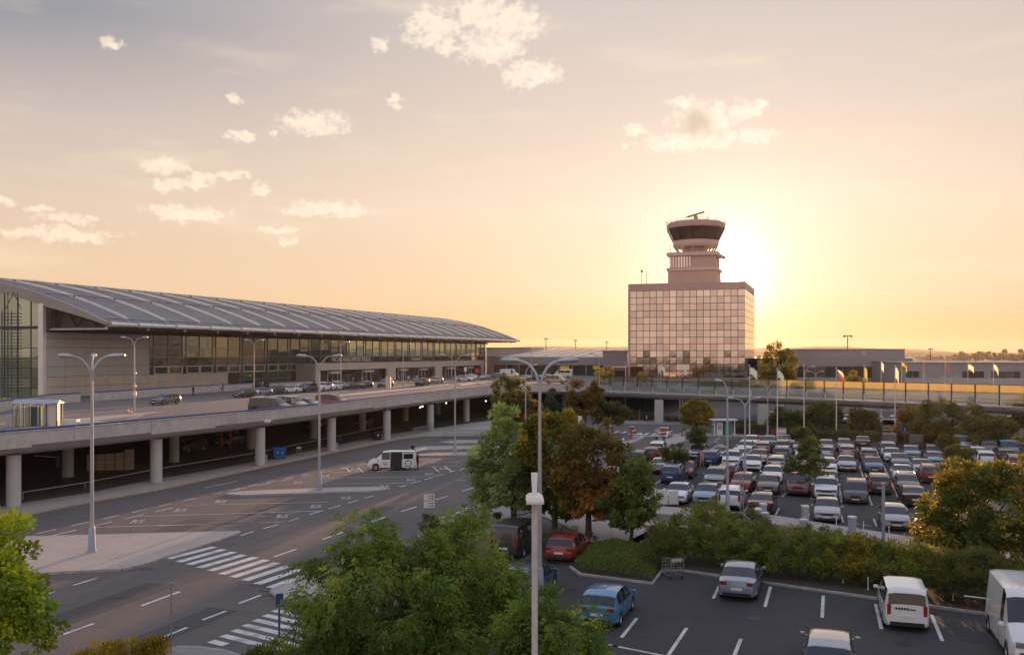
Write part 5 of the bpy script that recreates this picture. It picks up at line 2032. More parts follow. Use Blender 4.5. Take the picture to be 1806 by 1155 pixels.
FARD = [
    ('suv', 'black', 752, 679.5, mU, 'black off-roader leaving the portal'), ('suv', 'beige', 776, 676, mU, 'off-roader with sun glinting on its tail'),
    ('wagon', 'white', 820, 671.5, VV, 'white estate, first of the white cars at the right portal'), ('suv', 'white', 834, 671, mU, 'white off-roader at the right portal'), ('sedan', 'white', 838, 668, mU, 'white saloon behind the white off-roader'),
    ('hatch', 'silver', 860, 669, mU, 'silver hatchback right of the white cars'), ('wagon', 'lightblue', 880, 666, VV, 'pale blue estate left of the tall white van'),
    ('sedan', 'dark', 948, 670, VV, 'dark saloon behind the middle lamp post'), ('hatch', 'silver', 932, 671, mU, 'silver hatchback left of the dark saloon'), ('sedan', 'white', 966, 668, VV, 'white saloon behind the forked lamp post'),
    ('van', 'beige', 980, 675.5, VV, 'sunlit pale vehicle by the viaduct bend'),
]
for kd, cl, px, py, h, lb in FARD:
    deck_car(kd, cl, px, py, h, lb, small=True)
p = at(899, 666, DECK)
put_car('panel_van', 'white', (p.x, p.y, DECK), VV, 'tall white van above the dark tree on the deck', 'cars dropping off at the terminal', True)
p = at(993, 666, DECK)
put_car('panel_van', 'white', (p.x, p.y, DECK), mV, 'white minibus with dark window band beside the low hall', None, True, 'minibus')
b = MB()
b.box((-.9, 1.03, 1.75), (3.0, .03, .62))
b.box((-.9, -1.03, 1.75), (3.0, .03, .62))
b.build('window_band', M['car_glass'], [o_ for o_ in COL.objects if o_.get('label', '').startswith('white minibus')][0])
b = MB()
b.box((0, 0, 1.25), (1.0, .9, 2.3))
o = b.build('ticket_cabinet', M['panel_beige'])
p = at(677, 685, DECK)
o.location = (p.x + 1, p.y - 1, DECK)
tag(o, 'pale box cabinet standing by the grey off-roader on the deck', 'cabinet')


# ================================================================== TREES AND PLANTS
def leaf_mesh(name, centers, dirs, sizes, width, tint, m, fold=.25, normals=None):
    """many small pointed leaves: one bent quad each. centers Nx3, dirs Nx3 (axis of the leaf), sizes N, tint Nx2"""
    n = len(centers)
    d = dirs / np.maximum(np.linalg.norm(dirs, axis=1, keepdims=True), 1e-6)
    r = RNG.normal(size=(n, 3)) if normals is None else normals + RNG.normal(size=(n, 3)) * .45
    s = np.cross(d, r)
    s /= np.maximum(np.linalg.norm(s, axis=1, keepdims=True), 1e-6)
    nn = np.cross(s, d)
    L = sizes[:, None]
    p0 = centers
    p2 = centers + d * L
    mid = centers + d * L * .45
    p1 = mid + s * L * width * .5 + nn * L * fold * .2
    p3 = mid - s * L * width * .5 + nn * L * fold * .2
    v = np.stack([p0, p1, p2, p3], 1).reshape(-1, 3)
    me = bpy.data.meshes.new(name)
    me.vertices.add(4 * n)
    me.vertices.foreach_set('co', v.astype(np.float32).ravel())
    me.loops.add(4 * n)
    me.loops.foreach_set('vertex_index', np.arange(4 * n, dtype=np.int32))
    me.polygons.add(n)
    me.polygons.foreach_set('loop_start', (np.arange(n) * 4).astype(np.int32))
    me.polygons.foreach_set('loop_total', np.full(n, 4, np.int32))
    at_ = me.color_attributes.new('tint', 'FLOAT_COLOR', 'POINT')
    c = np.ones((n, 4), np.float32)
    c[:, 0] = np.clip(tint[:, 0], 0, 1)
    c[:, 1] = np.clip(tint[:, 1], 0, 1)
    at_.data.foreach_set('color', np.repeat(c, 4, axis=0).ravel())
    me.update()
    me.validate()
    me.materials.append(M[m])
    return me


def clump_points(shape, n, rad):
    """clump centres through an uneven crown: denser near the outside, none below the skirt"""
    out = []
    for c, r in shape:
        c = np.array(c, float)
        r = np.array(r, float)
        k = max(3, int(n * (r[0] * r[1] + r[0] * r[2]) / sum(q[1][0] * q[1][1] + q[1][0] * q[1][2] for q in shape)))
        for _ in range(k):
            d = RNG.normal(size=3)
            d /= np.linalg.norm(d)
            if d[2] < -.55:
                d[2] *= .4
            t = RNG.uniform(.35, 1.02) ** .55
            t *= 1 + RNG.normal() * .07
            out.append(c + d * r * t)
    return np.array(out)


def tree(name, label, loc, shape, leaf, n_clump, n_leaf, clump_r, size, group=None, trunk_r=.16, style='single', tipbias=0.0, twist=.35, cat='tree', limbs=True, droop=.25, tint0=.25, tintk=.45, width=.5, spread_tint=None):
    t = thing(name, label, cat, loc, 0, group)
    cl = clump_points(shape, n_clump, clump_r)
    zc = np.array([s[0] for s in shape]).mean(0)
    zmin = min(s[0][2] - s[1][2] for s in shape)
    zmax = max(s[0][2] + s[1][2] for s in shape)
    # trunk and limbs
    b = MB()
    top = zmin + (zmax - zmin) * .62
    pts = [(0, 0, -.05), (.04 * random.gauss(0, 1), .04 * random.gauss(0, 1), top * .3), (zc[0] * .5, zc[1] * .5, top * .65), (zc[0], zc[1], top)]
    b.path(pts, [trunk_r * 1.25, trunk_r, trunk_r * .8, trunk_r * .35], 9)
    b.build('trunk', M['bark'], t, smooth=True)
    if limbs:
        for i in range(min(16, max(5, n_clump // 8))):
            e = cl[RNG.integers(len(cl))]
            f = RNG.uniform(.35, .95)
            s0 = Vector((zc[0] * f, zc[1] * f, max(zmin * .8, top * f)))
            if e[2] < s0.z:
                s0.z = max(.5, e[2] - .5)
            mid = (s0 * .5 + Vector(e) * .5) + Vector((0, 0, -.12))
            bb = MB().path([s0, mid, Vector(e) * .96 + s0 * .04], [trunk_r * .38, trunk_r * .22, trunk_r * .06], 6)
            bb.build('limb', M['bark'], t, smooth=True)
    per = max(1, n_leaf // len(cl))
    ctr, dr, tn, nm = [], [], [], []
    for c in cl:
        k = per
        d = RNG.normal(size=(k, 3))
        d /= np.linalg.norm(d, axis=1, keepdims=True)
        rr = clump_r * RNG.uniform(.6, 1.25) * RNG.uniform(.05, 1, size=(k, 1)) ** .5
        p = c + d * rr * np.array([1.1, 1.1, .8])
        o = c - zc
        out = d * .6 + RNG.normal(size=(k, 3)) * twist + (o / (np.linalg.norm(o) + 1e-6)) * .5
        out[:, 2] -= droop
        ctr.append(p)
        dr.append(out)
        nm.append(d * .5 + np.array([0, 0, .6]) + o / (np.linalg.norm(o) + 1e-6) * .5)
        h = (c[2] - zmin) / max(zmax - zmin, .1)
        ct = tint0 + RNG.normal() * .20 + tipbias * (h - .4)
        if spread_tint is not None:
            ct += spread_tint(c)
        q = np.empty((k, 2))
        q[:, 0] = ct + RNG.normal(size=k) * .13
        q[:, 1] = .45 + RNG.normal() * .24 + RNG.normal(size=k) * .15
        tn.append(q)
    ctr, dr, tn, nm = map(np.concatenate, (ctr, dr, tn, nm))
    if style == 'spray':
        # pinnate leaf: a drooping stalk with leaflets on both sides
        k = 7
        N = len(ctr)
        ax = dr / np.maximum(np.linalg.norm(dr, axis=1, keepdims=True), 1e-6)
        side = np.cross(ax, RNG.normal(size=(N, 3)) * .5 + np.array([0, 0, 1.0]))
        side /= np.maximum(np.linalg.norm(side, axis=1, keepdims=True), 1e-6)
        C, D, T = [], [], []
        SL = size * RNG.uniform(.7, 1.3, size=(N, 1))
        for j in range(k):
            f = (j // 2 + 1) / 4.0 if j < k - 1 else 1.05
            sg = 0 if j == k - 1 else (1 if j % 2 else -1)
            pos = ctr + ax * SL * 2.0 * f + np.array([0, 0, -1.0]) * SL * f * f * .55
            C.append(pos)
            D.append(ax * .55 + side * sg * .9 + np.array([0, 0, -.28]))
            T.append(tn)
        ctr, dr, tn = np.concatenate(C), np.concatenate(D), np.concatenate(T)
        sz = size * RNG.uniform(.75, 1.25, size=len(ctr))
        me = leaf_mesh('crown', ctr, dr, sz, .34, tn, leaf)
    else:
        sz = size * RNG.uniform(.6, 1.35, size=len(ctr))
        me = leaf_mesh('crown', ctr, dr, sz, width, tn, leaf, normals=nm)
    c = link('crown', me, t)
    return t


def gp(px, Y):
    p = on(px, Y)
    return (p.x, p.y, 0)


# foreground ash trees
ashA = tree('ash_tree', 'broad green ash tree with yellow green tips in front of the zebra crossings', gp(692, 21.5),
            [((0, 0, 3.2), (3.1, 2.7, 2.1)), ((-2.0, -.3, 2.3), (1.3, 1.5, 1.9)), ((1.6, .2, 3.7), (1.5, 1.5, 1.5)), ((-.6, .4, 4.3), (1.3, 1.2, 1.1)), ((-2.75, .4, 4.35), (.42, .4, .9)), ((-1.65, .3, 5.2), (.40, .40, .85)), ((-.5, .2, 5.55), (.42, .42, .85)), ((1.1, .4, 5.1), (.40, .4, .6)), ((0.3, -1, 1.8), (3.0, 2.0, 1.2))],
            'leaf_ash', 250, 11500, .44, .145, trunk_r=.15, style='spray', tipbias=.5, tint0=.16, droop=.35)
ashB = tree('ash_tree', 'green ash tree with yellow green top in front of the dark grey minivan', gp(812, 22.5),
            [((0, 0, 2.9), (1.9, 1.8, 2.1)), ((.2, .3, 4.5), (1.0, .9, 1.1)), ((-.2, .2, 5.3), (.35, .4, .55)), ((.45, .1, 5.6), (.4, .4, .6)), ((1.5, 0, 3.3), (.9, .8, 1.1)), ((1.9, -.2, 2.2), (1.0, .9, 1.2)), ((.4, -.8, 1.6), (2.2, 1.6, 1.2))],
            'leaf_ash', 160, 7000, .44, .145, trunk_r=.13, style='spray', tipbias=.55, tint0=.22, droop=.35)
ashC = tree('ash_tree', 'lower green ash bush spreading in front of the sky blue hatchback', gp(985, 19.5),
            [((0, 0, 2.2), (1.6, 1.4, 1.75)), ((.9, .1, 1.7), (1.0, 1.0, 1.3)), ((-.4, .2, 3.6), (.7, .7, .9)), ((-.9, .2, 3.0), (.8, .8, 1.3))],
            'leaf_ash', 105, 4700, .42, .14, trunk_r=.10, style='spray', tipbias=.25, tint0=.12, droop=.35)
tree('maple_tree', 'bright yellow green maple at the left edge in front of the paved island', gp(-36, 20.5),
     [((0, 0, 3.6), (1.75, 1.6, 2.4)), ((.5, .2, 5.1), (1.05, 1.0, 1.25)), ((1.15, .2, 2.9), (1.25, 1.0, 1.0)), ((.9, -.2, 4.0), (1.1, 1.0, .9)), ((-.2, 0, 6.0), (.8, .8, .9)), ((.4, .1, 1.2), (1.3, 1.2, 1.1))],
     'leaf_maple', 150, 14500, .36, .17, trunk_r=.16, tipbias=.55, tint0=.25, droop=.2, width=.8)
# trees in the planted strip, centre of the picture
tree('poplar_tree', 'tall pale green tree standing behind the dark grey minivan', gp(905, 43.5),
     [((0, 0, 4.0), (2.5, 2.3, 2.9)), ((-.7, 0, 6.9), (.85, .8, 1.5)), ((-1.6, 0, 3.6), (1.5, 1.4, 1.9)), ((1.0, 0, 5.6), (1.5, 1.4, 1.7)), ((-.3, 0, 1.9), (2.3, 2.0, 1.4)), ((1.4, 0, 3.6), (1.7, 1.6, 1.9))],
     'leaf_poplar', 230, 22000, .46, .25, trunk_r=.17, tint0=.22, tipbias=.35, droop=.12, width=.62)
tree('maple_tree', 'rounded tree with yellow green top between the pale green tree and the brown one', gp(978, 42.5),
     [((0, 0, 5.0), (2.3, 2.1, 2.3)), ((-.7, 0, 6.7), (1.3, 1.1, 1.0)), ((.8, 0, 6.8), (1.2, 1.1, 1.0)), ((0, 0, 2.7), (2.3, 2.1, 1.8)), ((.3, 0, 1.5), (1.9, 1.6, 1.0))],
     'leaf_yellow', 180, 16500, .42, .24, trunk_r=.17, tint0=.12, tipbias=.75, droop=.15, width=.62, spread_tint=lambda c: -.1)
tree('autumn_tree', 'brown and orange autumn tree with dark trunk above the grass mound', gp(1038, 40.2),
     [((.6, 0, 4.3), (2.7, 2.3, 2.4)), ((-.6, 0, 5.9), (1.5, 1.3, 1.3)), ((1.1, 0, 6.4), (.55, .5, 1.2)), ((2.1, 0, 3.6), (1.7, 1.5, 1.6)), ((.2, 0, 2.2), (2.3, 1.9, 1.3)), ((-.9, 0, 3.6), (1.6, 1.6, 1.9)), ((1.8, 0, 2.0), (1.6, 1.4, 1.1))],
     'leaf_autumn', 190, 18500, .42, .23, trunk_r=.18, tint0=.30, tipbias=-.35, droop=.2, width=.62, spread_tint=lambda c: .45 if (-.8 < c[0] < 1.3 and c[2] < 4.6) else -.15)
tree('ash_tree', 'dark green tree hanging low right of the brown autumn tree', gp(1112, 38.8),
     [((0, 0, 2.6), (1.6, 1.5, 1.7)), ((.5, 0, 4.0), (1.2, 1.1, 1.2)), ((-.3, 0, 1.6), (1.3, 1.2, .8))],
     'leaf_hedge', 90, 8200, .38, .22, trunk_r=.10, tint0=.15, droop=.5, width=.55)
tree('sun_rimmed_tree', 'large tree with sunlit yellow rim beside the white leisure van', gp(1745, 34.5),
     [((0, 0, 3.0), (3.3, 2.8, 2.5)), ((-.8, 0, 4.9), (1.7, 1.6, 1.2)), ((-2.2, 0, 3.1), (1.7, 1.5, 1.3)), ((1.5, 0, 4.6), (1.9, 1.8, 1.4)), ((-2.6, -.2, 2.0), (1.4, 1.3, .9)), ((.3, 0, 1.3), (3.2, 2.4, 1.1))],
     'leaf_yellow', 240, 26000, .46, .21, trunk_r=.2, tint0=.0, tipbias=.2, droop=.2, width=.62, spread_tint=lambda c: .30 if c[0] < -2.5 or c[2] > 5.3 or (c[0] < -1.2 and c[2] > 4.4) else -.12)  # yellow tint at left and top paints the low sun onto the leaves

# long mixed hedge between the two lots: each shrub a plant of its own
sh_px = [(1168, 990, 2.3, 'dark'), (1200, 985, 2.6, 'hedge'), (1240, 975, 3.1, 'hedge'), (1272, 985, 2.8, 'hedge'), (1306, 993, 2.5, 'hedge'), (1345, 998, 2.6, 'hedge'), (1385, 1003, 2.35, 'hedge'), (1425, 1008, 2.1, 'hedge'),
         (1465, 1012, 2.3, 'hedge'), (1505, 1017, 2.1, 'yellow'), (1545, 1022, 2.2, 'hedge'), (1585, 1029, 2.1, 'hedge'), (1625, 1036, 2.2, 'hedge'), (1665, 1043, 2.2, 'dark'), (1708, 1050, 2.3, 'dark'), (1752, 1056, 2.2, 'dark'), (1800, 1062, 2.2, 'dark')]
NTH = ['at the left end of the hedge by the luggage trolley', 'next to the left end of the hedge', 'tallest in the hedge, below the grey lamp post', 'right of the tallest shrub in the hedge', 'behind the roof of the ice blue saloon', 'right behind the ice blue saloon',
       'above the first white stall line right of the ice blue saloon', 'in the middle of the hedge over an empty stall', 'over the second white stall line right of the ice blue saloon', 'yellow tinged, in the middle of the hedge',
       'just left of the white leisure van', 'behind the white leisure van', 'right behind the white leisure van', 'dark, under the left side of the yellow rimmed tree', 'dark, under the middle of the yellow rimmed tree', 'dark, by the white low barrier', 'dark, behind the tall white panel van']
for (px, py, h, kd), w_ in zip(sh_px, NTH):
    p = at(px, py + 8)
    tree('shrub', 'bushy shrub ' + w_, (p.x, p.y, .08), [((0, 0, h * .48), (1.3, 1.6, h * .52)), ((.3, .3, h * .72), (.75, .7, h * .28)), ((-.4, -.9, h * .34), (1.1, .9, h * .34))],
         'leaf_' + kd, 58, 4400, .32, .16, group='shrubs of the hedge between the car parks', trunk_r=.05, cat='shrub', limbs=False, tint0=.30, tipbias=.35, droop=-.25, width=.40)
for px, py, h, w_, lf in ((1255, 940, 2.2, 'round shrub behind the hedge under the grey lamp post', 'leaf_hedge'), (1330, 955, 1.9, 'small shrub beside the blue topped pay boxes', 'leaf_dark'), (1440, 972, 1.5, 'low dark shrub between hedge and pavement pay post', 'leaf_dark'),
                          (1500, 985, 1.5, 'low dark shrub left of the steel post', 'leaf_dark'), (1640, 995, 1.6, 'shrub under the branches of the yellow rimmed tree', 'leaf_hedge')):
    p = at(px, py)
    tree('shrub', w_, (p.x, p.y, .08), [((0, 0, h * .5), (1.3, 1.1, h * .5))], lf, 30, 2400, .30, .15, trunk_r=.05, cat='shrub', limbs=False, tint0=.3, tipbias=.3, droop=-.1, width=.45)
# ground cover on the mound
mp = xy([(1012, 1001), (1027, 1012), (1148, 1027), (1162, 1006), (1145, 978), (1090, 966), (1035, 972)])
cx_, cy_ = np.mean([p[0] for p in mp]), np.mean([p[1] for p in mp])
C, D, T = [], [], []
tries = RNG.uniform(-1, 1, size=(26000, 2))
mpa = [Vector(p) for p in mp]


def in_poly(x, y, P):
    r = False
    j = len(P) - 1
    for i in range(len(P)):
        if (P[i][1] > y) != (P[j][1] > y) and x < (P[j][0] - P[i][0]) * (y - P[i][1]) / (P[j][1] - P[i][1]) + P[i][0]:
            r = not r
        j = i
    return r


for tx_, ty_ in tries:
    x, y = cx_ + tx_ * 3.6, cy_ + ty_ * 5.2
    if in_poly(x, y, mp):
        e = min(((Vector(a) + (Vector(b2) - Vector(a)) * max(0, min(1, (Vector((x, y)) - Vector(a)).dot(Vector(b2) - Vector(a)) / (Vector(b2) - Vector(a)).length_squared)) - Vector((x, y)))).length for a, b2 in zip(mp, mp[1:] + mp[:1]))
        h = .15 + .55 * min(1, e / 1.1) ** .6 + .06 * math.sin(x * 3) * math.sin(y * 2.6)
        C.append((x, y, .1 + h * RNG.uniform(.55, 1.0)))
        D.append((RNG.normal() * .7, RNG.normal() * .7, .8))
        T.append((.12 + RNG.normal() * .15 + (.4 if math.sin(x * 1.7) * math.cos(y * 1.3) > .75 else 0), .5 + RNG.normal() * .2))
me = leaf_mesh('ground_cover', np.array(C), np.array(D), .16 * RNG.uniform(.6, 1.3, size=len(C)), .35, np.array(T), 'leaf_hedge')
gc = link('ground_cover', me, kind='stuff')
tag(gc, 'low creeping plants covering the kerbed mound left of the luggage trolley', 'ground cover')

# bushes at the bottom edge and on the road islands
for px, py, h, w, lf, lb in ((168, 1168, .62, .75, 'leaf_yellow', 'yellowish bush cut by the bottom edge beside the maple'), (234, 1170, 1.0, .85, 'leaf_yellow', 'larger yellowish bush at the bottom edge left of the slim pole'), (272, 1168, .9, .45, 'leaf_yellow', 'small orange tipped bush at the foot of the slim pole'),
                             (455, 1172, .6, .5, 'leaf_dark', 'small dark green bush at the bottom edge near the lower crossing'), (488, 1172, .85, .7, 'leaf_hedge', 'round green bush under the edge of the big ash'),
                             (757, 950, 1.5, .75, 'leaf_dark', 'dark clipped bush below the white direction board'), (775, 955, 1.1, 1.1, 'leaf_dark', 'spreading dark bush next to the direction board'), (845, 925, .9, 1.6, 'leaf_dark', 'dark low bush left of the grey minivan'), (815, 935, .8, 1.2, 'leaf_hedge', 'low green bush on the road island behind the ash'),
                             (1005, 968, 1.3, 1.5, 'leaf_dark', 'dark bush between the red hatchback and the autumn tree'), (1165, 965, 1.4, .9, 'leaf_dark', 'dark bush at the path beside the hedge end')):
    p = at(px, py)
    tree('bush', lb, (p.x, p.y, .05), [((0, 0, h * .5), (w, w * .9, h * .5))], lf, 26, 2200, .22, .11, trunk_r=.03, cat='bush', limbs=False, tint0=.55 if lf == 'leaf_yellow' else .2, tipbias=.4, droop=-.1, width=.5)

# trees and shrubs round the lots and the viaduct
FT = [
    ('dark_tree', 900, 768, 655, 76, 'leaf_dark', .30, 'dark tree with orange sunlit side in front of the viaduct bend', 'round'),
    ('spruce', 973, 762, 690, 46, 'leaf_spruce', .3, 'blue grey spruce in front of the viaduct bend', 'cone'),
    ('red_tree', 1032, 765, 668, 62, 'leaf_autumn', .35, 'dark red brown tree in front of the glass screen end', 'round'),
    ('dark_tree', 1075, 764, 705, 60, 'leaf_dark', .3, 'dark bushy tree right of the red brown tree', 'round'),
    ('dark_tree', 935, 766, 700, 60, 'leaf_autumn', .25, 'dark rusty bush right of the viaduct bend tree', 'round'),
    ('young_tree', 1229, 765, 706, 58, 'leaf_yellow', .35, 'yellow green young tree in front of the viaduct', 'round'),
    ('dark_tree', 1392, 768, 722, 66, 'leaf_dark', .25, 'dark shrub tree behind the white notice board', 'round'),
    ('dark_tree', 1452, 768, 708, 62, 'leaf_dark', .35, 'dark tree behind the national flag pole', 'round'),
    ('dark_tree', 1522, 770, 722, 52, 'leaf_dark', .25, 'low dark tree right of the national flag', 'round'),
    ('red_tree', 1606, 782, 716, 56, 'leaf_autumn', .5, 'reddish tree right of the blue parking sign', 'round'),
    ('dark_tree', 1680, 790, 700, 118, 'leaf_dark', .35, 'large dark green tree under the right hand viaduct', 'round'),
    ('dark_tree', 1748, 796, 730, 100, 'leaf_dark', .45, 'spreading dark tree right of the large dark tree', 'round'),
    ('dark_tree', 1812, 782, 692, 60, 'leaf_dark', .4, 'dark tree cut by the right edge below the viaduct', 'round'),
    ('red_tree', 1640, 790, 745, 70, 'leaf_autumn', .3, 'rusty low tree beneath the large dark tree', 'round'),
]
for nm, px, by, ty, w, lf, t0, lb, kd in FT:
    p = at(px, by)
    k = p.y / F_PX
    h = EYE - (ty - HOR) * k
    r = w * k / 2
    if kd == 'cone':
        shp = [((0, 0, h * .2), (r, r, h * .16)), ((0, 0, h * .4), (r * .78, r * .78, h * .15)), ((0, 0, h * .6), (r * .55, r * .55, h * .14)), ((0, 0, h * .8), (r * .3, r * .3, h * .13)), ((0, 0, h * .93), (r * .13, r * .13, h * .09))]
    else:
        shp = [((0, 0, h * .5), (r, r * .9, h * .42)), ((-r * .35, 0, h * .74), (r * .55, r * .55, h * .24)), ((r * .4, 0, h * .66), (r * .6, r * .6, h * .24))]
    tree(nm, lb, (p.x, p.y, .05), shp, lf, 75, 5200, .55, .32, trunk_r=.13, tint0=t0, tipbias=.25, droop=.15, width=.65)
# sunlit tree beside the control tower
p = on(1372, 150)
tree('linden_tree', 'sunlit tree right of the control tower, glowing at its edges', (p.x, p.y, 0), [((0, 0, 8.5), (4.4, 4, 3.4)), ((-.5, 0, 12.3), (2.2, 2, 2.2)), ((2.2, 0, 10.8), (2.0, 1.8, 2.2)), ((-2.8, 0, 10.6), (1.5, 1.4, 2.0)), ((0, 0, 5.5), (4.6, 4, 2))],
     'leaf_yellow', 120, 9000, .75, .42, trunk_r=.3, tint0=.35, tipbias=.2, droop=.1, width=.65)
for px, Y, h, r, lf, lb in ((1318, 148, 6.2, 3.2, 'leaf_dark', 'dark shrub tree at the foot of the control tower'), (1420, 146, 5.8, 2.5, 'leaf_dark', 'dark shrub right of the sunlit tree'), (1508, 120, 8.6, 2.2, 'leaf_yellow', 'small orange yellow tree behind the glass screen near the national flag'),
                            (1132, 135, 8.4, 2.4, 'leaf_yellow', 'thin yellow green tree in front of the tower facade'), (1066, 145, 9.0, 2.6, 'leaf_yellow', 'small yellow green tree in front of the low hall')):
    p = on(px, Y)
    tree('small_tree', lb, (p.x, p.y, 0), [((0, 0, h * .6), (r, r, h * .36))], lf, 40, 2600, .5, .32, trunk_r=.1, tint0=.5, droop=.1, width=.65)

# clipped round trees in the lot on thin trunks
for px, by, ty, cy2, w, lb in ((1232, 806, 758, 786, 34, 'small round topped tree lit orange, beside the silver estate'), (1190, 838, 785, 816, 44, 'small round tree above the maroon saloon'), (1411, 800, 757, 776, 32, 'small round tree behind the tall round tree, near the far hedge'),
                               (1430, 826, 772, 808, 42, 'tall round tree standing in the middle of the lot'), (1422, 868, 804, 842, 74, 'wide flat round tree over the maroon off-roader'), (1690, 836, 788, 822, 50, 'round tree in the right part of the lot above the yellow tree'), (1672, 812, 772, 792, 34, 'small brownish round tree in front of the black van')):
    p = at(px, by)
    k = p.y / F_PX
    z1, z0 = EYE - (ty - HOR) * k, EYE - (cy2 - HOR) * k
    r = w * k / 2
    tree('round_tree', lb, (p.x, p.y, 0), [((0, 0, (z0 + z1) / 2), (r, r, (z1 - z0) / 2 + .15))], 'leaf_dark', 34, 3200, .34, .20, group='clipped round trees in the car park', trunk_r=.06, tint0=.35, droop=.1, width=.6, limbs=False)

# low clipped hedges in front of the flag poles
def hedge(label, pts, w, h, lf, n):
    P = [at(px, py) for px, py in pts]
    C, D, T, Nn = [], [], [], []
    tot = sum((b2 - a).length for a, b2 in zip(P[:-1], P[1:]))
    for a, b2 in zip(P[:-1], P[1:]):
        d = b2 - a
        k = int(n * d.length / tot)
        s = Vector((-d.y, d.x, 0)).normalized()
        for _ in range(k):
            q = a + d * random.random() + s * random.uniform(-w / 2, w / 2)
            hh = h * (1 + .10 * math.sin(q.x * 1.3) + .06 * math.sin(q.x * 3.7))
            z = hh * random.random() ** .45
            C.append((q.x, q.y, z + .05))
            D.append((random.gauss(0, .6), random.gauss(0, .6), .4))
            T.append((.3 + random.gauss(0, .16), .5 + random.gauss(0, .2)))
    o = thing('hedge', label, 'hedge', P[0])
    C = np.array(C) - np.array([P[0].x, P[0].y, 0])
    me = leaf_mesh('foliage', C, np.array(D), .22 * RNG.uniform(.6, 1.4, size=len(C)), .6, np.array(T), lf)
    link('foliage', me, o)
    b = MB()
    for a, b2 in zip(P[:-1], P[1:]):
        b.bar((a.x, a.y, h * .42), (b2.x, b2.y, h * .42), w * .7, h * .78)
    b.build('twig_core', M['bark'], o, world=True)


hedge('low clipped hedge behind the ticket shelter and notice board', [(1300, 766), (1345, 768), (1400, 771), (1440, 772)], 1.6, 1.35, 'leaf_dark', 5200)
hedge('low clipped hedge in front of the row of flag poles', [(1440, 774), (1500, 776), (1560, 779), (1640, 784), (1700, 790)], 1.6, 1.1, 'leaf_dark', 6200)
hedge('dark hedge row along the lane under the viaduct', [(1050, 742), (1100, 742), (1140, 742)], 1.2, 1.5, 'leaf_dark', 2600)
hedge('small hedge beside the white fence posts in the lot', [(1204, 771), (1222, 764)], .8, .8, 'leaf_dark', 900)
# far wood on the plain
for px, Y, w, h, n_, lb in ((1735, 900, 90, 16, 9, 'wide dark wood far off at the right on the plain'), (1693, 1000, 30, 10, 4, 'small far clump of trees left of the wide wood'), (1655, 1050, 70, 8, 8, 'scattered far trees beyond the shed roof'), (1795, 800, 40, 15, 4, 'far wood cut by the right edge'), (1590, 1150, 60, 7, 7, 'thin far line of trees beyond the hall')):
    p = on(px, Y)
    C = []
    for i in range(n_):
        x = (i - (n_ - 1) / 2) * (w * Y / SURVEY) / n_
        hh = h * random.uniform(.7, 1.1)
        C.append(((x, random.uniform(-8, 8), hh * .5), (w * Y / SURVEY / n_ * .75, 6, hh * .5)))
    tree('far_wood', lb, (p.x, p.y, 0), C, 'leaf_dark', 12 * n_, 900 * n_, 2.2, 2.0, trunk_r=.4, limbs=False, tint0=.4, droop=0, width=.8, cat='wood')['kind'] = 'stuff'


# ================================================================== STREET FURNITURE
def lamp(label, loc, h, arms, group=None, rz=0.0, pole_r=.085, base=True, reach=1.8, head=.75):
    """tapered pole, flared base, curved arms, each with its own head"""
    t = thing('street_lamp', label, 'street lamp', loc, rz, group)
    MB().path([(0, 0, 0), (0, 0, h * .45), (0, 0, h * .86)], [pole_r * 1.15, pole_r, pole_r * .72], 10).build('pole', M['lamp_grey'], t, smooth=True)
    if base:
        MB().lathe([(pole_r * 2.5, 0), (pole_r * 2.5, .08), (pole_r * 2.0, .5), (pole_r * 1.75, 1.5), (pole_r * 1.35, 1.62)], n=12).build('base', M['lamp_base'], t, smooth=True)
    for a in arms:
        c, s = math.cos(a), math.sin(a)
        pts = []
        for i in range(7):
            f = i / 6
            r = reach * (f ** 1.6)
            z = h * .86 + (h * .985 - h * .86) * (1 - (1 - f) ** 2.0)
            pts.append((c * r, s * r, z))
        am = MB().path(pts, [pole_r * .62] * 3 + [pole_r * .5] * 4, 7).build('arm', M['lamp_grey'], t, smooth=True)
        e = Vector(pts[-1])
        b = MB()
        d = Vector((c, s, .10)).normalized()
        b.path([e - d * .08, e + d * .10, e + d * head * .75, e + d * head], [.06, .17, .19, .07], 8)
        b.v = [(v[0], v[1], e.z + (v[2] - e.z) * .7) for v in b.v]
        b.build('lamp_head', M['lamp_head'], am, smooth=True)
    return t


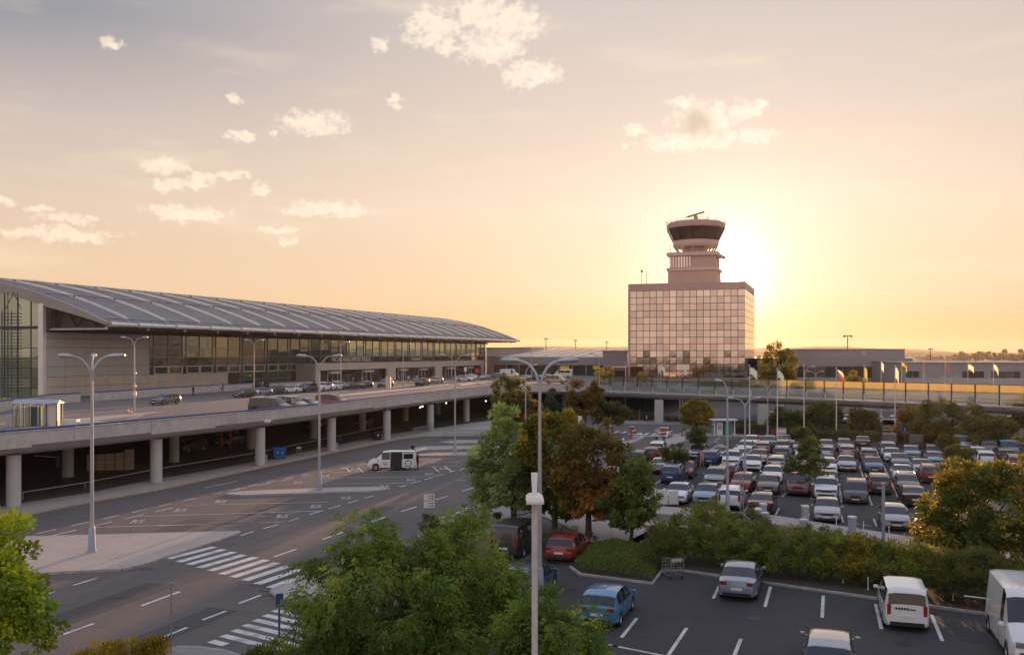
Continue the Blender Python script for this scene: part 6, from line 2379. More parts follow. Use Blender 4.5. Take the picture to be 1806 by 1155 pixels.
HP = math.pi
p = at(162, 977)
lamp('tall four armed street lamp on the paved island at the left', p, 11.65, (0.05, HP + .12, HP / 2 + .35, HP / 2 - .5), pole_r=.10, reach=1.15)
p = at(563, 866.5)
lamp('tall forked street lamp on the narrow island left of the white minivan', p, 11.6, (0.1, HP - .15, HP + .35), pole_r=.10, reach=1.15)
p = at(802.5, 801)
lamp('tall forked street lamp on the bus bay island before the trolley row', p, 11.6, (0.15, HP - .1, HP + .5), pole_r=.10, reach=1.15)
p = at(952, 1060)
lamp('big four armed street lamp in the middle beside the white lamp', p, 11.45, (0.12, .55, HP - .12, HP - .5), pole_r=.095, reach=1.1)
for px, by, h, lb in ((237, 727, 8.9, 'deck lamp left of the grey estate car'), (448, 698.5, 9.2, 'deck lamp before the dark glass front'), (601, 691.5, 9.1, 'deck lamp in front of the left portal opening'), (711, 683.5, 8.9, 'deck lamp in front of the middle portal pier'), (797, 677.8, 9.0, 'deck lamp behind the trolley row lamp')):
    p = at(px, by, DECK)
    t = lamp('slim two armed ' + lb, p, h, (math.atan2(V.y, V.x) + .3, math.atan2(-V.y, -V.x) + .3), 'slim lamps on the viaduct deck', pole_r=.075, base=False, reach=1.0, head=.6)
    if px == 237:
        MB().box((.1, -.1, 2.2), (.35, .25, .5)).box((.12, -.1, 3.1), (.25, .3, .15)).box((.15, -.1, 4.6), (.25, .3, .15)).build('camera_box', M['white_paint'], t)
for px, by, ty, lb, ar in ((1283, 905, 668, 'grey lamp post rising through the hedge at the front of the main lot', (HP,)), (1314, 846, 700, 'two armed lamp in the middle of the main lot', (.25, HP - .15)), (1354, 771, 674, 'two armed lamp at the far hedge of the main lot', (.3, HP - .2))):
    p = at(px, by)
    lamp(lb, p, zat(ty, p.y), ar, 'lamps in the main car park', pole_r=.085, reach=.45 if px == 1283 else 1.1, head=.5)
for px, Y, ty, lb, ar in ((927, 88, 642, 'tall thin lamp post rising behind the dark tree at the viaduct bend', (0.3,)), (1057, 110, 622, 'thin lamp post at the left end of the glass screen', (HP - .4,)), (1419, 98, 645, 'thin post with blue banner left of the national flag', (.2,)), (1439, 130, 654, 'short two armed lamp behind the glass screen', (.2, HP - .3)),
                          (1495, 122, 660, 'two armed lamp behind the national flag', (.2, HP - .3)), (1752, 118, 672, 'two armed lamp before the freight shed windows', (.2, HP - .2)), (1676, 122, 664, 'two armed lamp before the freight shed wall', (.2, HP - .2)), (937, 150, 612, 'lamp post behind the terminal end roof', (.3, HP))):
    p = on(px, Y)
    lamp(lb, (p.x, p.y, 0), zo(ty, Y), ar, 'lamps behind the viaduct', pole_r=.09, base=False, reach=1.2, head=.6)
# apron floodlight masts on the horizon
for px, Y, ty, lb in ((963, 330, 597, 'floodlight mast on the apron, first right of the terminal roof'), (1015, 360, 600, 'floodlight mast on the apron between two others'), (1070, 420, 603, 'floodlight mast on the apron nearest the control tower'), (1495, 260, 592, 'big floodlight mast behind the cargo hall'), (1641, 330, 615, 'thin far mast behind the freight shed')):
    p = on(px, Y)
    t = thing('floodlight_mast', lb, 'mast', (p.x, p.y, 0), 0, 'apron floodlight masts')
    h = zo(ty, Y)
    w = 3.4 if px == 1495 else 2.0
    MB().path([(0, 0, 0), (0, 0, h)], [.32, .18], 8).build('pole', M['steel_dark'], t)
    MB().box((0, 0, h), (w, .5, .35)).build('crossbar', M['steel_dark'], t)
    for s_ in (-1, 1):
        MB().box((s_ * w * .42, -.2, h - .35), (w * .22, .5, .5)).build('floodlight', M['steel_dark'], t)
# white lamp close to the camera
wl_ = thing('white_lamp', 'close white lamp post with flat head seen end on', 'street lamp', (on(943, 9.6).x, 9.6 * KY, 0))
MB().path([(0, 0, 0), (0, 0, 6.2), (0, 0, 6.22), (0, 0, zo(884, 9.6))], [.056, .052, .047, .046], 14).build('pole', M['lamp_pale'], wl_, smooth=True)
MB().lathe([(.060, 0), (.060, .05)], (0, 0, 6.18), 14).build('collar', M['lamp_grey'], wl_)
zh_ = zo(879, 9.6)
b = MB()
b.add([(-.13, -.32, zh_ - .035), (.13, -.32, zh_ - .035), (.13, .30, zh_ - .035), (-.13, .30, zh_ - .035), (-.13, -.32, zh_ + .005), (.13, -.32, zh_ + .005), (.13, .30, zh_ + .005), (-.13, .30, zh_ + .005), (-.075, -.28, zh_ + .05), (.075, -.28, zh_ + .05), (.075, .26, zh_ + .05), (-.075, .26, zh_ + .05)],
      [(3, 2, 1, 0), (0, 1, 5, 4), (1, 2, 6, 5), (2, 3, 7, 6), (3, 0, 4, 7), (4, 5, 9, 8), (5, 6, 10, 9), (6, 7, 11, 10), (7, 4, 8, 11), (8, 9, 10, 11)])
b.build('lamp_head', M['white_paint'], wl_)
b = MB()
b.add([(-.035, .05, zh_ + .05), (.035, .05, zh_ + .05), (.035, .12, zh_ + .05), (-.035, .12, zh_ + .05), (-.05, .16, zh_ + .36), (.05, .16, zh_ + .36), (.05, .24, zh_ + .36), (-.05, .24, zh_ + .36)], [(0, 1, 5, 4), (1, 2, 6, 5), (2, 3, 7, 6), (3, 0, 4, 7), (4, 5, 6, 7)])
b.build('arm', M['white_paint'], wl_)

# slim poles
def post(name, label, loc, h, r, m='steel_galv', group=None, cap=True, cat='post'):
    b = MB().path([(0, 0, 0), (0, 0, h)], [r, r * .9], 8)
    if cap:
        b.lathe([(r * 1.3, h), (r * 1.3, h + .04), (r * .4, h + .08)], n=8)
        b.lathe([(r * 1.9, 0), (r * 1.9, .04), (r, .12)], n=8)
    o = b.build(name, M[m], smooth=True)
    o.location = loc
    return tag(o, label, cat, group)


p = at(302, 1156)
post('slim_pole', 'slim bare pole on the planted island at the bottom left', p, zat(1029, p.y), .035, cat='pole')
p = at(1558, 962)
post('steel_post', 'thick grey steel post beside the pale silver hatchback', p, zat(853, p.y), .11, 'lamp_base')
for px, py, h, lb in ((1306, 918, 3.1, 'left one of two thin posts beside the pay boxes'), (1311, 921, 3.0, 'right one of two thin posts beside the pay boxes'), (1128, 752, 2.6, 'thin post at the crossing left of the barrier island')):
    post('thin_post', lb, at(px, py), h, .04)

# signs
def sign(label, loc, h, w, hh, m, rz=0.0, round_=False, back=None, cat='sign', post_h=None):
    t = thing('sign', label, cat, loc, rz)
    MB().tube((0, .05, 0), (0, .05, h), .04, n=8).build('post', M['steel_galv'], t)
    if round_:
        MB().tube((0, .012, h - w / 2), (0, -.012, h - w / 2), w / 2, n=20).build('disc', M[m], t)
    else:
        MB().box((0, 0, h - hh / 2), (w, .03, hh)).build('board', M[m], t)
    return t


# direction board with two panels of arrows
p = at(757, 928)
db = thing('direction_board', 'white direction board with two stacked panels and black arrows', 'sign', p, .25)
for x in (-.22, .22):
    MB().tube((x, .04, 0), (x, .04, zat(871, p.y)), .03, n=6).build('post', M['steel_galv'], db)
for i, (y0, y1) in enumerate(((871, 882), (883.5, 895))):
    z1, z0_ = zat(y0, p.y), zat(y1, p.y)
    pa = MB().box((0, 0, (z0_ + z1) / 2), (.74, .03, z1 - z0_)).build('panel', M['white_paint'], db)
    b = MB()
    for j in (0, 1):
        zc_ = z0_ + (z1 - z0_) * (.3 + .4 * j)
        b.box((.06, -.022, zc_), (.3, .01, .035))
        b.add([(.20, -.024, zc_ - .06), (.31, -.024, zc_), (.20, -.024, zc_ + .06)], [(0, 1, 2)])
    b.build('arrow', M['plastic_black'], pa)
p = at(1170, 789)
ne = thing('no_entry_sign', 'round red no entry sign beside the barrier', 'sign', p, .2)
hz = zat(762, p.y)
MB().tube((0, .05, 0), (0, .05, hz + .35), .04, n=8).build('post', M['steel_galv'], ne)
dsc = MB().tube((0, .012, hz), (0, -.012, hz), .42, n=24).build('disc', M['red_sign'], ne)
MB().box((0, -.02, hz), (.60, .012, .14)).build('bar', M['white_paint'], dsc)
MB().box((.05, .0, hz - 1.0), (.42, .03, .6)).build('lower_board', M['blue_sign'], ne)
MB().box((-.75, .02, hz + .1), (.5, .06, .75)).build('side_panel', M['lamp_grey'], ne)


def parking_sign(px, by, ty, label, w):
    p = at(px, by)
    h = zat(ty, p.y)
    t = sign(label, p, h, w, w * 1.25, 'blue_sign', .1)
    me = text_mesh("P", w * .8, .004)
    me.materials.append(M['white_paint'])
    o = link('lettering', me, t)
    o.location = (0, -.022, h - w * .55)
    o.rotation_euler = (math.radians(90), 0, 0)
    return t


parking_sign(1257, 769, 744, 'blue parking sign beside the ticket shelter', .62)
parking_sign(1596, 785, 752, 'blue parking sign at the far hedge under the right hand trees', .75)
p = at(493, 1125)
s_ = thing('road_sign', 'grey backed road sign on a thin post at the edge of the big ash', 'sign', p, .5)
MB().tube((0, .05, 0), (0, .05, zat(1046, p.y)), .045, n=8).build('post', M['steel_blue'], s_)
MB().box((0, 0, zat(1058, p.y)), (.30, .04, .55)).build('board', M['steel_blue'], s_)
p = at(1378, 774)
nb = thing('notice_board', 'white notice board with orange top strip in front of the far hedge', 'sign', p, .05)
z1 = zat(754, p.y)
for x in (-.6, .6):
    MB().tube((x, .04, 0), (x, .04, z1), .04, n=6).build('post', M['steel_galv'], nb)
MB().box((0, 0, z1 - .55), (1.35, .04, 1.1)).build('board', M['white_paint'], nb)
MB().box((0, -.03, z1 - .12), (1.25, .02, .18)).build('strip', M['orange'], nb)
MB().box((0, -.03, z1 - .80), (1.2, .02, .2)).build('strip', M['lamp_base'], nb)
sign('white square sign among the leaves above the yellow green tree', at(1037, 765), 3.4, .75, .95, 'lamp_grey', .1)
sign('white sign left of the square sign above the yellow green tree', at(1022, 768), 2.8, .7, 1.0, 'white_paint', .1)
p = on(793, 150, DECK)
sign('small red and white sign near the right portal', p + Vector((6, 10, 0)), 3.2, 1.0, .8, 'red_sign', .3)
sign('white hanging sign near the right portal', p + Vector((3.2, 10, 0)), 3.6, .7, 1.0, 'white_paint', .3)
for px, Y, lb in ((996, 172, 'yellow board over the low hall doors behind the minibus'), (1051, 172, 'yellow board on the low hall left of the rust red hut')):
    q = on(px, Y)
    b = MB().box((0, 0, zo(648, Y)), (2.4 if px < 1000 else 1.6, .2, .9))
    b.tube((0, .1, 0), (0, .1, zo(648, Y)), .08, n=6)
    o = b.build('yellow_board', M['yellow_board'])
    o.location = (q.x, q.y, 0)
    tag(o, lb, 'sign')

# ticket shelter
p = at(1278, 769)
k = p.y / F_PX
ts = thing('ticket_shelter', 'ticket machine shelter with flat white roof at the far side of the lot', 'shelter', p, .06)
w, h = 36 * k, 28.5 * k
MB().box((0, .7, h), (w + .7, 2.0, .16)).build('roof', M['white_paint'], ts)
for x in (-w / 2, w / 2):
    MB().box((x, .05, h / 2), (.12, .12, h)).build('post', M['white_paint'], ts)
    MB().box((x, 1.5, h / 2), (.12, .12, h)).build('post', M['steel_galv'], ts)
MB().box((0, 1.55, h / 2), (w - .14, .05, h - .2)).build('back_wall', M['panel_grey'], ts)
MB().box((-.55, .75, .95), (.8, .6, 1.8)).build('ticket_machine', M['white_paint'], ts)
MB().box((.6, .75, .95), (.95, .6, 1.8)).build('ticket_machine', M['teal'], ts)
MB().box((-.55, .43, 1.2), (.5, .03, .7)).build('screen', M['lamp_base'], ts)
MB().box((.6, .43, 1.2), (.12, .03, 1.1)).build('stripe', M['white_paint'], ts)

# glass shelter on the deck
p = at(62, 754, DECK)
sh = thing('glass_shelter', 'glass shelter with blue posts and pale roof on the deck', 'shelter', p, math.radians(8))
b = MB()
for x in (-1.9, -1.0, .2, 1.0, 1.9):
    for y in (0, 1.5):
        b = MB().box((x, y, 1.1), (.09, .09, 2.2))
        b.build('post', M['steel_blue'], sh)
b = MB()
b.prism([(-2.05, -.15), (2.05, -.15), (2.05, 1.65), (-2.05, 1.65)], 2.2, 2.26)
b.add([(-2.05, -.15, 2.26), (2.05, -.15, 2.26), (2.05, 1.65, 2.26), (-2.05, 1.65, 2.26), (-2.0, .75, 2.62), (1.9, .75, 2.55)], [(0, 1, 5, 4), (3, 4, 5, 2), (0, 4, 3), (1, 2, 5)])
b.build('roof', M['lamp_grey'], sh)
for x0, x1 in ((-1.9, -1.0), (-1.0, .2), (.2, 1.0)):
    for y in (0, 1.5):
        MB().box(((x0 + x1) / 2, y, 1.05), (x1 - x0 - .12, .02, 1.9)).build('glass_pane', M['shelter_glass'], sh)
MB().box((-.1, .7, 1.0), (.9, .6, 1.9)).build('machine', M['teal'], sh)
MB().box((1.5, .75, 1.1), (.65, 1.3, 2.1)).build('end_panel', M['panel_beige'], sh)
b = MB().box((0, 0, .55), (.75, .7, 1.1)).box((0, 0, 1.13), (.8, .75, .06))
o = b.build('grey_cabinet', M['lamp_grey'])
o.location = at(20, 753, DECK)
tag(o, 'grey box cabinet left of the glass shelter', 'cabinet')
b = MB().box((0, 0, .35), (1.4, .8, .7)).box((2.2, .1, .28), (4.6, .5, .36))
o = b.build('concrete_barrier', M['white_paint'])
o.location = at(125, 752, DECK)
tag(o, 'white low barrier behind the blue rail right of the glass shelter', 'barrier')
for px, py, lb in ((226, 730, 'larger traffic cone at the foot of the deck lamp'), (231.5, 730.5, 'smaller traffic cone beside the deck lamp foot')):
    c = thing('traffic_cone', 'red and white striped ' + lb, 'traffic cone', at(px, py, DECK + .1))
    hc = .85 if px < 230 else .6
    MB().lathe([(.2, 0), (.2, .04), (.14, .05), (.11, hc * .35)], n=12).build('base', M['orange'], c)
    MB().lathe([(.11, hc * .35), (.08, hc * .62)], n=12).build('white_band', M['white_paint'], c)
    MB().lathe([(.08, hc * .62), (.03, hc)], n=12).build('tip', M['orange'], c)
# twin floodlight on the parapet
fl_ = thing('parapet_light', 'pair of white lamps fixed to the parapet below the dark blue van', 'lamp', at(473, 741, 5.2) + Vector((.1, -.25, 0)), -.6)
for x in (-.22, .22):
    MB().path([(x, .1, .0), (x, -.1, -.05), (x + .05, -.3, -.1)], [.05, .12, .13], 10).build('lamp_head', M['white_paint'], fl_, smooth=True)
MB().box((0, .2, 0), (.7, .08, .12)).build('bracket', M['lamp_grey'], fl_)

# blue waste container
p = at(489, 812)
bn = thing('waste_container', 'blue wheeled waste container on the pavement under the viaduct', 'waste container', (p.x, p.y + .6, .12), .45)
b = MB()
b.add([(-.6, -.48, .2), (.6, -.48, .2), (.6, .48, .2), (-.6, .48, .2), (-.70, -.56, 1.1), (.70, -.56, 1.1), (.70, .56, 1.1), (-.70, .56, 1.1)], [(3, 2, 1, 0), (4, 5, 6, 7), (0, 1, 5, 4), (1, 2, 6, 5), (2, 3, 7, 6), (3, 0, 4, 7)])
b.build('body', M['bin_blue'], bn)
MB().path([(-.74, 0, 1.12), (0, 0, 1.12), (.74, 0, 1.12)], .01, 4).build('hinge', M['steel_dark'], bn)
b = MB()
k = 8
vs = []
for i in range(k + 1):
    t_ = math.pi * i / k
    vs += [(-.74, -.58 * math.cos(t_), 1.11 + .24 * math.sin(t_)), (.74, -.58 * math.cos(t_), 1.11 + .24 * math.sin(t_))]
b.add(vs, [(2 * i, 2 * i + 1, 2 * i + 3, 2 * i + 2) for i in range(k)] + [tuple(range(0, 2 * k + 2, 2))[::-1], tuple(range(1, 2 * k + 3, 2))])
b.build('lid', M['bin_blue'], bn)
for x in (-.5, .5):
    for y in (-.4, .4):
        MB().tube((x, y - .03, .1), (x, y + .03, .1), .1, n=10).build('wheel', M['tyre'], bn)
for x in (-.2, .3):
    MB().box((x, -.54, .75), (.12, .02, .16)).build('sticker', M['white_paint'], bn)
p = at(664, 778)
bb = thing('black_bin', 'black wheeled bin beside the fifth viaduct pillar', 'bin', (p.x, p.y + .3, .12), .4)
b = MB()
b.add([(-.5, -.4, .1), (.5, -.4, .1), (.5, .4, .1), (-.5, .4, .1), (-.6, -.5, 1.1), (.6, -.5, 1.1), (.6, .5, 1.1), (-.6, .5, 1.1)], [(3, 2, 1, 0), (4, 5, 6, 7), (0, 1, 5, 4), (1, 2, 6, 5), (2, 3, 7, 6), (3, 0, 4, 7)])
b.build('body', M['plastic_black'], bb)
MB().box((0, 0, 1.15), (1.3, 1.1, .08)).build('lid', M['steel_dark'], bb)
MB().box((.05, -.48, .7), (.2, .03, .2)).build('sticker', M['white_paint'], bb)
for px, py in ((469, 818), (594, 795)):
    p = at(px, py)
    post('litter_tube', 'slim pale tube bin at the foot of the ' + ('third' if px < 500 else 'fourth') + ' viaduct pillar', (p.x, p.y, .12), .8, .13, 'lamp_grey', cat='bin')
# beige crates stacked under the deck
p0 = at(162, 829)
for i, (x, h) in enumerate(((0, 1.55), (.85, 1.6), (1.7, 1.65), (2.55, 1.7), (3.4, 2.0), (.45, 1.5))):
    c = thing('crate', ['beige crate at the left end of the row under the viaduct', 'beige crate second from the left in the row', 'beige crate in the middle of the row', 'beige crate next to the tall end crate', 'tall beige crate at the right end of the row', 'beige crate standing behind the row'][i], 'crate',
              (p0.x + x, p0.y + x * .25 + (1.2 if i == 5 else 0), 0), .25, 'beige crates under the viaduct')
    MB().box((0, 0, h / 2), (.80, .8, h)).build('body', M['cardboard'], c)
    b = MB()
    for z in (.12, h / 2, h - .12):
        b.box((0, -.41, z), (.78, .03, .06))
    b.build('batten', M['panel_beige'], c)
# orange barrier posts and a barrier arm under the deck
for px, py, lb in ((391, 789, 'left orange post under the viaduct'), (406.5, 790, 'right orange post under the viaduct'), (419, 781, 'dim orange post further under the viaduct')):
    p = at(px, py)
    o = post('orange_post', lb, p, 2.0, .07, 'orange')
    MB().box((0, 0, 1.75), (.3, .15, .75)).build('head', M['orange'], o)
p = at(102, 824)
ba = thing('barrier_arm', 'teal barrier post with thin white arm under the viaduct', 'barrier', p, .2)
MB().box((0, 0, .6), (.28, .28, 1.2)).build('post', M['teal'], ba)
b = MB()
b.bar((-.1, 0, 1.05), (-2.3, 0, 1.25), .05, .09)
b.build('arm', M['white_paint'], ba)
# kerbed rails under the deck
for pts, lb in (([(40, 888), (150, 870), (270, 846), (450, 815), (600, 783), (690, 764)], 'low dark guard rail along the lane under the viaduct'),):
    P = [at(px, py - 8) for px, py in pts]
    b = MB()
    b.path([(q.x, q.y, .55) for q in P], .05, 6)
    for q in P:
        b.tube((q.x, q.y, 0), (q.x, q.y, .55), .05, n=6)
    o = b.build('guard_rail', M['steel_galv'])
    tag(o, lb, 'guard rail')
# vehicles half seen under the deck
for kd, cl, px, Y, lb in (('wagon', 'dark', 404, 82, 'dark car in the gloom behind the orange posts'), ('hatch', 'grey', 640, 104, 'grey car in the gloom beneath the deck'), ('suv', 'dark', 335, 76, 'dark car in the gloom left of the orange posts'), ('van', 'dark', 560, 95, 'dark van in the gloom under the deck')):
    q = on(px, Y)
    put_car(kd, cl, (q.x, q.y, 0), mU, lb, 'cars in the gloom under the viaduct', True)

# luggage trolleys
def trolley_meshes():
    fr = MB()
    for x in (-.28, .28):
        fr.path([(x, -.45, .14), (x, .40, .16), (x, .52, .30), (x, .58, 1.0)], .018, 6)
        fr.path([(x, .50, .42), (x, -.1, .42)], .012, 5)
    fr.path([(-.28, .58, 1.0), (0, .60, 1.03), (.28, .58, 1.0)], .02, 6)
    fr.path([(-.28, -.45, .14), (.28, -.45, .14)], .018, 6)
    for k in range(5):
        y = -.38 + k * .19
        fr.path([(-.28, y, .15), (.28, y, .15)], .01, 4)
    f_ = fr.mesh('frame', M['steel_galv'])
    bk = MB()
    for z in (.45, .58, .71, .84):
        bk.path([(-.28, .55, z), (.28, .55, z)], .010, 4)
    for x in (-.14, 0, .14):
        bk.path([(x, .53, .3), (x, .57, .95)], .008, 4)
    b_ = bk.mesh('back_grid', M['steel_galv'])
    pn2 = MB().box((0, .50, .86), (.46, .03, .16)).mesh('advert_board', M['white_paint'])
    hd = MB().tube((-.30, .60, 1.02), (.30, .60, 1.02), .03, n=8).mesh('handle', M['plastic_black'])
    wh = MB().tube((-.02, 0, 0), (.02, 0, 0), .075, n=10).mesh('wheel', M['tyre'])
    return f_, b_, pn2, hd, wh


TR = trolley_meshes()


def trolley(loc, rz, label, group=None, small=False, name='luggage_trolley'):
    t = thing(name, label, 'luggage trolley', loc, rz, group)
    for nm, me in zip(('frame', 'back_grid', 'advert_board', 'handle'), TR):
        link(nm, me, t)
    if not small:
        for x, y in ((-.26, .42), (.26, .42), (0, -.40)):
            o = link('wheel', TR[4], t)
            o.location = (x, y, .075)
    return t


p = at(1185, 1017)
tr = trolley((p.x, p.y, 0), HP + .25, 'abandoned luggage trolley at the left end of the hedge')
tr.scale = (1.25, 1.25, 1.15)
b = MB()
for x in (-.25, -.125, 0, .125, .25):
    b.span((x - .012, -.4, .2), (x + .012, -.38, .8))
for z in (.3, .45, .6, .75):
    b.span((-.28, -.43, z), (.28, -.41, z + .03))
b.build('front_grid', M['steel_galv'], tr)
a, c = at(775, 771), at(862, 771)
for i in range(26):
    q = a + (c - a) * (i / 25)
    trolley((q.x, q.y, .02), -HP / 2 + .1, 'luggage trolley nested in the long row on the pavement edge', 'trolleys nested in the row under the viaduct', True)
a, c = at(724, 768), at(757, 761)
for i in range(9):
    q = a + (c - a) * (i / 8)
    trolley((q.x, q.y, .12), -HP / 2 + .6, 'luggage trolley in the short row between two viaduct pillars', 'trolleys in the short row under the viaduct', True)
a, c = at(836, 677.5, DECK), at(880, 677.5, DECK)
for i in range(16):
    q = a + (c - a) * (i / 15)
    trolley((q.x, q.y, DECK), -HP / 2 + .2, 'luggage trolley in the white row at the deck edge', 'trolleys in the row on the deck', True)
p = at(529, 806)
trolley((p.x, p.y + .3, .12), .6, 'lone luggage trolley right of the blue waste container')

# white hoarding panels at the front corner of the lot
a = at(1136, 892)
hd_ = thing('hoarding', 'white hoarding of three panels at the front corner of the main lot', 'hoarding', a, .07)
for i, (x0, x1, h) in enumerate(((0, .95, 1.45), (1.0, 1.85, 1.15), (1.9, 2.65, 1.05))):
    MB().box(((x0 + x1) / 2, 0, h / 2 + .1), (x1 - x0, .06, h)).build('panel', M['white_paint'], hd_)
    MB().box((x1 - .02, .05, .65), (.06, .06, 1.3)).build('post', M['steel_galv'], hd_)
# pay boxes and marker posts on the front pavement
for px, py, h, lb, cl in ((1346, 918, 1.0, 'tall pay box with white top beside the black saloon', 'lamp_base'), (1337, 924, .85, 'pay box with white top left of the tall one', 'lamp_base'), (1349, 927, .7, 'small pay box in front of the tall one', 'lamp_base'), (1420, 925, 1.1, 'pay post with white cap left of the silver saloon', 'lamp_grey'), (1417, 934, .5, 'low white box in front of the pay post', 'lamp_grey'), (1503, 942, .95, 'white topped pay post left of the steel post', 'lamp_base')):
    p = at(px, py)
    t = thing('pay_box', lb, 'pay machine', (p.x, p.y, .12), .1)
    MB().box((0, 0, h / 2), (.38, .38, h)).build('body', M[cl], t)
    MB().box((0, 0, h + .05), (.44, .44, .1)).build('cap', M['white_paint'], t)
for px, py, lb in ((1475, 929, 'left of three thin marker posts on the front pavement'), (1523, 938, 'middle of three thin marker posts on the front pavement'), (1568, 948, 'right of three thin marker posts on the front pavement'), (1487, 1031, 'white stub post in the hedge foot, middle'), (1531, 1010 + 33, 'white stub post in the hedge foot beside the leisure van'), (1681, 1062, 'white stub post in the hedge foot right of the leisure van')):
    p = at(px, py)
    post('marker_post', lb, (p.x, p.y, .05), .6, .03, 'white_paint')
a = at(1751, 1089)
lb_ = thing('low_barrier', 'low white tubular barrier beside the tall panel van', 'barrier', a)
MB().path([(0, 0, 0), (0, 0, .75), (-.2, .1, .82), (-1.05, .45, .85)], .03, 8).build('tube', M['white_paint'], lb_, smooth=True)
# white fence posts along the lot entrance
a, c = at(1187, 786), at(1219, 767)
for i in range(14):
    q = a + (c - a) * (i / 13)
    post('fence_post', 'short white post in the line along the lot entrance', (q.x, q.y, .12), 1.05, .035, 'white_paint', 'white posts along the lot entrance', cap=False)
# barrier island equipment
for px, py, h, lb, m_ in ((1115, 775, 1.6, 'red and grey ticket column on the barrier island', 'red_sign'), (1117.5, 776.5, 1.2, 'grey ticket column on the barrier island', 'lamp_grey')):
    p = at(px, py)
    t = thing('ticket_column', lb, 'ticket machine', (p.x, p.y, .13), .3)
    MB().box((0, 0, h / 2), (.42, .40, h)).build('body', M[m_], t)
    MB().box((0, -.21, h * .8), (.26, .02, .26)).build('screen', M['plastic_black'], t)
    MB().box((0, 0, h + .03), (.48, .46, .06)).build('cap', M['white_paint'], t)
for px, py, lb in ((1099, 783, 'white bollard at the near end of the barrier island'), (1131, 774.5, 'white bollard at the far end of the barrier island')):
    p = at(px, py)
    b = MB().lathe([(.17, 0), (.17, .5), (.12, .62), (.03, .66)], n=12)
    o = b.build('bollard', M['white_paint'], smooth=True)
    o.location = (p.x, p.y, .12)
    tag(o, lb, 'bollard')
for px, py, h, lb in ((1088, 750, 2.2, 'left one of two pale slabs beside the crossing'), (1092, 750, 2.2, 'right one of two pale slabs beside the crossing'), (1076, 768, 1.9, 'pale column with a flat cap at the crossing'), (1067, 756, 1.2, 'low pale box at the crossing edge of the trees')):
    p = at(px, py)
    b = MB().box((0, 0, h / 2), (.34, .25, h)).box((0, 0, h), (.5 if px == 1076 else .34, .3, .08))
    o = b.build('info_column', M['lamp_grey'])
    o.location = (p.x, p.y, .05)
    tag(o, lb, 'column')
p = at(1163, 783)
ba2 = thing('entry_barrier', 'entry barrier with thin raised arm by the white saloon', 'barrier', p, .2)
MB().box((0, 0, .55), (.35, .35, 1.1)).build('post', M['lamp_grey'], ba2)
b = MB()
b.bar((0, 0, 1.0), (-3.2, .6, 1.05), .05, .08)
b.build('arm', M['white_paint'], ba2)
p = at(1364, 772)
o = MB().box((0, 0, .5), (.5, .45, 1.0)).box((0, 0, 1.05), (.58, .5, .1)).build('red_bin', M['red_sign'])
o.location = p
o.rotation_euler = (0, 0, .2)
tag(o, 'red bin at the far hedge left of the notice board', 'bin')

# flag poles with flags
def flag_mesh(w, h, fn, seed, drop=.5):
    rnd = random.Random(seed)
    b = MB()
    nx_, nz_ = 12, 9
    ph = rnd.random() * 6
    vs = []
    for j in range(nz_ + 1):
        for i in range(nx_ + 1):
            u, v = i / nx_, j / nz_
            x = w * u * (1 - .25 * drop)
            y = .16 * math.sin(u * 7 + ph + v * 1.3) * u
            z = -h * v - drop * w * u * u * (.55 + .3 * v) + .05 * math.sin(u * 9 + ph) * u
            vs.append((x, y, z))
    fs = [(j * (nx_ + 1) + i, j * (nx_ + 1) + i + 1, (j + 1) * (nx_ + 1) + i + 1, (j + 1) * (nx_ + 1) + i) for j in range(nz_) for i in range(nx_)]
    b.add(vs, fs)
    mats, idx = [], []
    names = []
    for j in range(nz_):
        for i in range(nx_):
            c = fn((i + .5) / nx_, (j + .5) / nz_)
            if c not in names:
                names.append(c)
            idx.append(names.index(c))
    me = b.mesh('flag', [M[c] for c in names], 'full')
    me.polygons.foreach_set('material_index', idx)
    return me


for nm, c in (('cloth_white', (.74, .72, .70)), ('cloth_red', (.38, .06, .06)), ('cloth_blue', (.03, .07, .32)), ('cloth_yellow', (.55, .40, .10)), ('cloth_black', (.03, .03, .03)), ('cloth_purple', (.16, .07, .10))):
    m = foliage(nm, c, c, .4)
    t_ = m.node_tree
    for nd in list(t_.nodes):
        if nd.type == 'ATTRIBUTE':
            t_.nodes.remove(nd)


def cz(u, v):
    if u < .5 and abs(v - .5) < .5 - u:
        return 'cloth_blue'
    return 'cloth_white' if v < .5 else 'cloth_red'


def plain(c):
    return lambda u, v: c


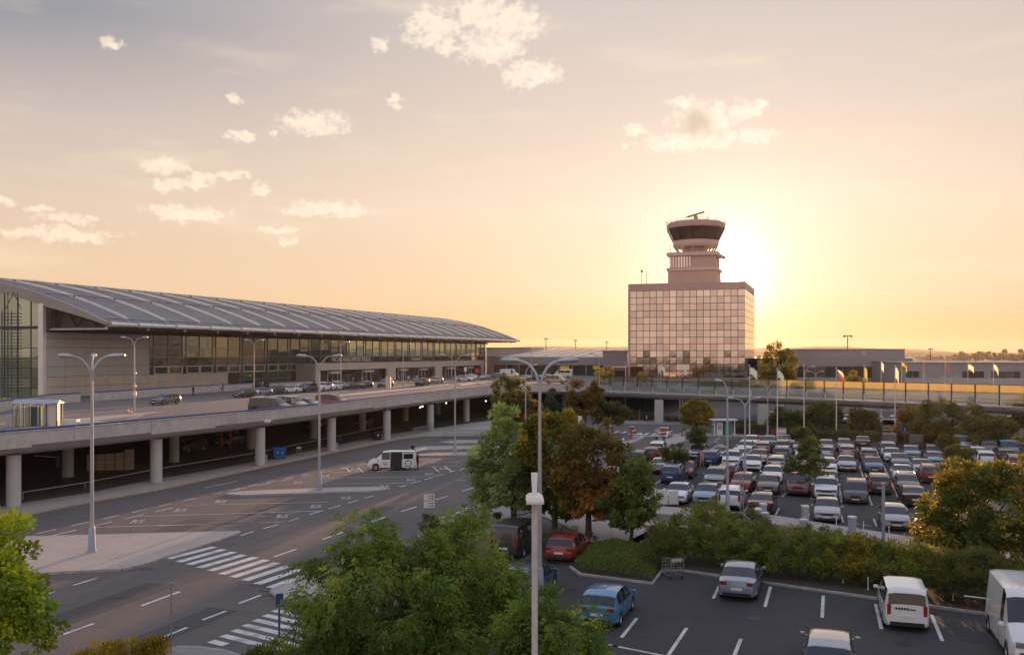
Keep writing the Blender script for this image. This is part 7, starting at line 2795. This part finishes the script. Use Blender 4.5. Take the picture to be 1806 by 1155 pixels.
POLES = [
    (1322, 84, 646, plain('cloth_white'), .45, 'flag pole with a white flag nearest the tower side'), (1371, 84, 651, plain('cloth_white'), .9, 'flag pole with a drooping white flag before the sunlit tree'), (1418, 86, 644, None, 0, 'bare flag pole between the white and the national flag'),
    (1475, 88, 650, cz, .5, 'flag pole with a white, red and blue national flag'), (1524, 92, 646, plain('cloth_yellow'), 1.1, 'flag pole with a drooping yellow flag'), (1578.5, 86, 646, plain('cloth_white'), 1.1, 'flag pole with a limp white flag right of the yellow one'),
    (1554, 118, 637, plain('cloth_white'), 1.0, 'flag pole with a limp pale flag behind the glass screen'), (1590, 116, 638, lambda u, v: 'cloth_yellow' if u < .55 and v < .7 or u > .75 else 'cloth_black', .6, 'flag pole with a yellow and black flag behind the screen'), (1629, 118, 638, plain('cloth_purple'), 1.2, 'flag pole with a limp dark red flag behind the screen'),
    (1667, 120, 640, plain('cloth_purple'), .9, 'flag pole with a dark flag before the freight shed'), (1707, 120, 641, plain('cloth_white'), .35, 'flag pole with a flying white flag before the freight shed'), (1752, 120, 641, plain('cloth_white'), .9, 'flag pole with a hanging white flag before the freight shed'),
    (1161, 128, 641, plain('cloth_white'), 1.1, 'first flag pole of a pair before the tower facade'), (1165.5, 128, 643, plain('cloth_white'), .9, 'flag pole beside it with a white flag before the tower facade'), (1199, 128, 643, None, 0, 'bare flag pole before the tower facade'), (1203.5, 128, 642, plain('cloth_white'), .9, 'flag pole with hanging white flag right of the bare pole before the tower'),
    (1103, 128, 640, None, 0, 'bare pole before the rust red hut'),
]
for i, (px, Y, ty, fn, dr_, lb) in enumerate(POLES):
    p = on(px, Y)
    h = zo(ty, Y)
    t = thing('flag_pole', lb, 'flag pole', (p.x, p.y, 0), 0, 'flag poles along the viaduct')
    MB().path([(0, 0, 0), (0, 0, h * .5), (0, 0, h)], [.085, .07, .045], 8).build('pole', M['white_paint'], t, smooth=True)
    MB().lathe([(.03, h), (.11, h + .05), (.11, h + .12), (.03, h + .18)], n=8).build('finial', M['white_paint'], t)
    if fn:
        f = link('flag', flag_mesh(1.15 if dr_ < 1 else .6, .9 if dr_ < 1 else 1.45, fn, i, dr_ + .45), t)
        f.location = (.08, 0, h - .15)
        f.rotation_euler = (0, 0, -.25)
        if len(f.data.materials) == 0:
            f.data.materials.append(M['cloth_white'])

# motorcycles under the right hand viaduct
def motorcycle(label, loc, rz, color):
    t = thing('motorcycle', label, 'motorcycle', loc, rz, 'motorcycles parked under the viaduct')
    for x in (-.62, .68):
        b = MB()
        b.lathe([(.22, -.05), (.31, -.05), (.31, .05), (.22, .05)], n=14)
        b.v = [(v[0], v[2], v[1] + .31) for v in b.v]
        o = b.build('wheel', M['tyre'], t)
        o.location = (x, 0, 0)
    b = MB()
    b.path([(-.7, 0, .62), (-.3, 0, .72), (.1, 0, .80), (.35, 0, .85), (.5, 0, .70)], [.08, .15, .17, .14, .06], 8)
    b.path([(-.1, 0, .42), (.25, 0, .45)], [.2, .2], 8)
    b.build('body', M['paint_' + color], t, smooth=True)
    MB().path([(-.75, 0, .78), (-.35, 0, .80), (-.05, 0, .84)], [.06, .12, .08], 8).build('seat', M['plastic_black'], t)
    b = MB().path([(.66, 0, .31), (.45, 0, .95)], .04, 6)
    b.path([(.42, -.36, 1.02), (.46, 0, .98), (.42, .36, 1.02)], .025, 6)
    b.build('handlebar', M['steel_dark'], t)
    MB().lathe([(.02, -.08), (.1, -.02), (.1, .04), (.03, .08)], (.55, 0, .85), 10).build('headlight', M['headlight'], t)


for px, py, c, lb in ((1116, 742, 'dark', 'dark motorcycle at the left end of the row left of the viaduct pillar'), (1140, 743, 'white', 'white scooter just left of the viaduct pillar'), (1180, 744, 'red', 'red motorcycle just right of the viaduct pillar'), (1194, 744, 'grey', 'grey motorcycle right of the red one'), (1206, 744, 'dark', 'dark motorcycle left of the yellow green young tree')):
    p = at(px, py)
    motorcycle(lb, (p.x, p.y, .12), -1.9, c)

# ------------------------------------------------------------------ people
def person_mesh(pose):
    """one continuous skinned body; clothing zones by material"""
    J = {'pelvis': (0, 0, .93, .125, .10), 'belly': (0, .01, 1.08, .125, .095), 'chest': (0, 0, 1.30, .155, .105), 'neck': (0, 0, 1.47, .055, .055), 'head': (0, .015, 1.60, .085, .10), 'crown': (0, .01, 1.70, .07, .08)}
    st = .22 if pose == 'walk' else .02
    bend = .0
    for s, sg in (('l', 1), ('r', -1)):
        f = st * sg
        J['hip' + s] = (.095 * sg, 0, .88, .088, .088)
        J['knee' + s] = (.10 * sg, f * .55 + .02, .50, .060, .060)
        J['ankle' + s] = (.10 * sg, f * 1.1 - (.05 if f < 0 else 0), .09, .042, .045)
        J['toe' + s] = (.11 * sg, f * 1.1 + .15, .04, .042, .032)
        J['sh' + s] = (.185 * sg, 0, 1.40, .058, .058)
        af = -f * .9 if pose == 'walk' else (.05 if pose == 'stand' else .30)
        J['elbow' + s] = (.235 * sg, af * .4 - .02, 1.13, .043, .043)
        J['hand' + s] = (.23 * sg, af + .04, .92 if pose != 'reach' else 1.12, .034, .034)
        J['fing' + s] = (.225 * sg, af + .07, .83 if pose != 'reach' else 1.10, .022, .030)
    E = [('pelvis', 'belly'), ('belly', 'chest'), ('chest', 'neck'), ('neck', 'head'), ('head', 'crown')]
    for s in 'lr':
        E += [('pelvis', 'hip' + s), ('hip' + s, 'knee' + s), ('knee' + s, 'ankle' + s), ('ankle' + s, 'toe' + s), ('chest', 'sh' + s), ('sh' + s, 'elbow' + s), ('elbow' + s, 'hand' + s), ('hand' + s, 'fing' + s)]
    names = list(J)
    me = bpy.data.meshes.new('person')
    me.from_pydata([J[n][:3] for n in names], [(names.index(a), names.index(b)) for a, b in E], [])
    o = bpy.data.objects.new('person', me)
    COL.objects.link(o)
    sk = o.modifiers.new('skin', 'SKIN')
    sk.use_smooth_shade = True
    for i, n in enumerate(names):
        me.skin_vertices[0].data[i].radius = J[n][3:5]
    me.skin_vertices[0].data[0].use_root = True
    sb = o.modifiers.new('sub', 'SUBSURF')
    sb.levels = 1
    sb.render_levels = 1
    dg = bpy.context.evaluated_depsgraph_get()
    out = bpy.data.meshes.new_from_object(o.evaluated_get(dg))
    bpy.data.objects.remove(o)
    out.materials.clear()
    for m in ('skin_tone', 'cloth_top', 'cloth_bottom', 'shoe', 'hair'):
        out.materials.append(M[m])
    idx = []
    for p in out.polygons:
        c = p.center
        if c.z < .09:
            k = 3
        elif c.z < .96 and abs(c.x) < .19:
            k = 2
        elif c.z > 1.63 or (c.z > 1.54 and c.y < -.015):
            k = 4
        elif c.z > 1.46:
            k = 0
        elif abs(c.x) > .195 and c.z < 1.16:
            k = 0
        else:
            k = 1
        idx.append(k)
    out.polygons.foreach_set('material_index', idx)
    return out


mat('skin_tone', (.45, .28, .20), rough=.6, var=.05)
mat('cloth_top', (.3, .3, .3), rough=.85)
mat('cloth_bottom', (.04, .04, .05), rough=.85)
mat('shoe', (.03, .03, .03), rough=.6)
mat('hair', (.05, .03, .02), rough=.7, var=.3)
for nm, c in (('black', (.02, .02, .022)), ('red', (.32, .05, .05)), ('white', (.7, .68, .66)), ('navy', (.03, .04, .10)), ('pink', (.5, .28, .27)), ('grey', (.2, .2, .21)), ('tan', (.35, .26, .18)), ('blue', (.08, .16, .34))):
    mat('wear_' + nm, c, rough=.85, var=.1, scale=8)
PM = {k: person_mesh(k) for k in ('stand', 'walk', 'reach')}
nose = MB().add([(-.018, .095, 1.585), (.018, .095, 1.585), (0, .13, 1.582), (0, .09, 1.63)], [(0, 1, 2), (0, 2, 3), (1, 3, 2)]).mesh('nose', M['skin_tone'])
eyes = MB().box((-.032, .100, 1.625), (.018, .012, .012)).box((.032, .100, 1.625), (.018, .012, .012)).mesh('eyes', M['plastic_black'])


def person(pose, loc, rz, top, bottom, label, scale=1.0):
    o = link('person', PM[pose])
    o.location = loc
    o.rotation_euler = (0, 0, rz)
    o.scale = (scale,) * 3
    set_mat(o, M['wear_' + top], 1)
    set_mat(o, M['wear_' + bottom], 2)
    tag(o, label, 'person')
    link('nose', nose, o)
    link('eyes', eyes, o)
    return o


p = at(737, 828.5)
person('reach', (p.x, p.y, 0), 1.4, 'black', 'black', 'person in black clothes standing at the open tailgate of the white minivan')
p = at(730, 823)
person('reach', (p.x, p.y, 0), .9, 'red', 'navy', 'person in a dull red top beside the open tailgate')
p = at(728, 808)
person('stand', (p.x, p.y, 0), 2.8, 'black', 'black', 'person in black standing behind the open white minivan')
p = at(1238, 825)
person('walk', (p.x, p.y, 0), HP - .5, 'pink', 'tan', 'person in a rosy top walking beside the dark blue car')
p = at(1233, 823)
person('walk', (p.x, p.y, 0), HP - .3, 'black', 'navy', 'person in dark clothes pulling a suitcase beside the dark blue car')
sc_ = thing('suitcase', 'dark upright suitcase pulled along beside the dark blue car', 'suitcase', at(1230.5, 824.5), .3)
MB().box((0, 0, .36), (.42, .26, .62)).build('body', M['plastic_black'], sc_)
MB().path([(-.14, .1, .67), (-.14, .14, 1.0), (.14, .14, 1.0), (.14, .1, .67)], .014, 6).build('handle', M['steel_galv'], sc_)
for x in (-.15, .15):
    MB().tube((x - .03, 0, .045), (x + .03, 0, .045), .045, n=8).build('wheel', M['tyre'], sc_)
PD = [(341, 698.5, 'stand', 'black', 'navy', 'person in black on the deck right of the grey estate'), (389, 692, 'walk', 'white', 'pink', 'person in white and pink walking on the deck'), (393, 692, 'walk', 'black', 'black', 'person with a black top walking beside the one in pink'),
      (447, 689, 'stand', 'white', 'navy', 'person in white at the deck lamp'), (458, 687, 'stand', 'grey', 'black', 'person in grey among travellers near the deck lamp'), (463, 686.5, 'walk', 'white', 'tan', 'person in a pale shirt among travellers near the deck lamp'), (468, 686, 'stand', 'navy', 'black', 'person in navy among travellers near the deck lamp'),
      (554, 678, 'stand', 'white', 'navy', 'person in white at the left corner of the portal'), (605, 678, 'stand', 'red', 'navy', 'person in a red top before the left portal opening'), (614, 677.5, 'walk', 'grey', 'navy', 'person in grey before the left portal opening'), (622, 677, 'stand', 'blue', 'black', 'person in blue before the left portal opening'), (632, 676.5, 'walk', 'black', 'grey', 'person in black walking along the portal'),
      (735, 673, 'stand', 'white', 'black', 'person in white before the middle portal opening'), (745, 672.5, 'walk', 'navy', 'black', 'person in navy before the middle portal opening'), (722, 673.5, 'stand', 'pink', 'grey', 'person in pink before the middle portal opening')]
for px, py, ps, a_, b_, lb in PD:
    q = at(px, py, DECK)
    person(ps, q, random.uniform(0, 6.28), a_, b_, lb)
for i in range(16):
    q = at(608 + i * 15.5 + random.uniform(-4, 4), 677.5 - i * .42, DECK)
    person(random.choice(('stand', 'walk', 'stand')), q, random.uniform(0, 6.28), random.choice(('white', 'grey', 'navy', 'black', 'blue', 'pink')), random.choice(('navy', 'black', 'grey', 'tan')), 'traveller waiting with others along the front of the portal')['group'] = 'travellers along the portal'
a, c = at(731, 674.6, DECK), at(768, 673.6, DECK)
for i in range(12):
    q = a + (c - a) * (i / 11)
    trolley((q.x, q.y, DECK), .3, 'luggage trolley in the row before the middle portal opening', 'trolleys in the row before the portal', True)
for px, py, lb in ((353, 698, 'luggage trolley left standing on the deck near the person in black'), (371, 694.5, 'pushchair like trolley on the deck by the pale wall')):
    trolley(at(px, py, DECK), .8, lb, None, True)
# bicycles and rider on the viaduct
q = on(1186, 109)
t = thing('bicycle', 'bicycle leaning at the viaduct railing before the tower', 'bicycle', (q.x, q.y + 1.2, DECK), -.3)
for x in (-.52, .52):
    b = MB().path([(x + .33 * math.cos(2 * math.pi * i / 16), 0, .34 + .33 * math.sin(2 * math.pi * i / 16)) for i in range(17)], .025, 5)
    b.build('wheel', M['tyre'], t)
b = MB()
for a_, c_ in (((-.52, 0, .34), (-.1, 0, .34)), ((-.1, 0, .34), (-.2, 0, .85)), ((-.2, 0, .8), (.36, 0, .82)), ((-.1, 0, .34), (.38, 0, .75)), ((-.52, 0, .34), (-.18, 0, .75)), ((.52, 0, .34), (.36, 0, .95))):
    b.tube(a_, c_, .02, n=5)
b.build('frame', M['steel_dark'], t)
MB().path([(.4, -.28, .98), (.34, 0, .97), (.4, .28, .98)], .016, 5).build('handlebar', M['steel_dark'], t)
MB().box((-.21, 0, .88), (.24, .12, .05)).build('saddle', M['plastic_black'], t)

# air: one closed box of even haze round camera and scene
hz = MB().span((-5800, -1150, -1.2), (5800, 4200, 62))
hm = bpy.data.materials.new('haze')
hm.use_nodes = True
hm.node_tree.nodes.clear()
ho = hm.node_tree.nodes.new('ShaderNodeOutputMaterial')
hv = hm.node_tree.nodes.new('ShaderNodeVolumePrincipled')
hv.inputs['Color'].default_value = (.78, .72, .66, 1)
hv.inputs['Density'].default_value = HAZE
hv.inputs['Anisotropy'].default_value = .5
hm.node_tree.links.new(hv.outputs[0], ho.inputs['Volume'])
MATS['haze'] = hm
if HAZE > 0:
    hz.build('haze', hm, kind='stuff')
